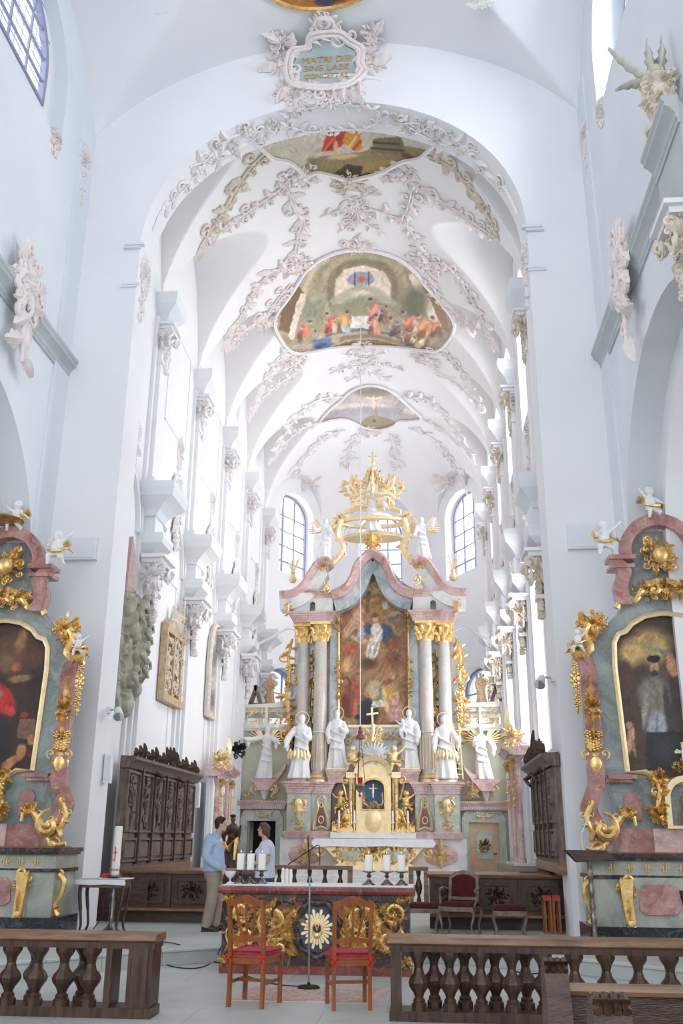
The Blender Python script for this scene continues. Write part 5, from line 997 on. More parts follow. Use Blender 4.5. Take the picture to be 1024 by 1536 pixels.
for s in (-1, 1):
    mb = MB(onY(29.28, 1.15, ax(s, 2.0))); mb.ball((0, 0, 0), (.44, .30, .05), 14, 6); mb.ball((-.25, .0, 0), (.25, .25, .05)); mb.ball((.25, 0, 0), (.25, .25, .05)); part('marble_cartouche', mb, 'pink')
    mb = MB(onY(29.22, 1.15, ax(s, 2.0))); mb.rocaille(.4, .4, rng, .035, 0, 0, 1.2); mb.leaf(0, .15, PI/2, .35, .1, .05, 0); mb.leaf(0, -.1, -PI/2, .25, .08, .05, 0); part('gilded_relief', mb, 'gold_pale')
for i, d in enumerate((-1.0, -.55, .58, 1.02)):
    t = thing('altar_candle', ('leftmost of the four slim candles on the high altar', 'slim candle just left of the tabernacle door', 'slim candle just right of the tabernacle door', 'rightmost of the four slim candles on the high altar')[i], 'candle', (TX+d, 28.98, 1.78), 'slim candles on the high altar')
    MB().lathe([(.07, 0), (.07, .02), (.02, .06), (.03, .14), (.02, .22), (.06, .27), (.05, .29)], (TX+d, 28.98, 1.78), 10).obj('candlestick', 'gold_pale', t); MB().lathe([(.03, 0), (.03, .3), (.005, .33)], (TX+d, 28.98, 2.07), 8).obj('shaft', 'wax', t)
# wings with doors, consoles, galleries
for s, nm in ((-1, 'left'), (1, 'right')):
    xa, xb = sorted((ax(s, 2.55), s*4.28)); xm = (xa+xb)/2; dx0, dx1 = xm-.47, xm+.42
    struct('wall_altar_wing_'+nm, MB().prism([(xa, .2), (dx0, .2), (dx0, 2.12), (dx1, 2.12), (dx1, .2), (xb, .2), (xb, 4.9), (xa, 4.9)], lambda u, v, h: (u, 30.5+h, v), 0, .25), 'olive')
    d = thing('altar_doorway', 'grey marble doorway %s' % ('standing open to a dark passage left of the high altar' if s < 0 else 'with a peach coloured door right of the high altar'), 'doorway', (xm, 30.4, .2))
    MB().prism([(dx0-.22, .2), (dx0-.22, 2.2), (dx0-.10, 2.42), (dx1+.10, 2.42), (dx1+.22, 2.2), (dx1+.22, .2), (dx1, .2), (dx1, 2.1), (dx0, 2.1), (dx0, .2)], lambda u, v, h: (u, 30.32+h, v), 0, .2).obj('door_frame', 'green', d)
    step_mould(MB(), dx0-.28, dx1+.28, 30.25, 30.6, 2.44, 2.70, .10).obj('cornice', 'pink', d, sharp=20)
    mb = MB(onY(30.24, 2.50, xm))
    for k in range(20): mb.box(-.6+1.2*k/19-.015, -.6+1.2*k/19+.015, -.02, .05, 0, .03)
    mb.obj('dentils', 'palemarble', d); mb = MB(onY(30.3, 2.30, xm)); mb.vine([(-.3, .02), (0, -.05), (.3, .02)], .16, .02, rng, .06); mb.obj('gilded_spray', 'gold_pale', d)
    if s > 0:
        dr = MB().box(dx0, dx1, 30.42, 30.47, .2, 2.1).obj('door_leaf', 'doorwood', d); frame = MB(); frame.box(xm-.26, xm+.22, 30.40, 30.43, 1.05, 1.85).obj('door_panel', 'green', dr)
        MB(onY(30.40, 1.45, xm-.02)).rocaille(.32, .36, rng, .025, 0, 0, 1.2).obj('gilded_relief', 'gold_dark', dr); MB().bar((dx1-.08, 30.36, 1.2), (dx1-.2, 30.36, 1.2), .025).obj('door_handle', 'iron', dr)
    else:
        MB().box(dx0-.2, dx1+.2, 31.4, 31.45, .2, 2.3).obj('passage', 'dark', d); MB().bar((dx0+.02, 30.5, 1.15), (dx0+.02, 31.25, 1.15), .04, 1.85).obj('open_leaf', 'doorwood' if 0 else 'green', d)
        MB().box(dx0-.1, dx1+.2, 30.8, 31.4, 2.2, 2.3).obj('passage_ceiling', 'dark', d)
    # console with shell and angel
    cx_ = ax(s, 3.42); c = thing('console', 'pink marble console with gilded scrolls over the %s doorway' % nm, 'console', (cx_, 30.3, 2.7))
    mb = MB().prism([(-.42, 3.28), (-.30, 3.20), (-.14, 3.0), (.14, 3.0), (.30, 3.20), (.42, 3.28), (.42, 3.34), (-.42, 3.34)], lambda u, v, h: (cx_+u, 30.0+h, v), 0, .5); mb.prism([(.42, 3.34), (.62, 3.62), (.66, 3.80), (.44, 3.55), (.1, 3.40)] if s < 0 else [(-.42, 3.34), (-.62, 3.62), (-.66, 3.80), (-.44, 3.55), (-.1, 3.40)], lambda u, v, h: (cx_+u, 30.1+h, v), 0, .35); mb.obj('bracket', 'pink', c)
    MB().lathe([(.05, 0), (.10, .12), (.15, .3)], (cx_, 30.25, 2.72), 10).obj('stem', 'palemarble', c)
    mb = MB(onY(30.2, 2.9, cx_)); mb.curl(-.28, -.02, PI, .34, -1, .045); mb.curl(.25, -.02, 0, .34, 1, .045); mb.rocaille(.28, .22, rng, .04, -s*.0-.55, -.02); mb.vine([(.42*-s, .55), (.36*-s, .2), (.22*-s, -.1)], .22, .04, rng, .08); mb.obj('gilded_scrolls', 'gold_pale', c)
    g = thing('gallery_balustrade', 'cream gallery front with gilded lattice panels above the %s doorway' % nm, 'balustrade', (xm, 30.4, 4.9))
    gp = [(xa+.0, 4.92), (xb, 4.92)]+([(xb, 6.0), (xb-.2, 5.85), (xm+.2, 5.72), (xa, 5.66)] if s < 0 else [(xb, 5.76), (xm-.1, 5.72), (xa+.25, 5.9), (xa, 6.15)])
    lat = [[(p0, 5.05), (p1, 5.05), (p1, 5.58), (p0, 5.58)] for p0, p1 in ((xa+.16, xm-.04), (xm+.04, xb-.16))]
    MB().prism([gp]+lat, lambda u, v, h: (u, 30.4+h, v), 0, .12).obj('front', 'creampaint', g); step_mould(MB(), xa, xb, 30.36, 30.6, 4.84, 4.95, .05).obj('base_moulding', 'creampaint', g)
    for l in lat:
        mb = MB(onY(30.46)); 
        for a in range(5):
            for b in range(4): mb.curl(l[0][0]+.06+(l[1][0]-l[0][0]-.12)*a/4, 5.1+.14*b, rng.uniform(0, 6), .16, rng.choice((-1, 1)), .02, 1.1, 8, 4)
        mb.obj('lattice_panel', 'gold_pale', g)
    mb = MB(onY(30.3, 5.5, ax(s, 2.75))); mb.vine([(0, .55), (.02, 0), (0, -.5)], .26, .04, rng, .08); mb.obj('gilded_post', 'gold_pale', g)
    f = thing('small_wooden_statue', 'small brown wooden saint on the %s gallery, beside the lower apse window' % nm, 'statue', (ax(s, 3.62), 30.9, 5.75)); o = place(figure_mb(1.0, a_hold, seed=8), ax(s, 3.45), 30.9, 5.75).obj('body', 'stonepink' if 0 else 'doorwood', f); remesh(o, .02); MB().box(ax(s, 3.45)-.2, ax(s, 3.45)+.2, 30.6, 31.1, 5.6, 5.76).obj('base', 'palewood', f)
    l = tag(MB().bar((ax(s, 3.75), 30.9, 5.75), (ax(s, 3.95), 30.9, 6.35), .1, .3).bar((ax(s, 4.1), 30.9, 5.75), (ax(s, 3.9), 30.9, 6.35), .1, .3).box(ax(s, 3.6), ax(s, 4.15), 30.8, 31.0, 5.6, 5.78).obj('wooden_bookrest', 'palewood'), 'wooden bookrest standing on the %s gallery above the doorway' % nm, 'bookrest')
    struct('floor_gallery_'+nm, MB().box(xa, xb, 30.5, 32.2, 5.45, 5.6), 'creampaint')
    struct('trim_apse_arch_'+nm, MB().sweep(catmull([(s*4.28, 33.2, 8.1), (s*3.7, 33.6, 8.5), (s*3.2, 34.0, 8.9), (s*2.6, 34.4, 8.6), (s*2.0, 34.8, 8.3)], 5), [(0, 0), (.14, 0), (.14, .08), (0, .12)], (0, -1, 0)), 'plaster2')
whitefig('angel_statue', 'white angel with gilded wings stretching both arms over the left doorway', 'statue', ax(-1, 3.45), 30.2, 3.34, 1.62, (((-.24, -.08, .74), (-.42, -.12, .76)), ((.20, -.1, .74), (.30, -.16, .66))), wings=.62, lean=.05, seed=11, veil=True)
whitefig('angel_statue', 'white angel with gilded wings and lowered arms over the right doorway', 'statue', ax(1, 3.42), 30.2, 3.34, 1.62, (((-.18, -.06, .64), (-.10, -.16, .72)), ((.18, -.08, .62), (.16, -.16, .50))), wings=.62, lean=-.05, seed=12)
# ================================================================== CHANCEL FURNISHINGS ON THE SIDE WALLS
# stone epitaph on the left wall
ep = thing('stone_epitaph', 'weathered grey stone epitaph with crowded figures, left chancel wall', 'epitaph', (-4.2, 18, 3.8))
mE = onX(-4.28, -1, 17.95, 0)
mb = MB(mE).prism([(-.55, 4.2), (-.25, 3.75), (.2, 3.85), (.75, 4.6), (.85, 5.4), (.6, 6.1), (.1, 6.3), (-.45, 6.2), (-.6, 5.2)], lambda u, v, h: (u, v, h), 0, .22); rr = random.Random(41)
for i in range(26):
    u, v = rr.uniform(-.45, .55), rr.uniform(4.1, 6.1); mb.ball((u, v, .26), (rr.uniform(.09, .17), rr.uniform(.12, .24), rr.uniform(.12, .24)), 8, 6)
for i in range(7):
    u, v = rr.uniform(-.3, .6), 4.5+.25*i; mb.ball((u, v+.2, .42), (.075, .09, .09), 8, 6); mb.ball((u, v, .36), (.13, .19, .14), 8, 6); mb.tube([(u-.1, v+.05, .4), (u-.22, v-.06, .5), (u-.1, v-.14, .52)], .04, 6); mb.tube([(u+.1, v+.05, .4), (u+.24, v+.1, .46), (u+.2, v+.24, .44)], .04, 6)
mb.M = lambda u, v, h: mE(u, v, .22+h*1.6); mb.rocaille(1.2, .9, rr, .06, .05, 4.5, 1.6); mb.rocaille(1.1, .8, rr, .06, .1, 5.9, 1.6); mb.rocaille(1.1, .9, rr, .06, .1, 5.2, 1.6); mb.M = mE; mb.ball((0, 4.05, .22), (.24, .28, .16), 10, 7); remesh(mb.obj('figure_relief', 'stone', ep), .016, 0)
MB(mE).prism([(-.42, 6.2), (.2, 6.25), (.15, 6.6), (-.05, 7.0), (-.30, 7.35), (-.40, 6.9)], lambda u, v, h: (u, v, h), 0, .2).obj('obelisk', 'stonepink', ep)
# gilded oratory grille and oval painting
og = thing('oratory_grille', 'gilded openwork grille box with a cross on top, left chancel wall', 'grille', (-4.2, 21.4, 4.4))
mG = onX(-4.28, -1, 21.9, 0.08); top = smooth2([(-1.05, 6.2), (-.7, 6.33), (-.3, 6.2), (0, 6.1), (.3, 6.1), (.7, 6.2), (1.05, 6.22)], 4)
slots = [[(a, 4.62), (b, 4.62), (b, 6.02), (a, 6.02)] for a, b in ((-.95, -.38), (-.30, .30), (.38, .95))]
MB(mG).prism([[(-1.05, 4.45), (1.05, 4.45)]+top[::-1]]+slots, lambda u, v, h: (u, v, h), .0, .16).obj('frame', 'gold_worn', og)
for l in slots:
    mb = MB(onX(-4.28, -1, 21.9, 0.08)); mb.M = lambda u, v, h: mG(u, v, h+.11)
    for a in range(4):
        for b in range(9): mb.curl(l[0][0]+.07+.145*a, 4.70+.155*b, rng.uniform(0, 6), .2, rng.choice((-1, 1)), .022, 1.1, 7, 4)
    mb.obj('lattice_panel', 'stucco_tan', og); MB(mG).box(l[0][0], l[1][0], 4.62, 6.02, .02, .04).obj('panel_backing', 'gold_worn', og)
mb = MB(lambda u, v, h: mG(u, v, h+.1)); mb.rocaille(.9, .6, rng, .05, .2, 6.45, 1.3); mb.vine([(-.8, 6.35), (-.3, 6.4), (.3, 6.45), (.9, 6.3)], .36, .04, rng, .13); mb.tube([(.3, 6.6, .05), (.3, 7.05, .05)], .03, 5); mb.tube([(.18, 6.92, .05), (.42, 6.92, .05)], .025, 5); mb.obj('crest', 'stucco_tan', og)
ov = thing('oval_painting', 'tall arched dim painting in a thin gilded frame, left chancel wall', 'painting', (-4.2, 25.7, 4.8)); mO = onX(-4.2, -1, 26.2, 0)
oo = [(-.62, 4.75), (.62, 4.75), (.66, 5.0)]+[(.66*math.cos(t), 6.3+1.05*math.sin(t)) for t in np.linspace(0, PI, 16)]+[(-.66, 5.0)]
painting('canvas', 20, 50, oo, lambda u, v: mO(u, v, .03), lambda X, Y: paintcol(X, Y, (196, 186, 182), [('e', 320, 990, 6, 30, 0, (140, 132, 132), .6), ('e', 318, 1050, 8, 20, 0, (120, 116, 120), .6)], .2, .2, 5), ov)
MB(mO).prism(oo, lambda u, v, h: (u, v, h), -.08, .02).obj('backboard', 'creampaint', ov); MB().tube([mO(u, v, .03) for u, v in oo], .06, 6, closed=True).obj('frame', 'stucco_tan', ov)
# choir stall backs
def stall_back(sd, X, y0, y1, z0, z1, n, label):
    t = thing('choir_stall', label, 'choir stall', (sd*X, (y0+y1)/2, z0)); f = lambda u, v, h: (sd*(X-h), u, v)
    MB().box(*sorted((sd*X, sd*(X+.12))), y0, y1, z0, z1).obj('back_board', 'stallwood', t)
    w = (y1-y0)/n
    for k in range(n):
        a = y0+w*k; mb = MB(f)
        for (p, q, r, s_) in ((a+.06, a+w-.06, z0+.62, z1-.20), (a+.06, a+w-.06, z0+.1, z0+.52)):
            mb.prism([[(p, r), (q, r), (q, s_), (p, s_)], [(p+.04, r+.04), (q-.04, r+.04), (q-.04, s_-.04), (p+.04, s_-.04)]], lambda u, v, h: (u, v, h), 0, .05)
        mb.box(a+.16, a+w-.16, z0+.18, z0+.44, 0, .04); o = mb.obj('panel_frame', 'stallwood', t)
        mb = MB(lambda u, v, h, a=a: f(a+w/2+u, v, h+.005)); mb.vine([(0, z0+.72), (.05, z0+1.0), (-.05, z0+1.3), (0, z1-.28)], .26, .022, rng, .09); mb.rocaille(.3, .3, rng, .02, 0, (z0+.6+z1)/2, .8); mb.obj('carving', 'stallwood', o)
        if k: MB(f).box(a-.035, a+.035, z0+.05, z1-.12, 0, .08).obj('pilaster_strip', 'oak', t)
    mb = MB().sweep([(sd*X, y0-.08, z1-.16), (sd*X, y1+.08, z1-.16)], [(-.1, 0), (.06, 0), (.08, .06), (.16, .12), (.20, .15), (.20, .20), (-.1, .22)], (-sd, 0, 0)); mb.obj('cornice', 'stallwood', t)
    mb = MB(lambda u, v, h: (sd*(X-.10)-sd*h, u, z1+v+.04)); 
    L = y1-y0
    for k in range(int(L/.28)):
        u = y0+.14+.28*k; hgt = .16+.22*math.exp(-((u-(y0+y1)/2)/.35)**2)+.06*(k % 3); mb.leaf(u, 0, PI/2, hgt*1.1, .06, .04, .3); mb.curl(u+.1, .02, .6, .16, (-1)**k, .022); mb.curl(u-.06, .02, 2.4, .14, -(-1)**k, .02)
    mb.tube([(y0, .0, 0), (y1, .0, 0)], .03, 5); mb.obj('carved_cresting', 'oak', t)
    for k in (2, 4):
        if k < n: mb = MB(lambda u, v, h, k=k: f(y0+w*k+u, z1-.24+v, h)); mb.curl(0, -.05, 0, .22, 1, .04); mb.tube([(0, .1, .05), (.05, 0, .2), (-.05, -.12, .12)], [.06, .05, .03], 6); mb.obj('bracket', 'oak', t)
    MB().box(*sorted((sd*(X-.03), sd*(X+.12))), y0, y1, z0-.16, z0).obj('base_board', 'oaktop', t); return t
stall_back(-1, 3.86, 17.7, 23.2, 1.08, 3.0, 6, 'tall carved grey oak choir stall back on the left chancel wall')
stall_back(1, 3.80, 16.3, 19.5, 1.28, 2.95, 5, 'tall carved grey oak choir stall back on the right chancel wall')
for sd in (-1, 1): struct('trim_stall_dais', MB().box(*sorted((sd*3.3, sd*4.29)), 17.75, 23.3, .2, .92 if sd < 0 else 1.1), 'oak')
# choir stall desks that face the nave
def stall_desk(sd, x0, x1, Y, label):
    t = thing('choir_stall_desk', label, 'choir stall', ((x0+x1)/2, Y, .2)); n = 3; w = (x1-x0)/n
    MB().box(x0, x1, Y, Y+.5, .2, 1.0).obj('front_board', 'oak', t); MB().sweep([(x0-.03, Y-.02, 1.0), (x1+.03, Y-.02, 1.0)], [(-.5, 0), (.03, 0), (.05, .03), (.05, .06), (-.5, .09)], (0, -1, 0)).obj('desk_top', 'oaktop', t)
    for k in range(n):
        a = x0+w*k; mb = MB()
        rectframe(mb, a+.10, a+w-.10, .50, .93, .05, lambda u, v, h: (u, Y-h, v), 0, .035)
        o = mb.obj('panel_frame', 'railwood', t); MB(onY(Y-.005, .72, a+w/2)).rocaille(.4, .26, rng, .018).obj('carving', 'oak', o)
    MB().box(x0, x1, Y-.32, Y-.01, .40, .44).obj('bench_board', 'oaktop', t); MB().box(x0, x1, Y-.10, Y-.01, .2, .40).obj('plinth', 'oak', t)
    for k in range(n+1): MB().box(x0+w*k-.03+(.03 if k == 0 else -.03 if k == n else 0), x0+w*k+.03+(.03 if k == 0 else -.03 if k == n else 0), Y-.06, Y-.005, .44, .98).obj('post', 'railwood', t)
stall_desk(-1, -3.72, -1.30, 17.8, 'dark oak choir stall desk with carved panels behind the man, left')
stall_desk(1, 1.72, 4.0, 17.4, 'dark oak choir stall desk with carved panels behind the stool, right')
tag(MB().box(-3.2, -1.35, 17.95, 18.3, 1.1, 1.14).obj('desk_board', 'oaktop'), 'long pale wooden board lying on the left stall desk', 'board') if 0 else None
# side altars on the chancel walls
for sd, nm, y0, y1, zt in ((-1, 'left', 25.0, 26.9, 3.1), (1, 'right', 21.4, 23.4, 3.35)):
    t = thing('wall_altar', 'slender %s wall altar with pink columns and a gilded crest, seen edge on' % nm, 'altar', (sd*3.95, (y0+y1)/2, .2)); X = CX-.28; f = lambda u, v, h: (sd*(X-h), u, v)
    MB(f).box(y0, y1, .2, 1.15, 0, .5).obj('base', 'palemarble', t); MB(f).box(y0+.2, y1-.2, 1.15, zt, 0, .08).obj('back_panel', 'plaster2', t)
    for u in (y0+.12, y0+.45, y1-.45, y1-.12):
        MB(lambda x, y, z, u=u: (sd*(X-.30)+x, u+y, z)).lathe([(.09, 1.15), (.09, 1.22), (.065, 1.28), (.055, zt-.22), (.10, zt-.02)], n=12).obj('column', 'pink', t)
        mb = MB(lambda a, b, h, u=u: (sd*(X-.38)+a, u-h, b)); mb.rocaille(.2, .3, rng, .02, 0, zt-.12); mb.vine([(0, zt-.3), (0, zt-1.1)], .1, .012, rng, .08); mb.obj('gilded_festoon', 'gold', t)
    mb = MB(); P = catmull([f(y0-.15, zt+.02, 0), f((y0+y1)/2-.3, zt+.10, 0), f((y0+y1)/2, zt+.2, 0), f((y0+y1)/2+.3, zt+.14, 0), f(y1+.15, zt+.08, 0)], 4); mb.sweep(P, [(0, 0), (.42, 0), (.48, .06), (.56, .12), (.56, .17), (0, .2)], (-sd, 0, 0)); mb.obj('cornice', 'pink', t)
    mb = MB(lambda u, v, h: (sd*(X-.35-h), (y0+y1)/2+u, v)); mb.rocaille(.8, .5, rng, .05, 0, zt+.5, 1.3); mb.leaf(0, zt+.5, PI/2, .6, .09, .06, 0); mb.vine([(-.8, zt+.22), (-.3, zt+.45), (0, zt+.7), (.3, zt+.45), (.8, zt+.25)], .25, .03, rng, .1)
    mb.M = lambda u, v, h: (sd*(X-.4)+u, y0-.1-h, v); mb.rocaille(.45, .5, rng, .035, 0, zt+.4, 1.2); mb.obj('gilded_crest', 'gold_pale', t)
ps = thing('painted_statue', 'dark statue with gilded robe on a pedestal behind the man', 'statue', (-3.12, 24.2, .2)); ps['label'] = 'dark statue with gilded robe on a pedestal behind the man'
MB().lathe([(.3, 0), (.3, .08), (.22, .14), (.22, .55), (.28, .68)], (-3.12, 24.2, .2), 12).obj('pedestal', 'creampaint', ps)
o = place(figure_mb(1.25, (((-.15, -.05, .62), (-.06, -.16, .7)), ((.15, -.05, .62), (.22, -.12, .8))), seed=9, lean=.04), -3.12, 24.2, .88).obj('body', 'railwood', ps); remesh(o, .018)
mb = MB(); mb.tube([(-3.29, 24.05, 1.5), (-3.12, 24.0, 1.35), (-2.95, 24.05, 1.6), (-2.97, 24.0, 1.1)], [.05, .08, .07, .03], 6); mb.obj('mantle_fold', 'gold', ps); MB().ball((-3.08, 24.2, 2.12), (.08, .08, .04), 8, 5).obj('crown', 'iron', ps)
# wall loudspeakers, spotlights, lantern, plates
for x, y, z, h, sd, lb in ((-3.9, 16.6, 2.5, .5, -1, 'slim white loudspeaker on the left reveal of the chancel arch'), (-4.0, 23.9, 2.3, .6, -1, 'slim white loudspeaker left of the left wall altar'), (-4.0, 27.4, 2.2, .6, -1, 'slim white loudspeaker right of the left wall altar'), (4.06, 20.9, 1.7, 1.0, 1, 'long white loudspeaker between right stall back and wall altar')):
    t = thing('wall_loudspeaker', lb, 'loudspeaker', (x, y, z)); q = sorted((x, x-sd*.12)); MB().box(*q, y-.07, y+.07, z, z+h).obj('case', 'white', t); MB().box(q[0]+.01, q[1]-.01, y-.075, y-.069, z+.04, z+h-.04).obj('grille', 'plastic', t)
for sd, x0, x1, z0, z1 in ((-1, -4.82, -4.18, 6.37, 6.80), (1, 4.25, 4.78, 6.42, 6.88)):
    t = thing('wall_panel_speaker', 'flat square white panel on the %s pier beside the chancel arch' % ('left' if sd < 0 else 'right'), 'panel', ((x0+x1)/2, 16, z0)); MB().box(x0, x1, 15.90, 16.0, z0, z1).obj('case', 'white', t); MB().box(x0+.03, x1-.03, 15.89, 15.899, z0+.03, z1-.03).obj('cover', 'plaster2', t)
def spot(x, y, z, sd, label):
    t = thing('spotlight', label, 'spotlight', (x, y, z)); MB().box(*sorted((x, x-sd*.05)), y-.06, y+.06, z-.06, z+.06).obj('mount', 'plastic', t); MB().bar((x-sd*.03, y, z), (x-sd*.22, y-.05, z+.02), .03).obj('arm', 'steel', t)
    a = Vector((x-sd*.20, y-.05, z+.02)); MB().tube([a, a+Vector((-sd*.05, -.10, -.10)), a+Vector((-sd*.07, -.16, -.16))], [.05, .08, .10], 10).obj('lamp_head', 'plastic', t); MB().tube([a+Vector((-sd*.07, -.16, -.16)), a+Vector((-sd*.072, -.163, -.163))], .085, 10).obj('lens', 'glass' if 0 else 'steel', t)
spot(-ah, 16.55, 3.75, -1, 'white spotlight on the left arch reveal below the stone epitaph'); spot(ah, 16.4, 4.25, 1, 'white spotlight on the right arch reveal')
t = thing('wrought_lantern', 'black wrought iron bracket lantern near the left end of the altar wing', 'lantern', (-3.95, 29.2, 4.2)); P = atY(357, 1125, 29); mb = MB(lambda u, v, h: (P.x+u, P.y-h, P.z+v)); mb.vine([(-.25, 0), (0, .1), (.22, -.05)], .26, .02, rng, .07); mb.rocaille(.4, .5, rng, .02); mb.obj('scrollwork', 'iron', t); MB().tube([(P.x-.2, P.y, P.z), (-4.295, P.y, P.z)], .02, 5).obj('bracket_arm', 'iron', t)
# sanctuary lamp on its long cord
P = atY(540, 1172, 26.5); lx, ly, lz = P.x, P.y, P.z
sl = thing('sanctuary_lamp', 'red sanctuary lamp hanging on a long cord before the high altar', 'lamp', (lx, ly, lz)); MB().tube([(lx, ly, lz+1.35), (lx, ly, zc(lx, ly)-.02)], .011, 5).obj('cord', 'plastic', sl)
MB().lathe([(.02, .32), (.05, .28), (.04, .22), (.07, .18), (.06, .12), (.13, .02), (.15, -.02), (.05, -.04)], (lx, ly, lz+1.15), 14).obj('tassel_cap', 'red', sl)
for k in range(3): a = k*2.1; MB().tube([(lx+.02*math.cos(a), ly+.02*math.sin(a), lz+1.12), (lx+.13*math.cos(a), ly+.13*math.sin(a), lz)], .008, 4).obj('chain', 'iron', sl)
MB().lathe([(.05, 0), (.065, .06), (.07, .2), (.06, .2)], (lx, ly, lz-.10), 12).obj('glass_cup', 'redglass', sl); MB().lathe([(.02, -.42), (.05, -.36), (.03, -.30), (.12, -.20), (.15, -.12), (.10, -.06), (.07, -.06)], (lx, ly, lz), 14).obj('silver_bowl', 'pewter', sl)
# ================================================================== NAVE SIDE ALTARS
def U(px, py): p = atY(px, py, 15.0); return (5.5-p.x, p.z)
pin = [U(*q) for q in ((940, 1158), (921, 1000), (920, 965), (926, 952), (937, 948), (947, 936), (966, 925), (988, 921))]
PB = [(U(967, 1158)[0], pin[0][1]), (U(985, 1166)[0], pin[0][1]-.12), (0, pin[0][1]-.16)]
def side_altar(sd, cx, nm, strokes, base):
    XX = lambda u: cx-sd*u                     # u > 0 points to the nave axis
    t = thing('side_altar', '%s nave side altar of grey and pink marble with gilded scrolls and a dark altarpiece' % nm, 'altar', (cx, 15, .2))
    mp = lambda y0: (lambda u, v, h: (XX(u), y0-h, v))
    W = 1.36
    def bx(mb, u0, u1, y0, y1, z0, z1): return mb.box(*sorted((XX(u0), XX(u1))), y0, y1, z0, z1)
    bx(MB(), -W-.22, W+.22, 14.42, 15.38, .2, .50).obj('plinth', 'black', t); mb = MB(); bx(mb, -W-.12, W+.12, 14.5, 15.38, .50, 1.14); bx(mb, -W+.25, W-.25, 14.45, 14.6, .50, 1.14).obj('table_body', 'sage', t)
    mb = MB(); bx(mb, -W-.16, W+.16, 14.47, 15.38, 1.12, 1.17); bx(mb, -W-.18, W+.18, 14.42, 15.38, 1.36, 1.42); bx(mb, -W-.22, W+.22, 14.38, 15.38, 1.40, 1.46).obj('table_mouldings', 'brownmarble', t)
    bx(MB(), -W-.13, W+.13, 14.47, 15.38, 1.17, 1.36).obj('frieze', 'sage', t); bx(MB(), -W-.05, W+.05, 14.5, 15.3, 1.455, 1.475).obj('mensa_board', 'oaktop', t)
    for k in range(-5, 6):
        u = k*.24; mb = MB(mp(14.465)); mb.tube([(u-.02, 1.21, .01), (u-.02, 1.32, .01)], .012, 5); mb.tube([(u+.02, 1.21, .01), (u+.02, 1.32, .01)], .012, 5); mb.ball((u-.05, 1.265, .01), .014, 6, 4); mb.ball((u+.05, 1.265, .01), .014, 6, 4); mb.obj('frieze_ornament', 'gold', t)
    for s in (-1, 1):
        MB(mp(14.44)).prism([(s*.28, .98), (s*.42, 1.05), (s*.78, 1.05), (s*.86, .95), (s*.88, .72), (s*.80, .66), (s*.40, .66), (s*.32, .74)], lambda u, v, h: (u, v, h), 0, .03).obj('marble_inset', 'rose', t)
        mb = MB(mp(14.44)); mb.prism([(s*.95, 1.12), (s*1.14, 1.12), (s*1.12, .85), (s*1.08, .5), (s*.96, .5), (s*.98, .85)], lambda u, v, h: (u, v, h), 0, .09)
        mb.curl(s*1.02, 1.0, PI if s > 0 else 0, .2, -s, .04); mb.rocaille(.26, .24, rng, .03, s*1.04, .98); mb.leaf(s*1.04, .9, -PI/2, .34, .05, .09, 0); mb.ball((s*1.03, .55, .09), (.07, .06, .04), 6, 4); mb.obj('gilded_console', 'gold', t)
        mb = MB(lambda u, v, h: (XX(s*(1.50+h)), 14.75+u, v)); mb.M = lambda u, v, h, s=s: (XX(s*(1.46+u)), 14.62-h, v); mb.tube(smooth2([(.02, 1.1), (.12, 1.0), (.10, .82), (.02, .66), (.08, .52)], 4) and [(a, b, 0) for a, b in smooth2([(.02, 1.1), (.12, 1.0), (.10, .82), (.02, .66), (.08, .52)], 4)], .045, 6); mb.curl(.05, 1.02, 0, .16, s, .03); mb.rocaille(.14, .2, rng, .02, .05, .6); mb.obj('gilded_console', 'gold', t)
    mb = MB(mp(14.42)); mb.tube([(.30*math.cos(a), .98+.34*math.sin(a), .0) for a in np.linspace(PI, 2*PI, 14)], .03, 5); mb.obj('medallion_rim', 'black', t); mb = MB(mp(14.43)); mb.rocaille(.42, .42, rng, .03, 0, .92, 1.3); mb.obj('medallion_relief', 'gold', t)
    # predella and retable body
    bx(MB(), -1.02, 1.02, 14.9, 15.38, 1.475, 1.80).obj('predella', 'rose', t); bx(MB(), -.5, .5, 14.86, 15.0, 1.475, 1.80).obj('predella_centre', 'pink', t)
    body = [(-1.0, 1.8), (-.98, 2.2), (-1.05, 2.45), (-1.25, 2.5), (-1.22, 4.3), (-1.05, 4.75), (-.7, 5.05), (-.45, 5.4), (0, 5.5)]; body = body+[(-a, b) for a, b in body[::-1][1:]]
    hole = [(a, b) for a, b in pin]+[(-a, b) for a, b in pin[::-1]]; bot = [(-PB[0][0], PB[0][1]), (-PB[1][0], PB[1][1]), (0, PB[2][1]), (PB[1][0], PB[1][1]), (PB[0][0], PB[0][1])]
    hole = hole+bot
    MB().prism([body, hole[::-1]], lambda u, v, h: (XX(u), 15.0+h, v), 0, .34).obj('retable_body', 'slate', t, sharp=30)
    MB().tube([(XX(a), 14.97, b) for a, b in hole], .045, 6, closed=True).obj('gilded_frame', 'gold_pale', t)
    painting('altarpiece_canvas', 110, 170, [(cx-sd*a, b) for a, b in hole], lambda u, v: (u, 15.06, v), lambda X, Y: paintcol(X, Y, base, strokes, .22, .14, 33, .10), t)
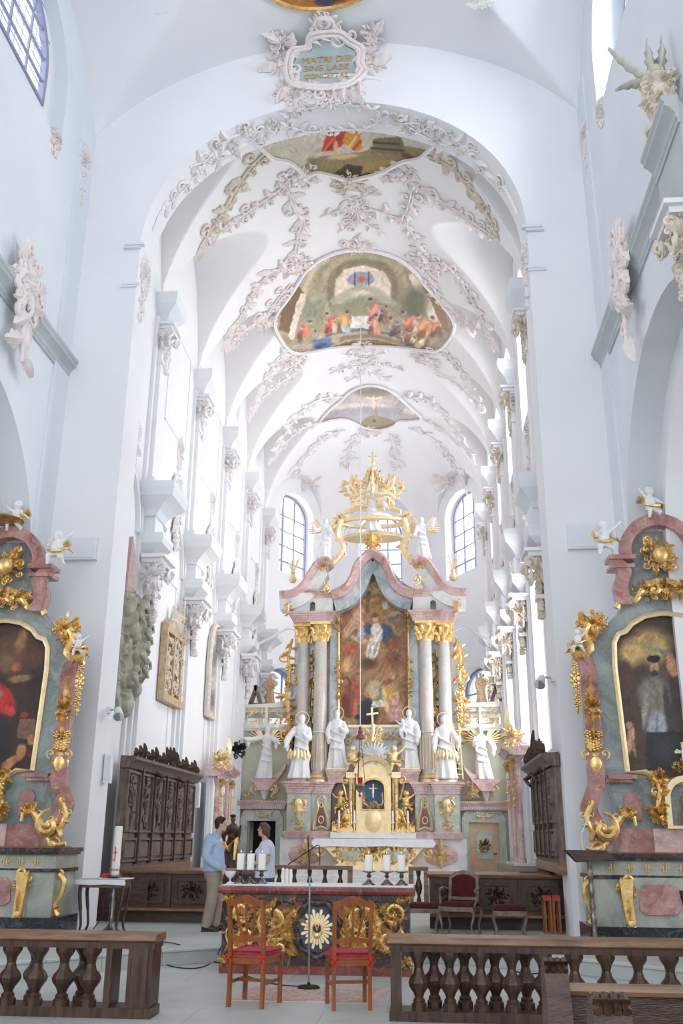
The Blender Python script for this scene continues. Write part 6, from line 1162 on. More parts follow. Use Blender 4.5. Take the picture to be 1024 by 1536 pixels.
    for s in (-1, 1):
        mb = MB(); bx(mb, s*.72, s*1.12, 14.88, 15.1, 2.45, 2.52); bx(mb, s*.66, s*1.08, 14.84, 15.1, 2.5, 2.56); mb.obj('cornice_piece', 'rose', t)
        MB(mp(14.97)).prism([(s*.62, 1.92), (s*.86, 1.92), (s*.86, 2.22), (s*.80, 2.32), (s*.66, 2.32), (s*.60, 2.25)], lambda u, v, h: (u, v, h), 0, .02).obj('marble_inset', 'rose', t)
        # stepped side pilaster in pink marble, swinging outwards at both ends
        pts = catmull([(s*1.30, 14.95, 1.48), (s*1.22, 14.95, 1.7), (s*1.40, 14.95, 2.05), (s*1.30, 14.95, 2.35), (s*1.26, 14.95, 2.6), (s*1.26, 14.95, 4.1), (s*1.34, 14.95, 4.35), (s*1.15, 14.95, 4.75), (s*1.0, 14.95, 4.95)], 5)
        mb = MB().sweep([(XX(p.x), p.y, p.z) for p in pts], [(-.12, 0), (.12, 0), (.12, .16), (-.12, .16)], (1, 0, 0), (0, -1, 0)); mb.obj('side_pilaster', 'rose', t)
        mb = MB(mp(14.78)); rr = random.Random(9); vv = rr
        mb.curl(s*1.22, 2.02, PI if s > 0 else 0, .46, s, .06, 1.2); pt = smooth2([(s*1.38, 1.72), (s*1.46, 1.95), (s*1.34, 2.18)], 4); mb.tube([(a, b, 0) for a, b in pt], .045, 6); pt = smooth2([(s*1.36, 1.86), (s*1.12, 1.78), (s*.92, 1.98), (s*.80, 2.02), (s*.76, 1.84)], 4); mb.tube([(a, b, 0) for a, b in pt], [.055, .055, .055, .055, .055, .052, .05, .05, .048, .045, .04, .04, .035, .03, .028, .025, .025][:len(pt)], 6)
        mb.tube([(a, b, 0) for a, b in smooth2([(s*1.30, 1.8), (s*1.20, 1.6), (s*1.36, 1.50), (s*1.5, 1.52)], 4)], .038, 6); mb.vine([(s*1.40, 1.75), (s*1.46, 1.95), (s*1.34, 2.2)], .16, .02, vv, .07, stem=False); mb.vine([(s*1.3, 1.82), (s*1.1, 1.8), (s*.9, 1.98)], .16, .02, vv, .07, stem=False); mb.curl(s*1.42, 1.52, PI/2, .22, s, .045); mb.leaf(s*1.42, 1.6, PI/2+s*.2, .22, .05, .05); mb.rocaille(.25, .2, vv, .03, s*.86, 2.02); mb.obj('gilded_c_scroll', 'gold', t)
        mb = MB(mp(14.79)); mb.lathe([(.001, 0), (.1, 0)], (0, 0, 0), 4) if 0 else None
        z0 = 2.32; MB(lambda x, y, z: (XX(s*1.26)+x, 14.86+y*.7, z0+z)).lathe([(.10, 0), (.11, .03), (.055, .08), (.06, .20), (.10, .26), (.135, .38), (.13, .44), (.10, .50), (.13, .56), (.11, .56)], n=16).obj('gilded_vase', 'gold', t); mb.curl(s*1.12, z0+.45, PI, .16, -1, .03); mb.curl(s*1.40, z0+.45, 0, .16, 1, .03)
        for k in range(12): mb.flower(s*1.26+rr.uniform(-.1, .1), z0+.62+rr.uniform(0, .22), .06, .05)
        mb.leaf(s*1.26, z0+.75, PI/2, .28, .04, .04, 0); mb.obj('gilded_flowers', 'gold', t)
        mb = MB(mp(14.79)); mb.rocaille(.24, .42, rr, .03, s*1.26, 3.55, 1.2); mb.leaf(s*1.26, 3.6, PI/2, .45, .06, .05, 0); mb.leaf(s*1.26, 3.45, -PI/2, .2, .05, .05, 0); mb.obj('gilded_pendant', 'gold', t)
        mb = MB(mp(14.80)); mb.tube([(a, b, 0) for a, b in smooth2([(s*.98, 4.98), (s*1.16, 4.92), (s*1.28, 4.68), (s*1.20, 4.45), (s*1.42, 4.36), (s*1.5, 4.5)], 4)], .06, 6); mb.rocaille(.42, .42, rr, .045, s*1.16, 4.84, 1.2); mb.rocaille(.3, .3, rr, .04, s*1.42, 4.42)
        for k in range(8): mb.flower(s*1.47, 4.2-.085*k, .055+.03*(k == 2)+.03*(k == 3), .04)
        mb.leaf(s*1.47, 3.6, -PI/2, .16, .03, .03, 0); mb.obj('gilded_corner_scroll', 'gold', t)
        # crest
        pts = [(s*.62, 5.15), (s*.66, 5.45), (s*.58, 5.70), (s*.72, 5.9)]; mb = MB().sweep([(XX(a), 14.95, b) for a, b in smooth2(pts, 4)], [(-.11, 0), (.11, 0), (.11, .2), (-.11, .2)], (1, 0, 0), (0, -1, 0)); bx(mb, s*.42, s*.80, 14.72, 15.1, 5.74, 5.80); bx(mb, s*.40, s*.82, 14.70, 15.1, 5.88, 5.95); mb.obj('crest_volute', 'rose', t)
    arcp = [(.52, 5.9), (.50, 6.2), (.30, 6.45), (0, 6.55), (-.30, 6.45), (-.50, 6.2), (-.52, 5.9)]; mb = MB().sweep([(XX(a), 14.95, b) for a, b in smooth2(arcp, 4)], [(-.10, 0), (.10, 0), (.10, .2), (-.10, .2)], lambda i, L=smooth2(arcp, 4): Vector((XX(L[i][0])-cx, 0, L[i][1]-5.7)).normalized(), (0, -1, 0)); mb.obj('crest_arch', 'rose', t)
    MB().prism([(-.6, 5.2), (.6, 5.2), (.5, 6.1), (.25, 6.42), (-.25, 6.42), (-.5, 6.1)], lambda u, v, h: (XX(u), 15.02+h, v), 0, .2).obj('crest_panel', 'slate', t)
    mb = MB(mp(14.85)); mb.rocaille(.5, .6, rng, .055, 0, 5.95, 1.2); mb.ball((0, 5.95, .1), (.14, .16, .1), 8, 6); mb.obj('crest_relief', 'gold', t)
    mb = MB(mp(14.82)); 
    for s in (-1, 1): mb.tube([(a, b, 0) for a, b in smooth2([(s*.05, 5.55), (s*.3, 5.42), (s*.45, 5.22), (s*.62, 5.30), (s*.75, 5.1)], 4)], .05, 6); mb.curl(s*.3, 5.4, PI/2*s, .3, s, .045); mb.rocaille(.36, .3, rng, .04, s*.28, 5.38)
    mb.rocaille(.4, .3, rng, .04, 0, 5.4); mb.obj('gilded_scrollwork', 'gold', t)
    # niche with small statue in the predella
    fr = MB(mp(14.84)); ni = arch(-.22, .22, 1.84, 2.22, 2.46, 10); fr.prism([[(-.30, 1.8), (.30, 1.8)]+arch(-.30, .30, 1.8, 2.24, 2.55, 10)[2:], ni], lambda u, v, h: (u, v, h), -.2, .05).obj('niche_frame', 'gold_pale', t); MB(mp(14.84)).prism(ni, lambda u, v, h: (u, v, h), -.19, -.17).obj('niche_back', 'brownmarble', t)
    mb = MB(mp(14.80)); 
    for s in (-1, 1): mb.vine([(s*.36, 1.85), (s*.42, 2.1), (s*.36, 2.35), (s*.44, 2.55)], .22, .035, rng, .07); mb.rocaille(.22, .3, rng, .035, s*.40, 1.98); mb.rocaille(.24, .26, rng, .035, s*.36, 2.5)
    mb.rocaille(.3, .2, rng, .035, 0, 2.68); mb.obj('gilded_niche_scrolls', 'gold', t)
    c = thing('altar_crucifix', 'small gilded crucifix over the niche of the %s side altar' % nm, 'crucifix', (cx, 14.72, 2.62)); MB(mp(14.70)).box(-.02, .02, 2.62, 3.02, 0, .03).box(-.12, .12, 2.86, 2.90, 0, .03).obj('cross', 'gold', c)
    MB(mp(14.66)).tube([(0, 2.92, 0), (0, 2.82, 0), (.01, 2.68, 0)], [.018, .03, .012], 6).tube([(-.10, 2.91, 0), (0, 2.87, 0), (.10, 2.91, 0)], .011, 5).ball((0, 2.94, 0), .022, 6, 5).obj('corpus', 'statue', c)
    f = thing('niche_statue', 'tiny dark robed statue inside the niche of the %s side altar' % nm, 'statue', (cx, 14.9, 1.86)); o = place(figure_mb(.44, (((-.14, -.05, .62), (-.06, -.15, .66)), ((.14, -.05, .62), (.06, -.15, .6))), seed=2), cx, 14.86, 1.90).obj('body', 'palewood', f); remesh(o, .01); MB().lathe([(.09, 0), (.08, .03), (.09, .05)], (cx, 14.86, 1.85), 10).obj('base', 'gold', f)
    put = [('white putto with a gilded sash on the %s shoulder of the %s side altar', .86, 5.95, .62, 1, 'inner'), ('white putto raising an arm at the peak of the %s side altar', .10, 6.58, .62, 0, ''), ('white cherub with gilded drapery at the inner corner scroll of the %s side altar', 1.38, 4.42, .42, 0, '')]
    putto(put[0][0] % ('inner', nm), XX(.86), 14.75, 5.93, .66, pose=1); putto(put[1][0] % nm, XX(.06), 14.8, 6.56, .60, pose=0, rz=sd*.3); putto(put[2][0] % nm, XX(1.40), 14.72, 4.38, .40, pose=1, rz=-sd*.4)
    return t
R_ = [('e', 975, 970, 40, 34, 0, (176, 146, 92), .5), ('e', 945, 980, 22, 26, 0, (190, 158, 100), .6), ('e', 1010, 1060, 50, 60, 0, (70, 62, 58), .6), ('e', 935, 1010, 14, 26, 0, (84, 56, 46), .5), ('e', 984, 1060, 22, 70, .1, (96, 92, 86), .35), ('e', 980, 1045, 28, 36, -.2, (116, 108, 100), .3), ('e', 968, 1060, 6, 40, .1, (142, 134, 124), .5), ('e', 1000, 1060, 6, 44, -.1, (62, 58, 54), .5), ('e', 985, 1095, 17, 34, 0, (150, 158, 162), .3), ('e', 985, 1098, 3, 34, 0, (116, 124, 130), .5),
      ('e', 981, 1001, 8, 10, 0, (178, 132, 100), .3), ('e', 981, 1010, 7, 6, 0, (60, 44, 36), .4), ('e', 980, 988, 11, 6, 0, (28, 24, 26), .2), ('e', 1008, 1000, 10, 18, -.3, (190, 140, 106), .3), ('e', 1005, 985, 6, 7, 0, (184, 136, 104), .3), ('e', 985, 975, 26, 4, .3, (120, 130, 110), .4), ('e', 972, 956, 8, 6, 0, (170, 122, 96), .4), ('e', 945, 1110, 7, 26, .15, (184, 146, 124), .35), ('e', 943, 1088, 6, 7, 0, (170, 126, 100), .3), ('e', 950, 1120, 3, 20, -.2, (160, 120, 100), .4),
      ('p', [(968, 1098), (1024, 1098), (1024, 1156), (968, 1156)], (40, 42, 46)), ('e', 1000, 1125, 24, 26, 0, (54, 56, 62), .8), ('e', 960, 1150, 20, 8, 0, (80, 60, 50), .7)]
L_ = [('e', 20, 980, 40, 44, 0, (92, 62, 40), .6), ('e', 32, 960, 10, 26, .3, (140, 104, 64), .5), ('e', 55, 985, 8, 9, 0, (196, 170, 120), .4), ('e', 55, 985, 14, 22, 0, (86, 56, 36), .6), ('e', 10, 995, 16, 18, 0, (122, 86, 58), .5), ('e', 24, 1000, 9, 10, 0, (150, 84, 60), .4), ('e', 30, 1018, 22, 7, -.1, (134, 104, 68), .4), ('e', 60, 1022, 18, 14, 0, (40, 24, 18), .5), ('e', 5, 1050, 18, 30, -.5, (170, 36, 30), .25), ('e', 14, 1066, 12, 8, .4, (190, 56, 44), .3), ('e', 0, 1040, 6, 8, 0, (150, 106, 80), .4),
      ('e', 5, 1110, 16, 40, 0, (34, 30, 32), .4), ('p', [(30, 1078), (54, 1080), (50, 1110), (24, 1106)], (116, 84, 66)), ('e', 36, 1072, 8, 6, 0, (150, 44, 36), .4), ('e', 20, 1140, 24, 7, -.5, (172, 116, 82), .35), ('e', 32, 1126, 9, 12, .3, (176, 120, 84), .35), ('e', 46, 1110, 7, 9, 0, (170, 112, 78), .35), ('e', 12, 1150, 16, 5, -.6, (184, 130, 94), .35), ('e', 50, 1132, 12, 6, .3, (110, 40, 30), .4), ('e', 40, 1150, 20, 8, 0, (70, 44, 32), .6)]
side_altar(1, 5.5, 'right', R_, (74, 56, 46)); side_altar(-1, -5.3, 'left', L_, (52, 34, 26))
tag(MB().lathe([(.30, 0), (.34, .02), (.20, .09), (.05, .12)], (-5.35, 14.55, 6.66), 20).obj('gilded_hat', 'gold_dark'), 'flat golden disc topping the left side altar, cut by the frame', 'ornament')
# ================================================================== FOREGROUND
# people's altar
pa_ = thing('front_altar', 'front altar with gilded acanthus carving, red marble top and a blue rayed medallion', 'altar', (.24, 13.4, 0)); A0, A1, AY = -.95, 1.44, 13.0
MB().box(A0, A1, AY+.06, AY+.9, .12, .94).obj('core', 'red', pa_)
MB().sweep([(A0-.08, AY+.0, .935), (A1+.08, AY+.0, .935)], [(-.98, 0), (0, 0), (.05, .015), (.07, .05), (.05, .09), (0, .10), (-.98, .10)], (0, -1, 0)).obj('table_top', 'red', pa_)
mb = MB(); mb.box(A0-.03, A1+.03, AY+.0, AY+.93, 0, .10); mb.obj('plinth', 'red', pa_)
mb = MB(); mb.box(A0-.01, A1+.01, AY+.0, AY+.06, .10, .20).box(A0-.01, A1+.01, AY+.0, AY+.06, .87, .935).box(A0-.01, A0+.09, AY+.0, AY+.06, .2, .87).box(A1-.09, A1+.01, AY+.0, AY+.06, .2, .87).box(A1-.04, A1+.01, AY+.06, AY+.9, .1, .93).box(A0-.01, A0+.04, AY+.06, AY+.9, .1, .93); mb.obj('panel_frame', 'brownmarble', pa_)
acx = .27; mA_ = onY(AY+.055, .535, acx); rr = random.Random(77)
for s in (-1, 1):
    span = (acx-A0-.1) if s < 0 else (A1-.1-acx); mb = MB(mA_)
    # big spiralling acanthus scrolls with leaves
    for (cu, cv, R, h_, tn) in ((.56, .08, .30, 1, 1.5), (1.02, -.10, .28, -1, 1.4), (.50, -.22, .20, -1, 1.2), (.98, .20, .18, 1, 1.2)):
        if cu+R*.5 > span: cu = span-R*.55
        pts = []
        for i in range(25):
            q = i/24; a = h_*s*q*tn*2*PI+(PI if s > 0 else 0)+.6; rad = R*(1-q*.86); pts.append((s*cu+rad*math.cos(a), cv+rad*math.sin(a)*.9, .03+.03*q))
        mb.tube(pts, [.012+.013*math.sin(PI*i/24) for i in range(25)], 6)
        for i in range(0, 24):
            a = math.atan2(pts[i+1][1]-pts[i][1], pts[i+1][0]-pts[i][0])
            o_ = (-.6, .7)[i % 2]; mb.leaf(pts[i][0], pts[i][1], a+o_, R*rr.uniform(.45, .75)*(1-i/40), R*.13, .045, o_*1.7, 8)
        mb.flower(pts[-1][0], pts[-1][1], .05, .06)
    for i in range(110):
        u, v = s*rr.uniform(.30, span-.03), rr.uniform(-.31, .31); mb.leaf(u, v, rr.uniform(0, 2*PI), rr.uniform(.12, .22), .036, .04, rr.uniform(-1.6, 1.6))
    mb.obj('acanthus_scroll', 'gold_carved', pa_)
    mb = MB(mA_); mb.tube([(a, b, .05) for a, b in smooth2([(s*.3, .30), (s*.5, .32), (s*.62, .1), (s*.7, -.2), (s*.95, -.3)], 5)], .028, 6); mb.tube([(a, b, .05) for a, b in smooth2([(s*.75, .30), (s*.9, .05), (s*min(1.2, span-.05), 0), (s*(span-.03), .1)], 5)], .024, 6); mb.obj('dark_stem', 'brownmarble', pa_)
    for cv in (.37, -.38): mb = MB(onY(AY-.005, .535+cv, A0+.06 if s < 0 else A1-.06)); mb.rocaille(.2, .14, rr, .02); mb.obj('gilded_corner', 'gold', pa_)
mb = MB(mA_); mb.prism([(.235*math.cos(a), .275*math.sin(a)) for a in np.linspace(0, 2*PI, 33)[:-1]], lambda u, v, h: (u, v, h), 0, .03); md = mb.obj('medallion', 'slateblue', pa_)
for k in range(24):
    a = 2*PI*k/24; ln = .20 if k % 2 else .155; mb = MB(mA_); c_, s_ = math.cos(a), math.sin(a); w_ = .019
    mb.prism([(.05*c_-w_*.4*s_, .05*s_+w_*.4*c_), (.05*c_+w_*.4*s_, .05*s_-w_*.4*c_), (ln*c_+w_*s_, ln*1.12*s_-w_*c_), ((ln+.02)*c_, (ln+.02)*1.12*s_), (ln*c_-w_*s_, ln*1.12*s_+w_*c_)], lambda u, v, h: (u, v, h), .028, .055); mb.obj('ray', 'gold_pale', md)
mb = MB(mA_); mb.tube([(-.055, -.06, .07), (-.06, .03, .075), (-.03, .065, .075), (0, -.01, .08), (.03, .065, .075), (.06, .03, .075), (.055, -.06, .07)], .014, 6); mb.ball((0, -.08, .06), (.05, .04, .02), 8, 5); mb.obj('monogram', 'gold', md)
mb = MB(mA_); mb.tube([((.275+.014*math.sin(7*a))*math.cos(a), (.32+.014*math.sin(7*a))*math.sin(a), .055) for a in np.linspace(0, 2*PI, 49)[:-1]], [.036+.006*math.sin(9*a) for a in np.linspace(0, 2*PI, 49)[:-1]], 8, closed=True); mb.obj('twisted_ring', 'brownmarble', pa_)
tag(MB().box(A0-.05, A1+.05, AY+.03, AY+.9, 1.037, 1.045).box(A1+.05, A1+.062, AY+.1, AY+.85, .97, 1.045).obj('altar_runner', 'linen'), 'thin white linen covering the top of the front altar', 'altar cloth')
# candles on candlesticks
def stick_candle(x, y, z, hc, rc, label, group):
    t = thing('candlestick', label.replace('candle on', 'candlestick under'), 'candlestick', (x, y, z)); t['label'] = 'tarnished pewter candlestick, '+label
    MB().lathe([(.085, 0), (.08, .015), (.05, .035), (.045, .05), (.02, .07), (.018, .09), (.038, .11), (.02, .13), (.03, .15), (.088, .165), (.09, .175), (.02, .175)], (x, y, z), 16, fold=lambda q: .05*(1-q), nf=6).obj('stem', 'pewter', t)
    c = thing('altar_candle', 'thick ivory candle, '+label, 'candle', (x, y, z+.175), group); MB().lathe([(rc, 0), (rc, hc-.008), (rc*.9, hc), (.008, hc-.003)], (x, y, z+.176), 18).obj('shaft', 'wax', c); MB().tube([(x, y, z+.17+hc), (x+.003, y, z+.195+hc)], .003, 5).obj('wick', 'iron', c)
    MB().lathe([(.002, 0), (.006, .009), (.004, .018), (.001, .028)], (x, y, z+.19+hc), 8).obj('flame', 'flame', c)
for px_, lb in ((360, 'leftmost of the left trio on the front altar'), (375, 'middle of the left trio on the front altar'), (392, 'right of the left trio on the front altar'), (553, 'leftmost of the right trio on the front altar'), (580, 'middle of the right trio on the front altar'), (602, 'rightmost of the right trio on the front altar')):
    p = atY(px_, 1318, 13.45 if px_ > 500 else 13.4); stick_candle(p.x, p.y, 1.045, .205, .052, lb, 'thick candles on the front altar')
for k, (px_, lb) in enumerate(((424, 'left'), (430, 'middle'), (436, 'right'))):
    p = atY(px_, 1318, 13.6+.06*k); t = tag(MB().lathe([(.02, 0), (.02, .19-.01*k), (.004, .2-.01*k)], (p.x, p.y, 1.045), 10).obj('thin_candle', 'wax'), '%s one of three thin bare candles at the middle of the front altar' % lb, 'candle', 'thin candles on the front altar')
p = atY(345, 1318, 13.35); t = thing('glass_bowl', 'footed silver and glass bowl at the left end of the front altar', 'bowl', (p.x, p.y, 1.045)); MB().lathe([(.05, 0), (.045, .01), (.01, .03), (.01, .06), (.05, .09), (.075, .13), (.08, .155), (.072, .155), (.045, .10), (.01, .075)], (p.x, p.y, 1.046), 18).obj('cup', 'plastic', t); MB().ball((p.x, p.y, 1.15), (.055, .055, .03), 8, 5).obj('filling', 'white', t)
# chairs
def wood_chair():
    t = thing('wooden_chair', 'x', 'chair', (0, 0, 0)); w, d = .19, .40
    # local frame: back at y=0, seat towards +y
    for s in (-1, 1):
        MB().sweep([(s*w, .0, 0), (s*w, .01, .25), (s*w, .0, .47), (s*(w+.005), -.02, .70), (s*(w+.01), -.07, .99)], [(-.019, -.02), (.019, -.02), (.019, .02), (-.019, .02)], (1, 0, 0), (0, 1, 0)).obj('rear_leg', 'chairwood', t)
        MB().box(s*(w+.015)-.02, s*(w+.015)+.02, d-.02, d+.02, 0, .455).obj('front_leg', 'chairwood', t)
        MB().bar((s*(w+.01), .02, .22), (s*(w+.015), d-.02, .22), .016, .03).obj('side_stretcher', 'chairwood', t); MB().bar((s*(w+.005), .02, .42), (s*(w+.015), d-.02, .42), .02, .055).obj('seat_rail', 'chairwood', t)
    MB().bar((-w, 0, .42), (w, 0, .42), .02, .055).obj('seat_rail', 'chairwood', t); MB().bar((-w, d, .42), (w, d, .42), .02, .055).obj('seat_rail', 'chairwood', t); MB().bar((-w, .22, .22), (w, .22, .22), .016, .03).obj('cross_stretcher', 'chairwood', t)
    MB().prism([(-w-.02, .0), (w+.02, .0), (w+.05, d+.04), (-w-.05, d+.04)], lambda u, v, h: (u, v, h), .45, .468).obj('seat', 'chairwood', t)
    top = [(-w-.03, .93)]+[(x, .985+.055*math.cos(x/w*PI*.5)**2) for x in np.linspace(-w-.03, w+.03, 13)]+[(w+.03, .93)]+[(x, .925+.035*math.cos(x/w*PI*.5)) for x in np.linspace(w-.03, -w+.03, 9)]
    MB().prism(top, lambda u, v, h: (u, -.075+h-(v-.99)*.2, v), -.012, .012).obj('crest_rail', 'chairwood', t)
    lowr = [(-w, .60)]+[(x, .635+.03*math.cos(x/w*PI*.5)**2) for x in np.linspace(-w, w, 9)]+[(w, .60)]; MB().prism(lowr, lambda u, v, h: (u, -.012+h-(v-.6)*.1, v), -.010, .010).obj('lower_rail', 'chairwood', t)
    for k in (-1, 0, 1):
        P = catmull([(k*.055, -.012, .655), (k*.065+k*.012, -.03, .74), (k*.10, -.05, .84), (k*.115, -.072, .955)], 4); MB().sweep(P, [(-.012, -.006), (.012, -.006), (.012, .006), (-.012, .006)], (1, 0, 0), (0, 1, 0)).obj('splat', 'chairwood', t)
    cu = MB().prism([(-w+.005, .03), (w-.005, .03), (w+.02, d), (-w-.02, d)], lambda u, v, h: (u, v, h), .47, .51).obj('cushion', 'cushion', t); bv = cu.modifiers.new('soft', 'BEVEL'); bv.width = .018; bv.segments = 3
    for s in (-1, 1):
        mb = MB(); mb.ball((s*w, -.03, .455), .022, 6, 5)
        for dx, dz in ((-.03, -.06), (.03, -.07), (-.035, .02), (.035, .015)): mb.tube([(s*w, -.03, .455), (s*w+dx*.6, -.04, .455+dz*.6+.01), (s*w+dx, -.035, .455+dz)], [.006, .012, .005], 5)
        mb.obj('ribbon_bow', 'ribbon', cu)
    return t
c1 = wood_chair(); c1.location = (-.19, 10.53, 0); c1.rotation_euler = (0, 0, -.24); c1.scale = (.97, 1.1, 1.03); c1['label'] = 'orange brown wooden chair with a rose cushion, left of the microphone stand'; c1['group'] = 'wooden chairs before the front altar'
c2 = copy_tree(c1); c2.location = (.90, 10.53, 0); c2.rotation_euler = (0, 0, .22); c2['label'] = 'orange brown wooden chair with a rose cushion, right of the microphone stand'
# microphone stand, rug, cables
ms_ = thing('microphone_stand', 'slim grey microphone stand with a black boom between the two wooden chairs', 'microphone stand', (.30, 11.9, 0))
MB().lathe([(.13, 0), (.13, .012), (.11, .025), (.02, .035), (.02, .06)], (.30, 11.9, .006), 24).obj('base', 'iron', ms_); MB().tube([(.30, 11.9, .04), (.29, 11.9, 1.2)], .011, 8).obj('pole', 'steel', ms_); MB().tube([(.29, 11.9, 1.2), (.26, 11.9, 1.66)], .007, 6).obj('upper_pole', 'iron', ms_)
MB().tube([(.02, 11.95, 1.33), (.38, 11.85, 1.555)], .006, 6).obj('boom', 'iron', ms_); MB().tube([(.38, 11.85, 1.555), (.41, 11.85, 1.54), (.415, 11.85, 1.33)], .006, 6).obj('microphone', 'iron', ms_)
rg = thing('oriental_rug', 'small worn pinkish oriental rug under the wooden chairs', 'rug', (.35, 11.4, 0)); MB().prism([(-.42, 10.98), (1.12, 10.98), (1.20, 11.95), (-.28, 11.95)], lambda u, v, h: (u, v, h), .001, .006).obj('field', 'rug', rg); MB().prism([[(-.47, 10.94), (1.17, 10.94), (1.25, 12.0), (-.32, 12.0)], [(-.40, 11.0), (1.10, 11.0), (1.18, 11.93), (-.27, 11.93)]], lambda u, v, h: (u, v, h), .0012, .0075).obj('border', 'cushion' if 0 else 'pinklight', rg)
def cable(pts, label, r=.008): return tag(MB().tube([(p.x, p.y, p.z) for p in catmull(pts, 6)], r, 5).obj('floor_cable', 'rubber'), label, 'cable')
def G(x, y, z): p = atZ(x, y, z); return (p.x, p.y, z+.01)
cable([G(240, 1413, .2), G(268, 1418, .2), G(285, 1425, .0), G(300, 1438, 0), G(332, 1446, 0)], 'upper black cable looping over the step left of the front altar')
cable([G(238, 1440, 0), G(255, 1450, 0), G(285, 1454, 0), G(308, 1450, 0), G(322, 1440, 0), (atY(329, 1405, 13.6).x, 13.7, .215), (atY(330, 1395, 14.2).x, 14.4, .215)], 'lower black cable curving on the floor left of the front altar')
cable([G(372, 1466, 0), G(395, 1474, 0), G(430, 1480, 0), G(452, 1481, 0)], 'black cable running to the foot of the microphone stand')
cable([G(770, 1458, 0), G(800, 1462, 0), G(830, 1455, 0), G(850, 1448, 0)], 'black cable with a plug on the floor behind the right rail')
# communion rails
def rail(label, x0, x1, Y, depth, nb, post, first):
    t = thing('communion_rail', label, 'balustrade', ((x0+x1)/2, Y, 0)); H = .735
    MB().sweep([(x0-.03, Y-depth/2, H-.075), (x1+.03, Y-depth/2, H-.075)], [(-depth-.04, 0), (.02, 0), (.045, .02), (.045, .045), (.02, .075), (-depth-.04, .075)], (0, -1, 0)).obj('top_rail', 'oaktop', t)
    MB().box(x0-.012, x1+.012, Y-depth/2-.014, Y+depth/2+.014, H-.13, H-.074).obj('under_rail', 'railwood', t); MB().box(x0-.015, x1+.015, Y-depth/2-.02, Y+depth/2+.02, .001, .09).obj('bottom_rail', 'railwood', t)
    for (a, b) in post:
        o = MB().box(a, b, Y-depth/2-.01, Y+depth/2+.01, 0, H-.075).obj('post', 'railwood', t)
        MB().box(a+.04 if b-a > .1 else a, b-.04 if b-a > .1 else b, Y-depth/2-.022, Y-depth/2-.01, .12, H-.12).obj('post_panel', 'railwood', o) if b-a > .1 else None
    return t
def baluster(t, x, y, base=.09, top=.605):
    h = top-base; P = [(.064, 0), (.064, .10), (.048, .14), (.052, .17), (.034, .22), (.048, .30), (.080, .40), (.088, .47), (.076, .54), (.046, .62), (.034, .72), (.044, .82), (.068, .90), (.076, .94), (.076, 1)]
    return MB().lathe([(r*1.22, base+q*h) for r, q in P], (x, y, 0), 4 if 0 else 8, ph=PI/8).obj('baluster', 'railwood', t, sharp=25)
rl = rail('dark oak communion rail with turned balusters at the lower left', -3.6, -.98, 9.95, .30, 5, [(-1.22, -.98), (-1.44, -1.38)], 0)
for k in range(8): baluster(rl, -1.60-.268*k, 9.85)
for k in range(5): baluster(rl, -1.75-.5*k, 10.07)
MB().box(-1.19, -1.12, 9.785, 9.79, .36, .52).obj('lock_plate', 'iron', rl)
rr_ = rail('dark oak communion rail with turned balusters on the right', 1.31, 5.2, 10.15, .30, 12, [(1.31, 1.41)], 0)
for k in range(12): baluster(rr_, 1.58+.297*k, 10.06)
for k in range(4): baluster(rr_, 1.73+.297*k, 10.26)
# pews at the lower right corner
def pew(label, x, Y, H, W_, d):
    t = thing('church_pew', label, 'pew', (x, Y, 0))
    prof = catmull([(0, Y+.02, 0), (0, Y+.02, H*.55), (0, Y-.02, H*.8), (0, Y-.05, H*.95), (0, Y-.09, H)], 5); pf = [(p.y, p.z) for p in prof]
    MB().prism(pf+[(p[0]-.13, p[1]+.01) for p in pf[::-1][:4]]+[(Y-.42, .45), (Y-.42, 0)], lambda u, v, h: (x+h, u, v), 0, W_).obj('end_panel', 'oak', t)
    for k in range(4): q = x+W_*(k+.5)/4; MB().tube([(q, p.y-.005, p.z) for p in prof[8:]]+[(q, Y-.16, H+.01), (q, Y-.22, H-.03)], W_*.13, 6).obj('end_reed', 'railwood', t)
    MB().box(x+W_, x+2.6, Y-.04, Y, .40, H*.86).obj('backrest', 'oak', t); MB().sweep([(x+W_, Y-.02, H*.86), (x+2.6, Y-.02, H*.86)], [(-.04, 0), (.04, 0), (.05, .02), (.04, .045), (-.04, .045), (-.05, .02)], (0, -1, 0)).obj('top_rail', 'oaktop', t)
    MB().box(x+W_, x+2.6, Y-.42, Y-.04, .41, .45).obj('seat', 'oaktop', t); return t
pew('dark pew whose reeded end post stands before the right communion rail, lower right', 2.21, 5.1, 1.10, .11, 0)
pew('nearest dark pew, only its reeded end post shows at the bottom right edge', 2.24, 3.92, 1.115, .13, 0)
# figures: the man and the woman
def limb(mb, pts, rad, n=10): return mb.tube(catmull(pts, 5), list(np.interp(np.linspace(0, len(pts)-1, (len(pts)-1)*5+1), range(len(pts)), rad)), n)
def handmb(mb, w, d, up, s=1.0, side=1):
    # palm and five bent fingers: w wrist, d direction, up = back of the hand
    w = Vector(w); d = Vector(d).normalized(); up = Vector(up); up = (up-d*up.dot(d)).normalized(); r = d.cross(up)*side; c = w+d*.045*s
    mb.ball(c, (.040*s, .05*s, .018*s), 10, 6, (r, d, up))
    for k, ln in zip((-1.5, -.5, .5, 1.5), (.060, .072, .068, .052)):
        b = c+r*k*.0185*s+d*.035*s; k1 = b+d*ln*.5*s-up*.006*s; k2 = k1+d*ln*.32*s-up*.02*s; k3 = k2+d*ln*.14*s-up*.022*s; mb.tube([b-d*.02*s, b, k1, k2, k3], [.009*s, .0095*s, .0088*s, .008*s, .006*s], 6)
    b = c-r*.030*s-d*.02*s; mb.tube([b, b-r*.025*s+d*.022*s-up*.01*s, b-r*.030*s+d*.05*s-up*.018*s], [.013*s, .011*s, .008*s], 6)
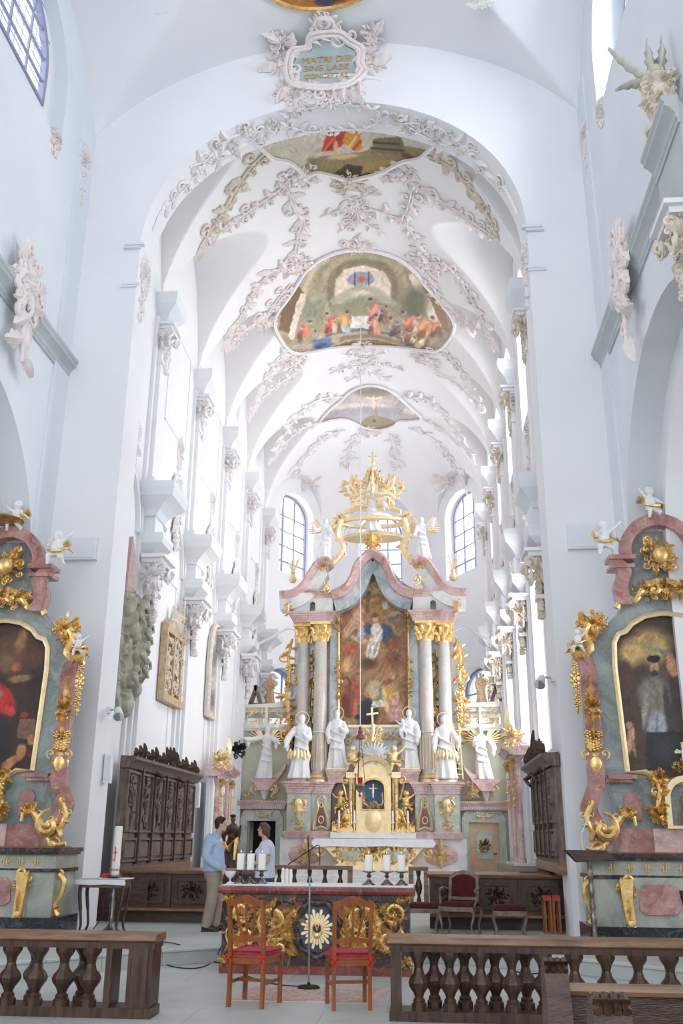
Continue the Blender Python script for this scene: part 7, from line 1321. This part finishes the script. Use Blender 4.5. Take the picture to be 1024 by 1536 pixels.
def headmb(mb, c, f, s=1.0):
    # head facing f (horizontal): skull, jaw, nose, brow, lips, ears, neck
    c = Vector(c); f = Vector(f).normalized(); u = Vector((0, 0, 1)); u = (u-f*u.dot(f)).normalized(); r = f.cross(u); A = (r, f, u)
    mb.ball(c+u*.02*s, (.074*s, .094*s, .098*s), 14, 10, A); mb.ball(c+f*.018*s-u*.055*s, (.056*s, .066*s, .06*s), 12, 8, A); mb.ball(c+f*.055*s-u*.098*s, (.024*s, .022*s, .018*s), 8, 6, A)
    mb.tube([c+f*.085*s+u*.018*s, c+f*.112*s-u*.022*s, c+f*.090*s-u*.032*s], [.009*s, .014*s, .010*s], 6); mb.tube([c+f*.084*s+u*.030*s-r*.04*s, c+f*.094*s+u*.030*s, c+f*.084*s+u*.030*s+r*.04*s], [.008*s]*3, 5)
    mb.ball(c+f*.083*s-u*.058*s, (.022*s, .010*s, .007*s), 8, 4, A); mb.ball(c+f*.080*s-u*.068*s, (.019*s, .010*s, .007*s), 8, 4, A)
    for k in (-1, 1): mb.ball(c+r*k*.076*s-u*.005*s-f*.005*s, (.010*s, .018*s, .030*s), 8, 6, A)
# man: looks right, weight on both feet, hands held low in front
p = atZ(316, 1396, .2); MX, MY = p.x, 16.25; K = 1.0; man = thing('person', 'man with dark hair in a light blue shirt and beige trousers, facing right', 'person', (MX, MY, .2))
def Q(x, y, z): return (MX+x, MY+y, .2+z)
hd = Q(.10, -.01, 1.63); fdir = (.97, .10, .06); bd = MB()
limb(bd, [Q(.02, 0, .98), Q(.0, 0, 1.15), Q(-.02, 0, 1.32), Q(.0, 0, 1.42)], [.14, .135, .15, .10], 14); limb(bd, [Q(.01, 0, 1.38), Q(.06, 0, 1.50), Q(.09, 0, 1.58)], [.075, .056, .055]); headmb(bd, hd, fdir)
for s in (-1, 1):
    limb(bd, [Q(.02, s*.09, .98), Q(.05+.02*s, s*.10, .52), Q(.0+.05*s, s*.11, .08)], [.095, .062, .042]); limb(bd, [Q(-.02, s*.18, 1.38), Q(-.03+.02*s, s*.235, 1.12), Q(.17, s*.17, .93)], [.062, .048, .030]); bd.ball(Q(.06+.05*s, s*.11, .04), (.11, .04, .04), 8, 5)
    handmb(bd, Q(.18, s*.165, .92), (.9, -s*.1, -.35), (.2, s*.6, .8), 1.0, s)
remesh(bd.obj('body', 'skin', man), .009, 1)
sh = MB(); limb(sh, [Q(.02, 0, .90), Q(.01, 0, 1.04), Q(-.02, 0, 1.25), Q(-.03, 0, 1.38), Q(.0, 0, 1.455)], [.182, .178, .178, .148, .078], 16); sh.ball(Q(-.02, 0, 1.33), (.135, .225, .10), 14, 9)
sh.v = [(x, MY+(y-MY)*1.08, z) for x, y, z in sh.v]
for s in (-1, 1): limb(sh, [Q(-.03, s*.17, 1.38), Q(-.05+.02*s, s*.24, 1.14), Q(.02, s*.22, 1.04), Q(.155, s*.172, .945)], [.082, .074, .066, .048], 12)
limb(sh, [Q(.02, 0, 1.41), Q(.05, 0, 1.475)], [.085, .072]); remesh(sh.obj('shirt', 'shirt', man), .012, 1)
tr = MB(); limb(tr, [Q(.02, 0, .78), Q(.02, 0, .90), Q(.02, 0, 1.00)], [.150, .172, .160], 16)
for s in (-1, 1): limb(tr, [Q(.02, s*.085, .88), Q(.05+.02*s, s*.095, .55), Q(.03+.04*s, s*.105, .30), Q(.0+.05*s, s*.11, .06)], [.118, .094, .086, .078], 12)
remesh(tr.obj('trousers', 'trousers', man), .012, 1); MB().lathe([(.166, 0), (.170, .004), (.170, .03), (.164, .034)], Q(.02, 0, .965), 24).obj('belt', 'leather', man)
for s in (-1, 1): b = MB(); b.ball(Q(.07+.05*s, s*.11, .045), (.150, .052, .045), 12, 7); b.box(MX-.07+.05*s, MX+.21+.05*s, MY+s*.11-.042, MY+s*.11+.042, .2, .225); remesh(b.obj('shoe', 'leather', man), .008, 1)
def hairmb(c, f, s, long):
    mb = MB(); c = Vector(c); f = Vector(f).normalized(); u = Vector((0, 0, 1)); r = f.cross(u).normalized(); A = (r, f, u)
    mb.ball(c+u*.040*s-f*.018*s, (.086*s, .098*s, .092*s), 14, 10, A)
    mb.ball(c+u*.082*s+f*.035*s, (.066*s, .050*s, .032*s), 10, 6, A); mb.ball(c-f*.062*s-u*(.02+.02*long)*s, (.070*s, .046*s, (.055+.03*long)*s), 10, 6, A)
    if long:
        for k in (-1, 1): mb.ball(c+r*k*.066*s-u*.012*s-f*.02*s, (.030*s, .060*s, .070*s), 10, 6, A)
    else:
        for k in (-1, 1): mb.ball(c+r*k*.068*s+u*.02*s-f*.028*s, (.018*s, .045*s, .045*s), 8, 5, A)
    return mb
remesh(hairmb(hd, fdir, 1.0, 0).obj('hair', 'darkhair', man), .009, 1)
# woman: looks left and up, short sleeved blouse, forearms forward
p = atY(397, 1262, 16.4); WX, WY = p.x, 16.4; wo = thing('person', 'woman with short brown hair in a pale short sleeved blouse, facing left', 'person', (WX, WY, .2))
def Qw(x, y, z): return (WX+x, WY+y, .2+z)
hw_ = Qw(-.02, 0, 1.545); fw_ = (-.93, -.12, .20); bd = MB()
limb(bd, [Qw(.02, 0, .90), Qw(.02, 0, 1.10), Qw(.02, 0, 1.25), Qw(.01, 0, 1.36)], [.14, .125, .135, .085], 14); limb(bd, [Qw(.02, 0, 1.33), Qw(.0, 0, 1.42), Qw(-.01, 0, 1.50)], [.065, .050, .05]); headmb(bd, hw_, fw_, .95)
for s in (-1, 1):
    limb(bd, [Qw(.02, s*.08, .90), Qw(.0, s*.09, .5), Qw(.03, s*.09, .07)], [.09, .06, .038]); limb(bd, [Qw(.04, s*.165, 1.30), Qw(.06, s*.215, 1.06), Qw(-.16, s*.15, 1.03)], [.055, .044, .026]); bd.ball(Qw(-.03, s*.09, .035), (.10, .036, .033), 8, 5)
    handmb(bd, Qw(-.17, s*.145, 1.03), (-.9, -s*.25, .15), (-.1, s*.5, .8), .9, -s)
remesh(bd.obj('body', 'skin', wo), .009, 1)
bl = MB(); limb(bl, [Qw(.02, 0, .80), Qw(.02, 0, .98), Qw(.02, 0, 1.14), Qw(.03, 0, 1.28), Qw(.01, 0, 1.385)], [.175, .160, .158, .140, .068], 16); bl.ball(Qw(-.05, 0, 1.19), (.115, .16, .09), 12, 8); bl.ball(Qw(.02, 0, 1.28), (.115, .195, .08), 12, 8)
for s in (-1, 1): limb(bl, [Qw(.03, s*.155, 1.32), Qw(.06, s*.215, 1.15)], [.078, .082], 12)
remesh(bl.obj('blouse', 'blouse', wo), .012, 1)
sk = MB(); limb(sk, [Qw(.02, 0, .9), Qw(.02, 0, .6), Qw(.02, 0, .12)], [.165, .16, .12], 14); remesh(sk.obj('trousers', 'jeans', wo), .014, 1)
for s in (-1, 1): b = MB(); b.ball(Qw(-.03, s*.09, .04), (.125, .045, .04), 10, 6); remesh(b.obj('shoe', 'leather', wo), .009, 1)
remesh(hairmb(hw_, fw_, .98, 1).obj('hair', 'brownhair', wo), .009, 1)
gl = MB(); h3 = Vector(hw_); f3_ = Vector(fw_).normalized(); r3 = f3_.cross(Vector((0, 0, 1))).normalized()
for k in (-1, 1): cc = h3+f3_*.096+r3*k*.032+Vector((0, 0, .012)); gl.tube([cc+r3*.024*math.cos(a)+Vector((0, 0, .018*math.sin(a))) for a in np.linspace(0, 2*PI, 13)[:-1]], .0025, 4, closed=True); gl.tube([cc+r3*k*.024, h3+r3*k*.078-f3_*.01+Vector((0, 0, .01))], .0025, 4)
gl.obj('glasses', 'iron', wo)
# paschal candle, small table, lectern
p = atY(172, 1316, 15.7); cx, cy = p.x, 15.7; t = thing('candle_stand', 'turned pewter stand carrying the large Easter candle', 'candlestick', (cx, cy, .2)); MB().lathe([(.17, 0), (.17, .02), (.10, .06), (.06, .10), (.035, .14), (.05, .22), (.03, .28), (.055, .40), (.035, .50), (.05, .56), (.028, .62), (.045, .70), (.03, .76), (.06, .80), (.13, .83), (.13, .85)], (cx, cy, .2), 18).obj('stem', 'pewter', t)
t = thing('paschal_candle', 'large ivory Easter candle with a red cross beside the small table', 'candle', (cx, cy, 1.05)); MB().lathe([(.066, 0), (.066, .72), (.05, .735), (.01, .73)], (cx, cy, 1.051), 22).obj('shaft', 'wax', t)
mb = MB(lambda u, v, h: (cx+.068*math.sin(u/.068), cy-(.068+h)*math.cos(u/.068), 1.05+v)); mb.box(-.008, .008, .20, .42, 0, .003); mb.box(-.045, .045, .325, .341, 0, .003); mb.ball((0, .333, .002), (.02, .02, .004)); mb.obj('red_cross', 'redleaf', t)
mb = MB(lambda u, v, h: (cx+.068*math.sin(u/.068), cy-(.068+h)*math.cos(u/.068), 1.05+v)); 
for a, b in (((-.055, .20), (-.04, .25)), ((-.04, .25), (-.025, .20)), ((-.05, .217), (-.03, .217))): mb.tube([(a[0], a[1], .002), (b[0], b[1], .002)], .003, 4)
for k in range(8): mb.box(-.10+.026*k, -.085+.026*k, .06, .09, 0, .003)
mb.box(-.12, .12, .10, .108, 0, .002); mb.box(-.12, .12, .04, .048, 0, .002); mb.obj('red_letters', 'redleaf', t)
p0, p1 = atY(131, 1326, 15.9), atY(194, 1326, 15.9); tx0, tx1 = p0.x, p1.x; t = thing('small_table', 'small dark wooden side table with curved legs by the left pier', 'table', ((tx0+tx1)/2, 16.1-.3, .2))
MB().box(tx0, tx1, 15.55, 15.95, .86, .965).obj('apron', 'chairwood' if 0 else 'oaktop', t); MB().box(tx0-.03, tx1+.03, 15.5, 15.98, .965, .985).obj('table_top', 'oaktop', t)
for a in (tx0+.03, tx1-.03):
    for b in (15.58, 15.92): s = 1 if a > (tx0+tx1)/2 else -1; MB().tube(catmull([(a, b, .95), (a+s*.03, b, .80), (a-s*.01, b, .50), (a-s*.03, b, .3), (a+s*.01, b, .2)], 4), [.035]+[.032]*3+[.03]*4+[.022]*4+[.02]*4+[.022], 8).obj('leg', 'oak', t)
tag(MB().prism([(tx0-.05, .995), (tx1+.05, .995), (tx1+.07, .93), (tx1+.055, .90), (tx0+(tx1-tx0)*.6, .915), (tx0+(tx1-tx0)*.3, .90), (tx0-.07, .915)], lambda u, v, h: (u, 15.46+h, v), 0, .004).box(tx0-.05, tx1+.05, 15.46, 15.98, .987, .997).obj('table_cloth', 'linen'), 'white cloth hanging over the small side table', 'tablecloth')
tag(MB().box(tx0+.28, tx0+.52, 15.75, 15.90, .999, 1.06).obj('red_book', 'velvet' if 0 else 'ribbon'), 'red book lying on the small side table', 'book')
cable([(tx0+.2, 15.9, 1.02), (tx0+.18, 16.0-.02, .8), (tx0+.28, 15.97, .5), (tx0+.16, 15.9, .22)], 'black cable hanging down behind the small side table')
p = atY(878, 1285, 14.6); lx, ly = p.x, 14.3; t = thing('lectern', 'lectern with a dark slanted tray on a turned pole before the right side altar', 'lectern', (lx, ly, .2)); MB().lathe([(.16, 0), (.16, .03), (.06, .08)]+[(.022+.022*abs(math.sin(k*.9)), .10+.055*k) for k in range(20)]+[(.03, 1.22)], (lx, ly, .2), 14).obj('pole', 'pewter', t)
MB().prism([(-.34, 1.50), (.22, 1.50), (.36, 1.38), (-.18, 1.34)], lambda u, v, h: (lx+u, ly-.15+h, v), 0, .30).obj('tray', 'oak', t); tag(MB().box(4.02, 4.14, 15.90, 15.99, .2, 1.35).obj('white_board', 'white'), 'narrow white board leaning on the right pier behind the lectern', 'board')
MB().tube(catmull([(lx-.08, ly-.1, 1.47), (lx-.10, ly-.12, 1.7), (lx+.02, ly-.14, 1.95)], 5), .008, 5).obj('gooseneck_lamp', 'plastic', t)
# upholstered seats
def cab(mb, a, b, z, s, q): return mb.tube(catmull([(a, b, z), (a+s*.03, b+q*.02, z-.10), (a-s*.01, b, z-.26), (a+s*.01, b-q*.0, .205+.0)], 4), [.026, .03, .03, .028, .024, .022, .02, .018, .016, .015, .016, .02, .024][:13], 8)
def armchair(x, y, rz, label):
    t = thing('upholstered_armchair', label, 'chair', (x, y, .2), None, rz); t.location = (0, 0, 0); t.rotation_euler = (0, 0, 0)
    for s in (-1, 1):
        for b in (-.22, .22): cab(MB(), s*.25, b, .60, s, 1).obj('leg', 'palewood', t)
        MB().tube(catmull([(s*.27, .22, .86), (s*.30, .05, .88), (s*.29, -.12, .86)], 4), [.022]*9, 8).obj('armrest', 'palewood', t); MB().tube(catmull([(s*.29, -.12, .86), (s*.31, -.06, .76), (s*.27, -.14, .62)], 4), [.02]*9, 8).obj('arm_support', 'palewood', t)
        MB().bar((s*.24, .22, .6), (s*.23, .29, 1.08), .035).obj('back_post', 'palewood', t)
    MB().box(-.28, .28, -.25, .25, .55, .62).obj('seat_frame', 'palewood', t); c = MB().box(-.27, .27, -.24, .22, .62, .69, .02, .02).obj('seat_cushion', 'velvet', t); b = c.modifiers.new('soft', 'BEVEL'); b.width = .02; b.segments = 2
    top = [(-.25, 1.05), (-.15, 1.12), (0, 1.15), (.15, 1.12), (.25, 1.05), (.25, .70), (-.25, .70)]; inn = [(-.20, 1.02), (-.12, 1.07), (0, 1.09), (.12, 1.07), (.20, 1.02), (.20, .75), (-.20, .75)]
    MB().prism([top, inn], lambda u, v, h: (u, .235+h+(v-.7)*.14, v), -.02, .02).obj('back_frame', 'palewood', t); MB().prism(inn, lambda u, v, h: (u, .235+h+(v-.7)*.14, v), -.03, .015).obj('back_cushion', 'velvet', t)
    t.location = (x, y, 0); t.rotation_euler = (0, 0, rz); return t
armchair(2.20, 16.35, -.32, 'pale carved armchair with dark red velvet before the right stall desk'); 

def vstool(x, y, label):
    t = thing('velvet_stool', label, 'stool', (x, y, .2))
    for s in (-1, 1):
        for b in (-.14, .16): cab(MB(), x+s*.22, y+b, .55, s, 1).obj('leg', 'palewood', t)
    MB().box(x-.26, x+.26, y-.2, y+.2, .50, .57).obj('frame', 'palewood', t); c = MB().box(x-.26, x+.26, y-.2, y+.2, .57, .65, .03, .03).obj('cushion', 'velvet', t); b = c.modifiers.new('soft', 'BEVEL'); b.width = .03; b.segments = 3
vstool(2.97, 16.3, 'pale curved leg stool with a dark red velvet top right of the armchair')
vstool(1.60, 16.6, 'pale stool with a dark red top half hidden behind the front altar')
for k, x in enumerate((3.62, 3.76)):
    t = thing('kneeler_stool', ('left', 'right')[k]+' one of two narrow orange wooden stools with red tops by the right pier', 'stool', (x, 16.8, .2), 'orange stools by the right pier')
    for a in (-.045, .045):
        for b in (-.14, .14): MB().box(x+a-.016, x+a+.016, 16.8+b-.016, 16.8+b+.016, .2, .72).obj('leg', 'chairwood', t)
    MB().box(x-.065, x+.065, 16.62, 16.98, .70, .74).obj('seat_board', 'chairwood', t); MB().box(x-.06, x+.06, 16.63, 16.97, .74, .77).obj('cushion', 'cushion', t)
# inner rails before the high altar
for x0, x1, lb in ((-1.75, .10, 'brown wooden inner rail behind the woman, left of the altar steps'), (1.30, 1.72, 'short brown wooden inner rail right of the altar steps')):
    t = thing('inner_rail', lb, 'balustrade', ((x0+x1)/2, 21.5, .2)); MB().box(x0, x1, 21.4, 21.6, .98, 1.06).obj('top_rail', 'oaktop', t); MB().box(x0, x1, 21.4, 21.6, .2, .32).obj('bottom_rail', 'railwood', t)
    for a in (x0, x1-.10): MB().box(a, a+.10, 21.41, 21.59, .32, .98).obj('post', 'oaktop', t)
    n = max(1, int((x1-x0-.2)/.30))
    for k in range(n): q = x0+.1+(x1-x0-.2)*(k+.5)/n; MB().lathe([(.05, .32), (.05, .40), (.03, .48), (.075, .62), (.07, .70), (.03, .84), (.05, .93), (.05, .98)], (q, 21.5, 0), 10).obj('baluster', 'railwood', t)
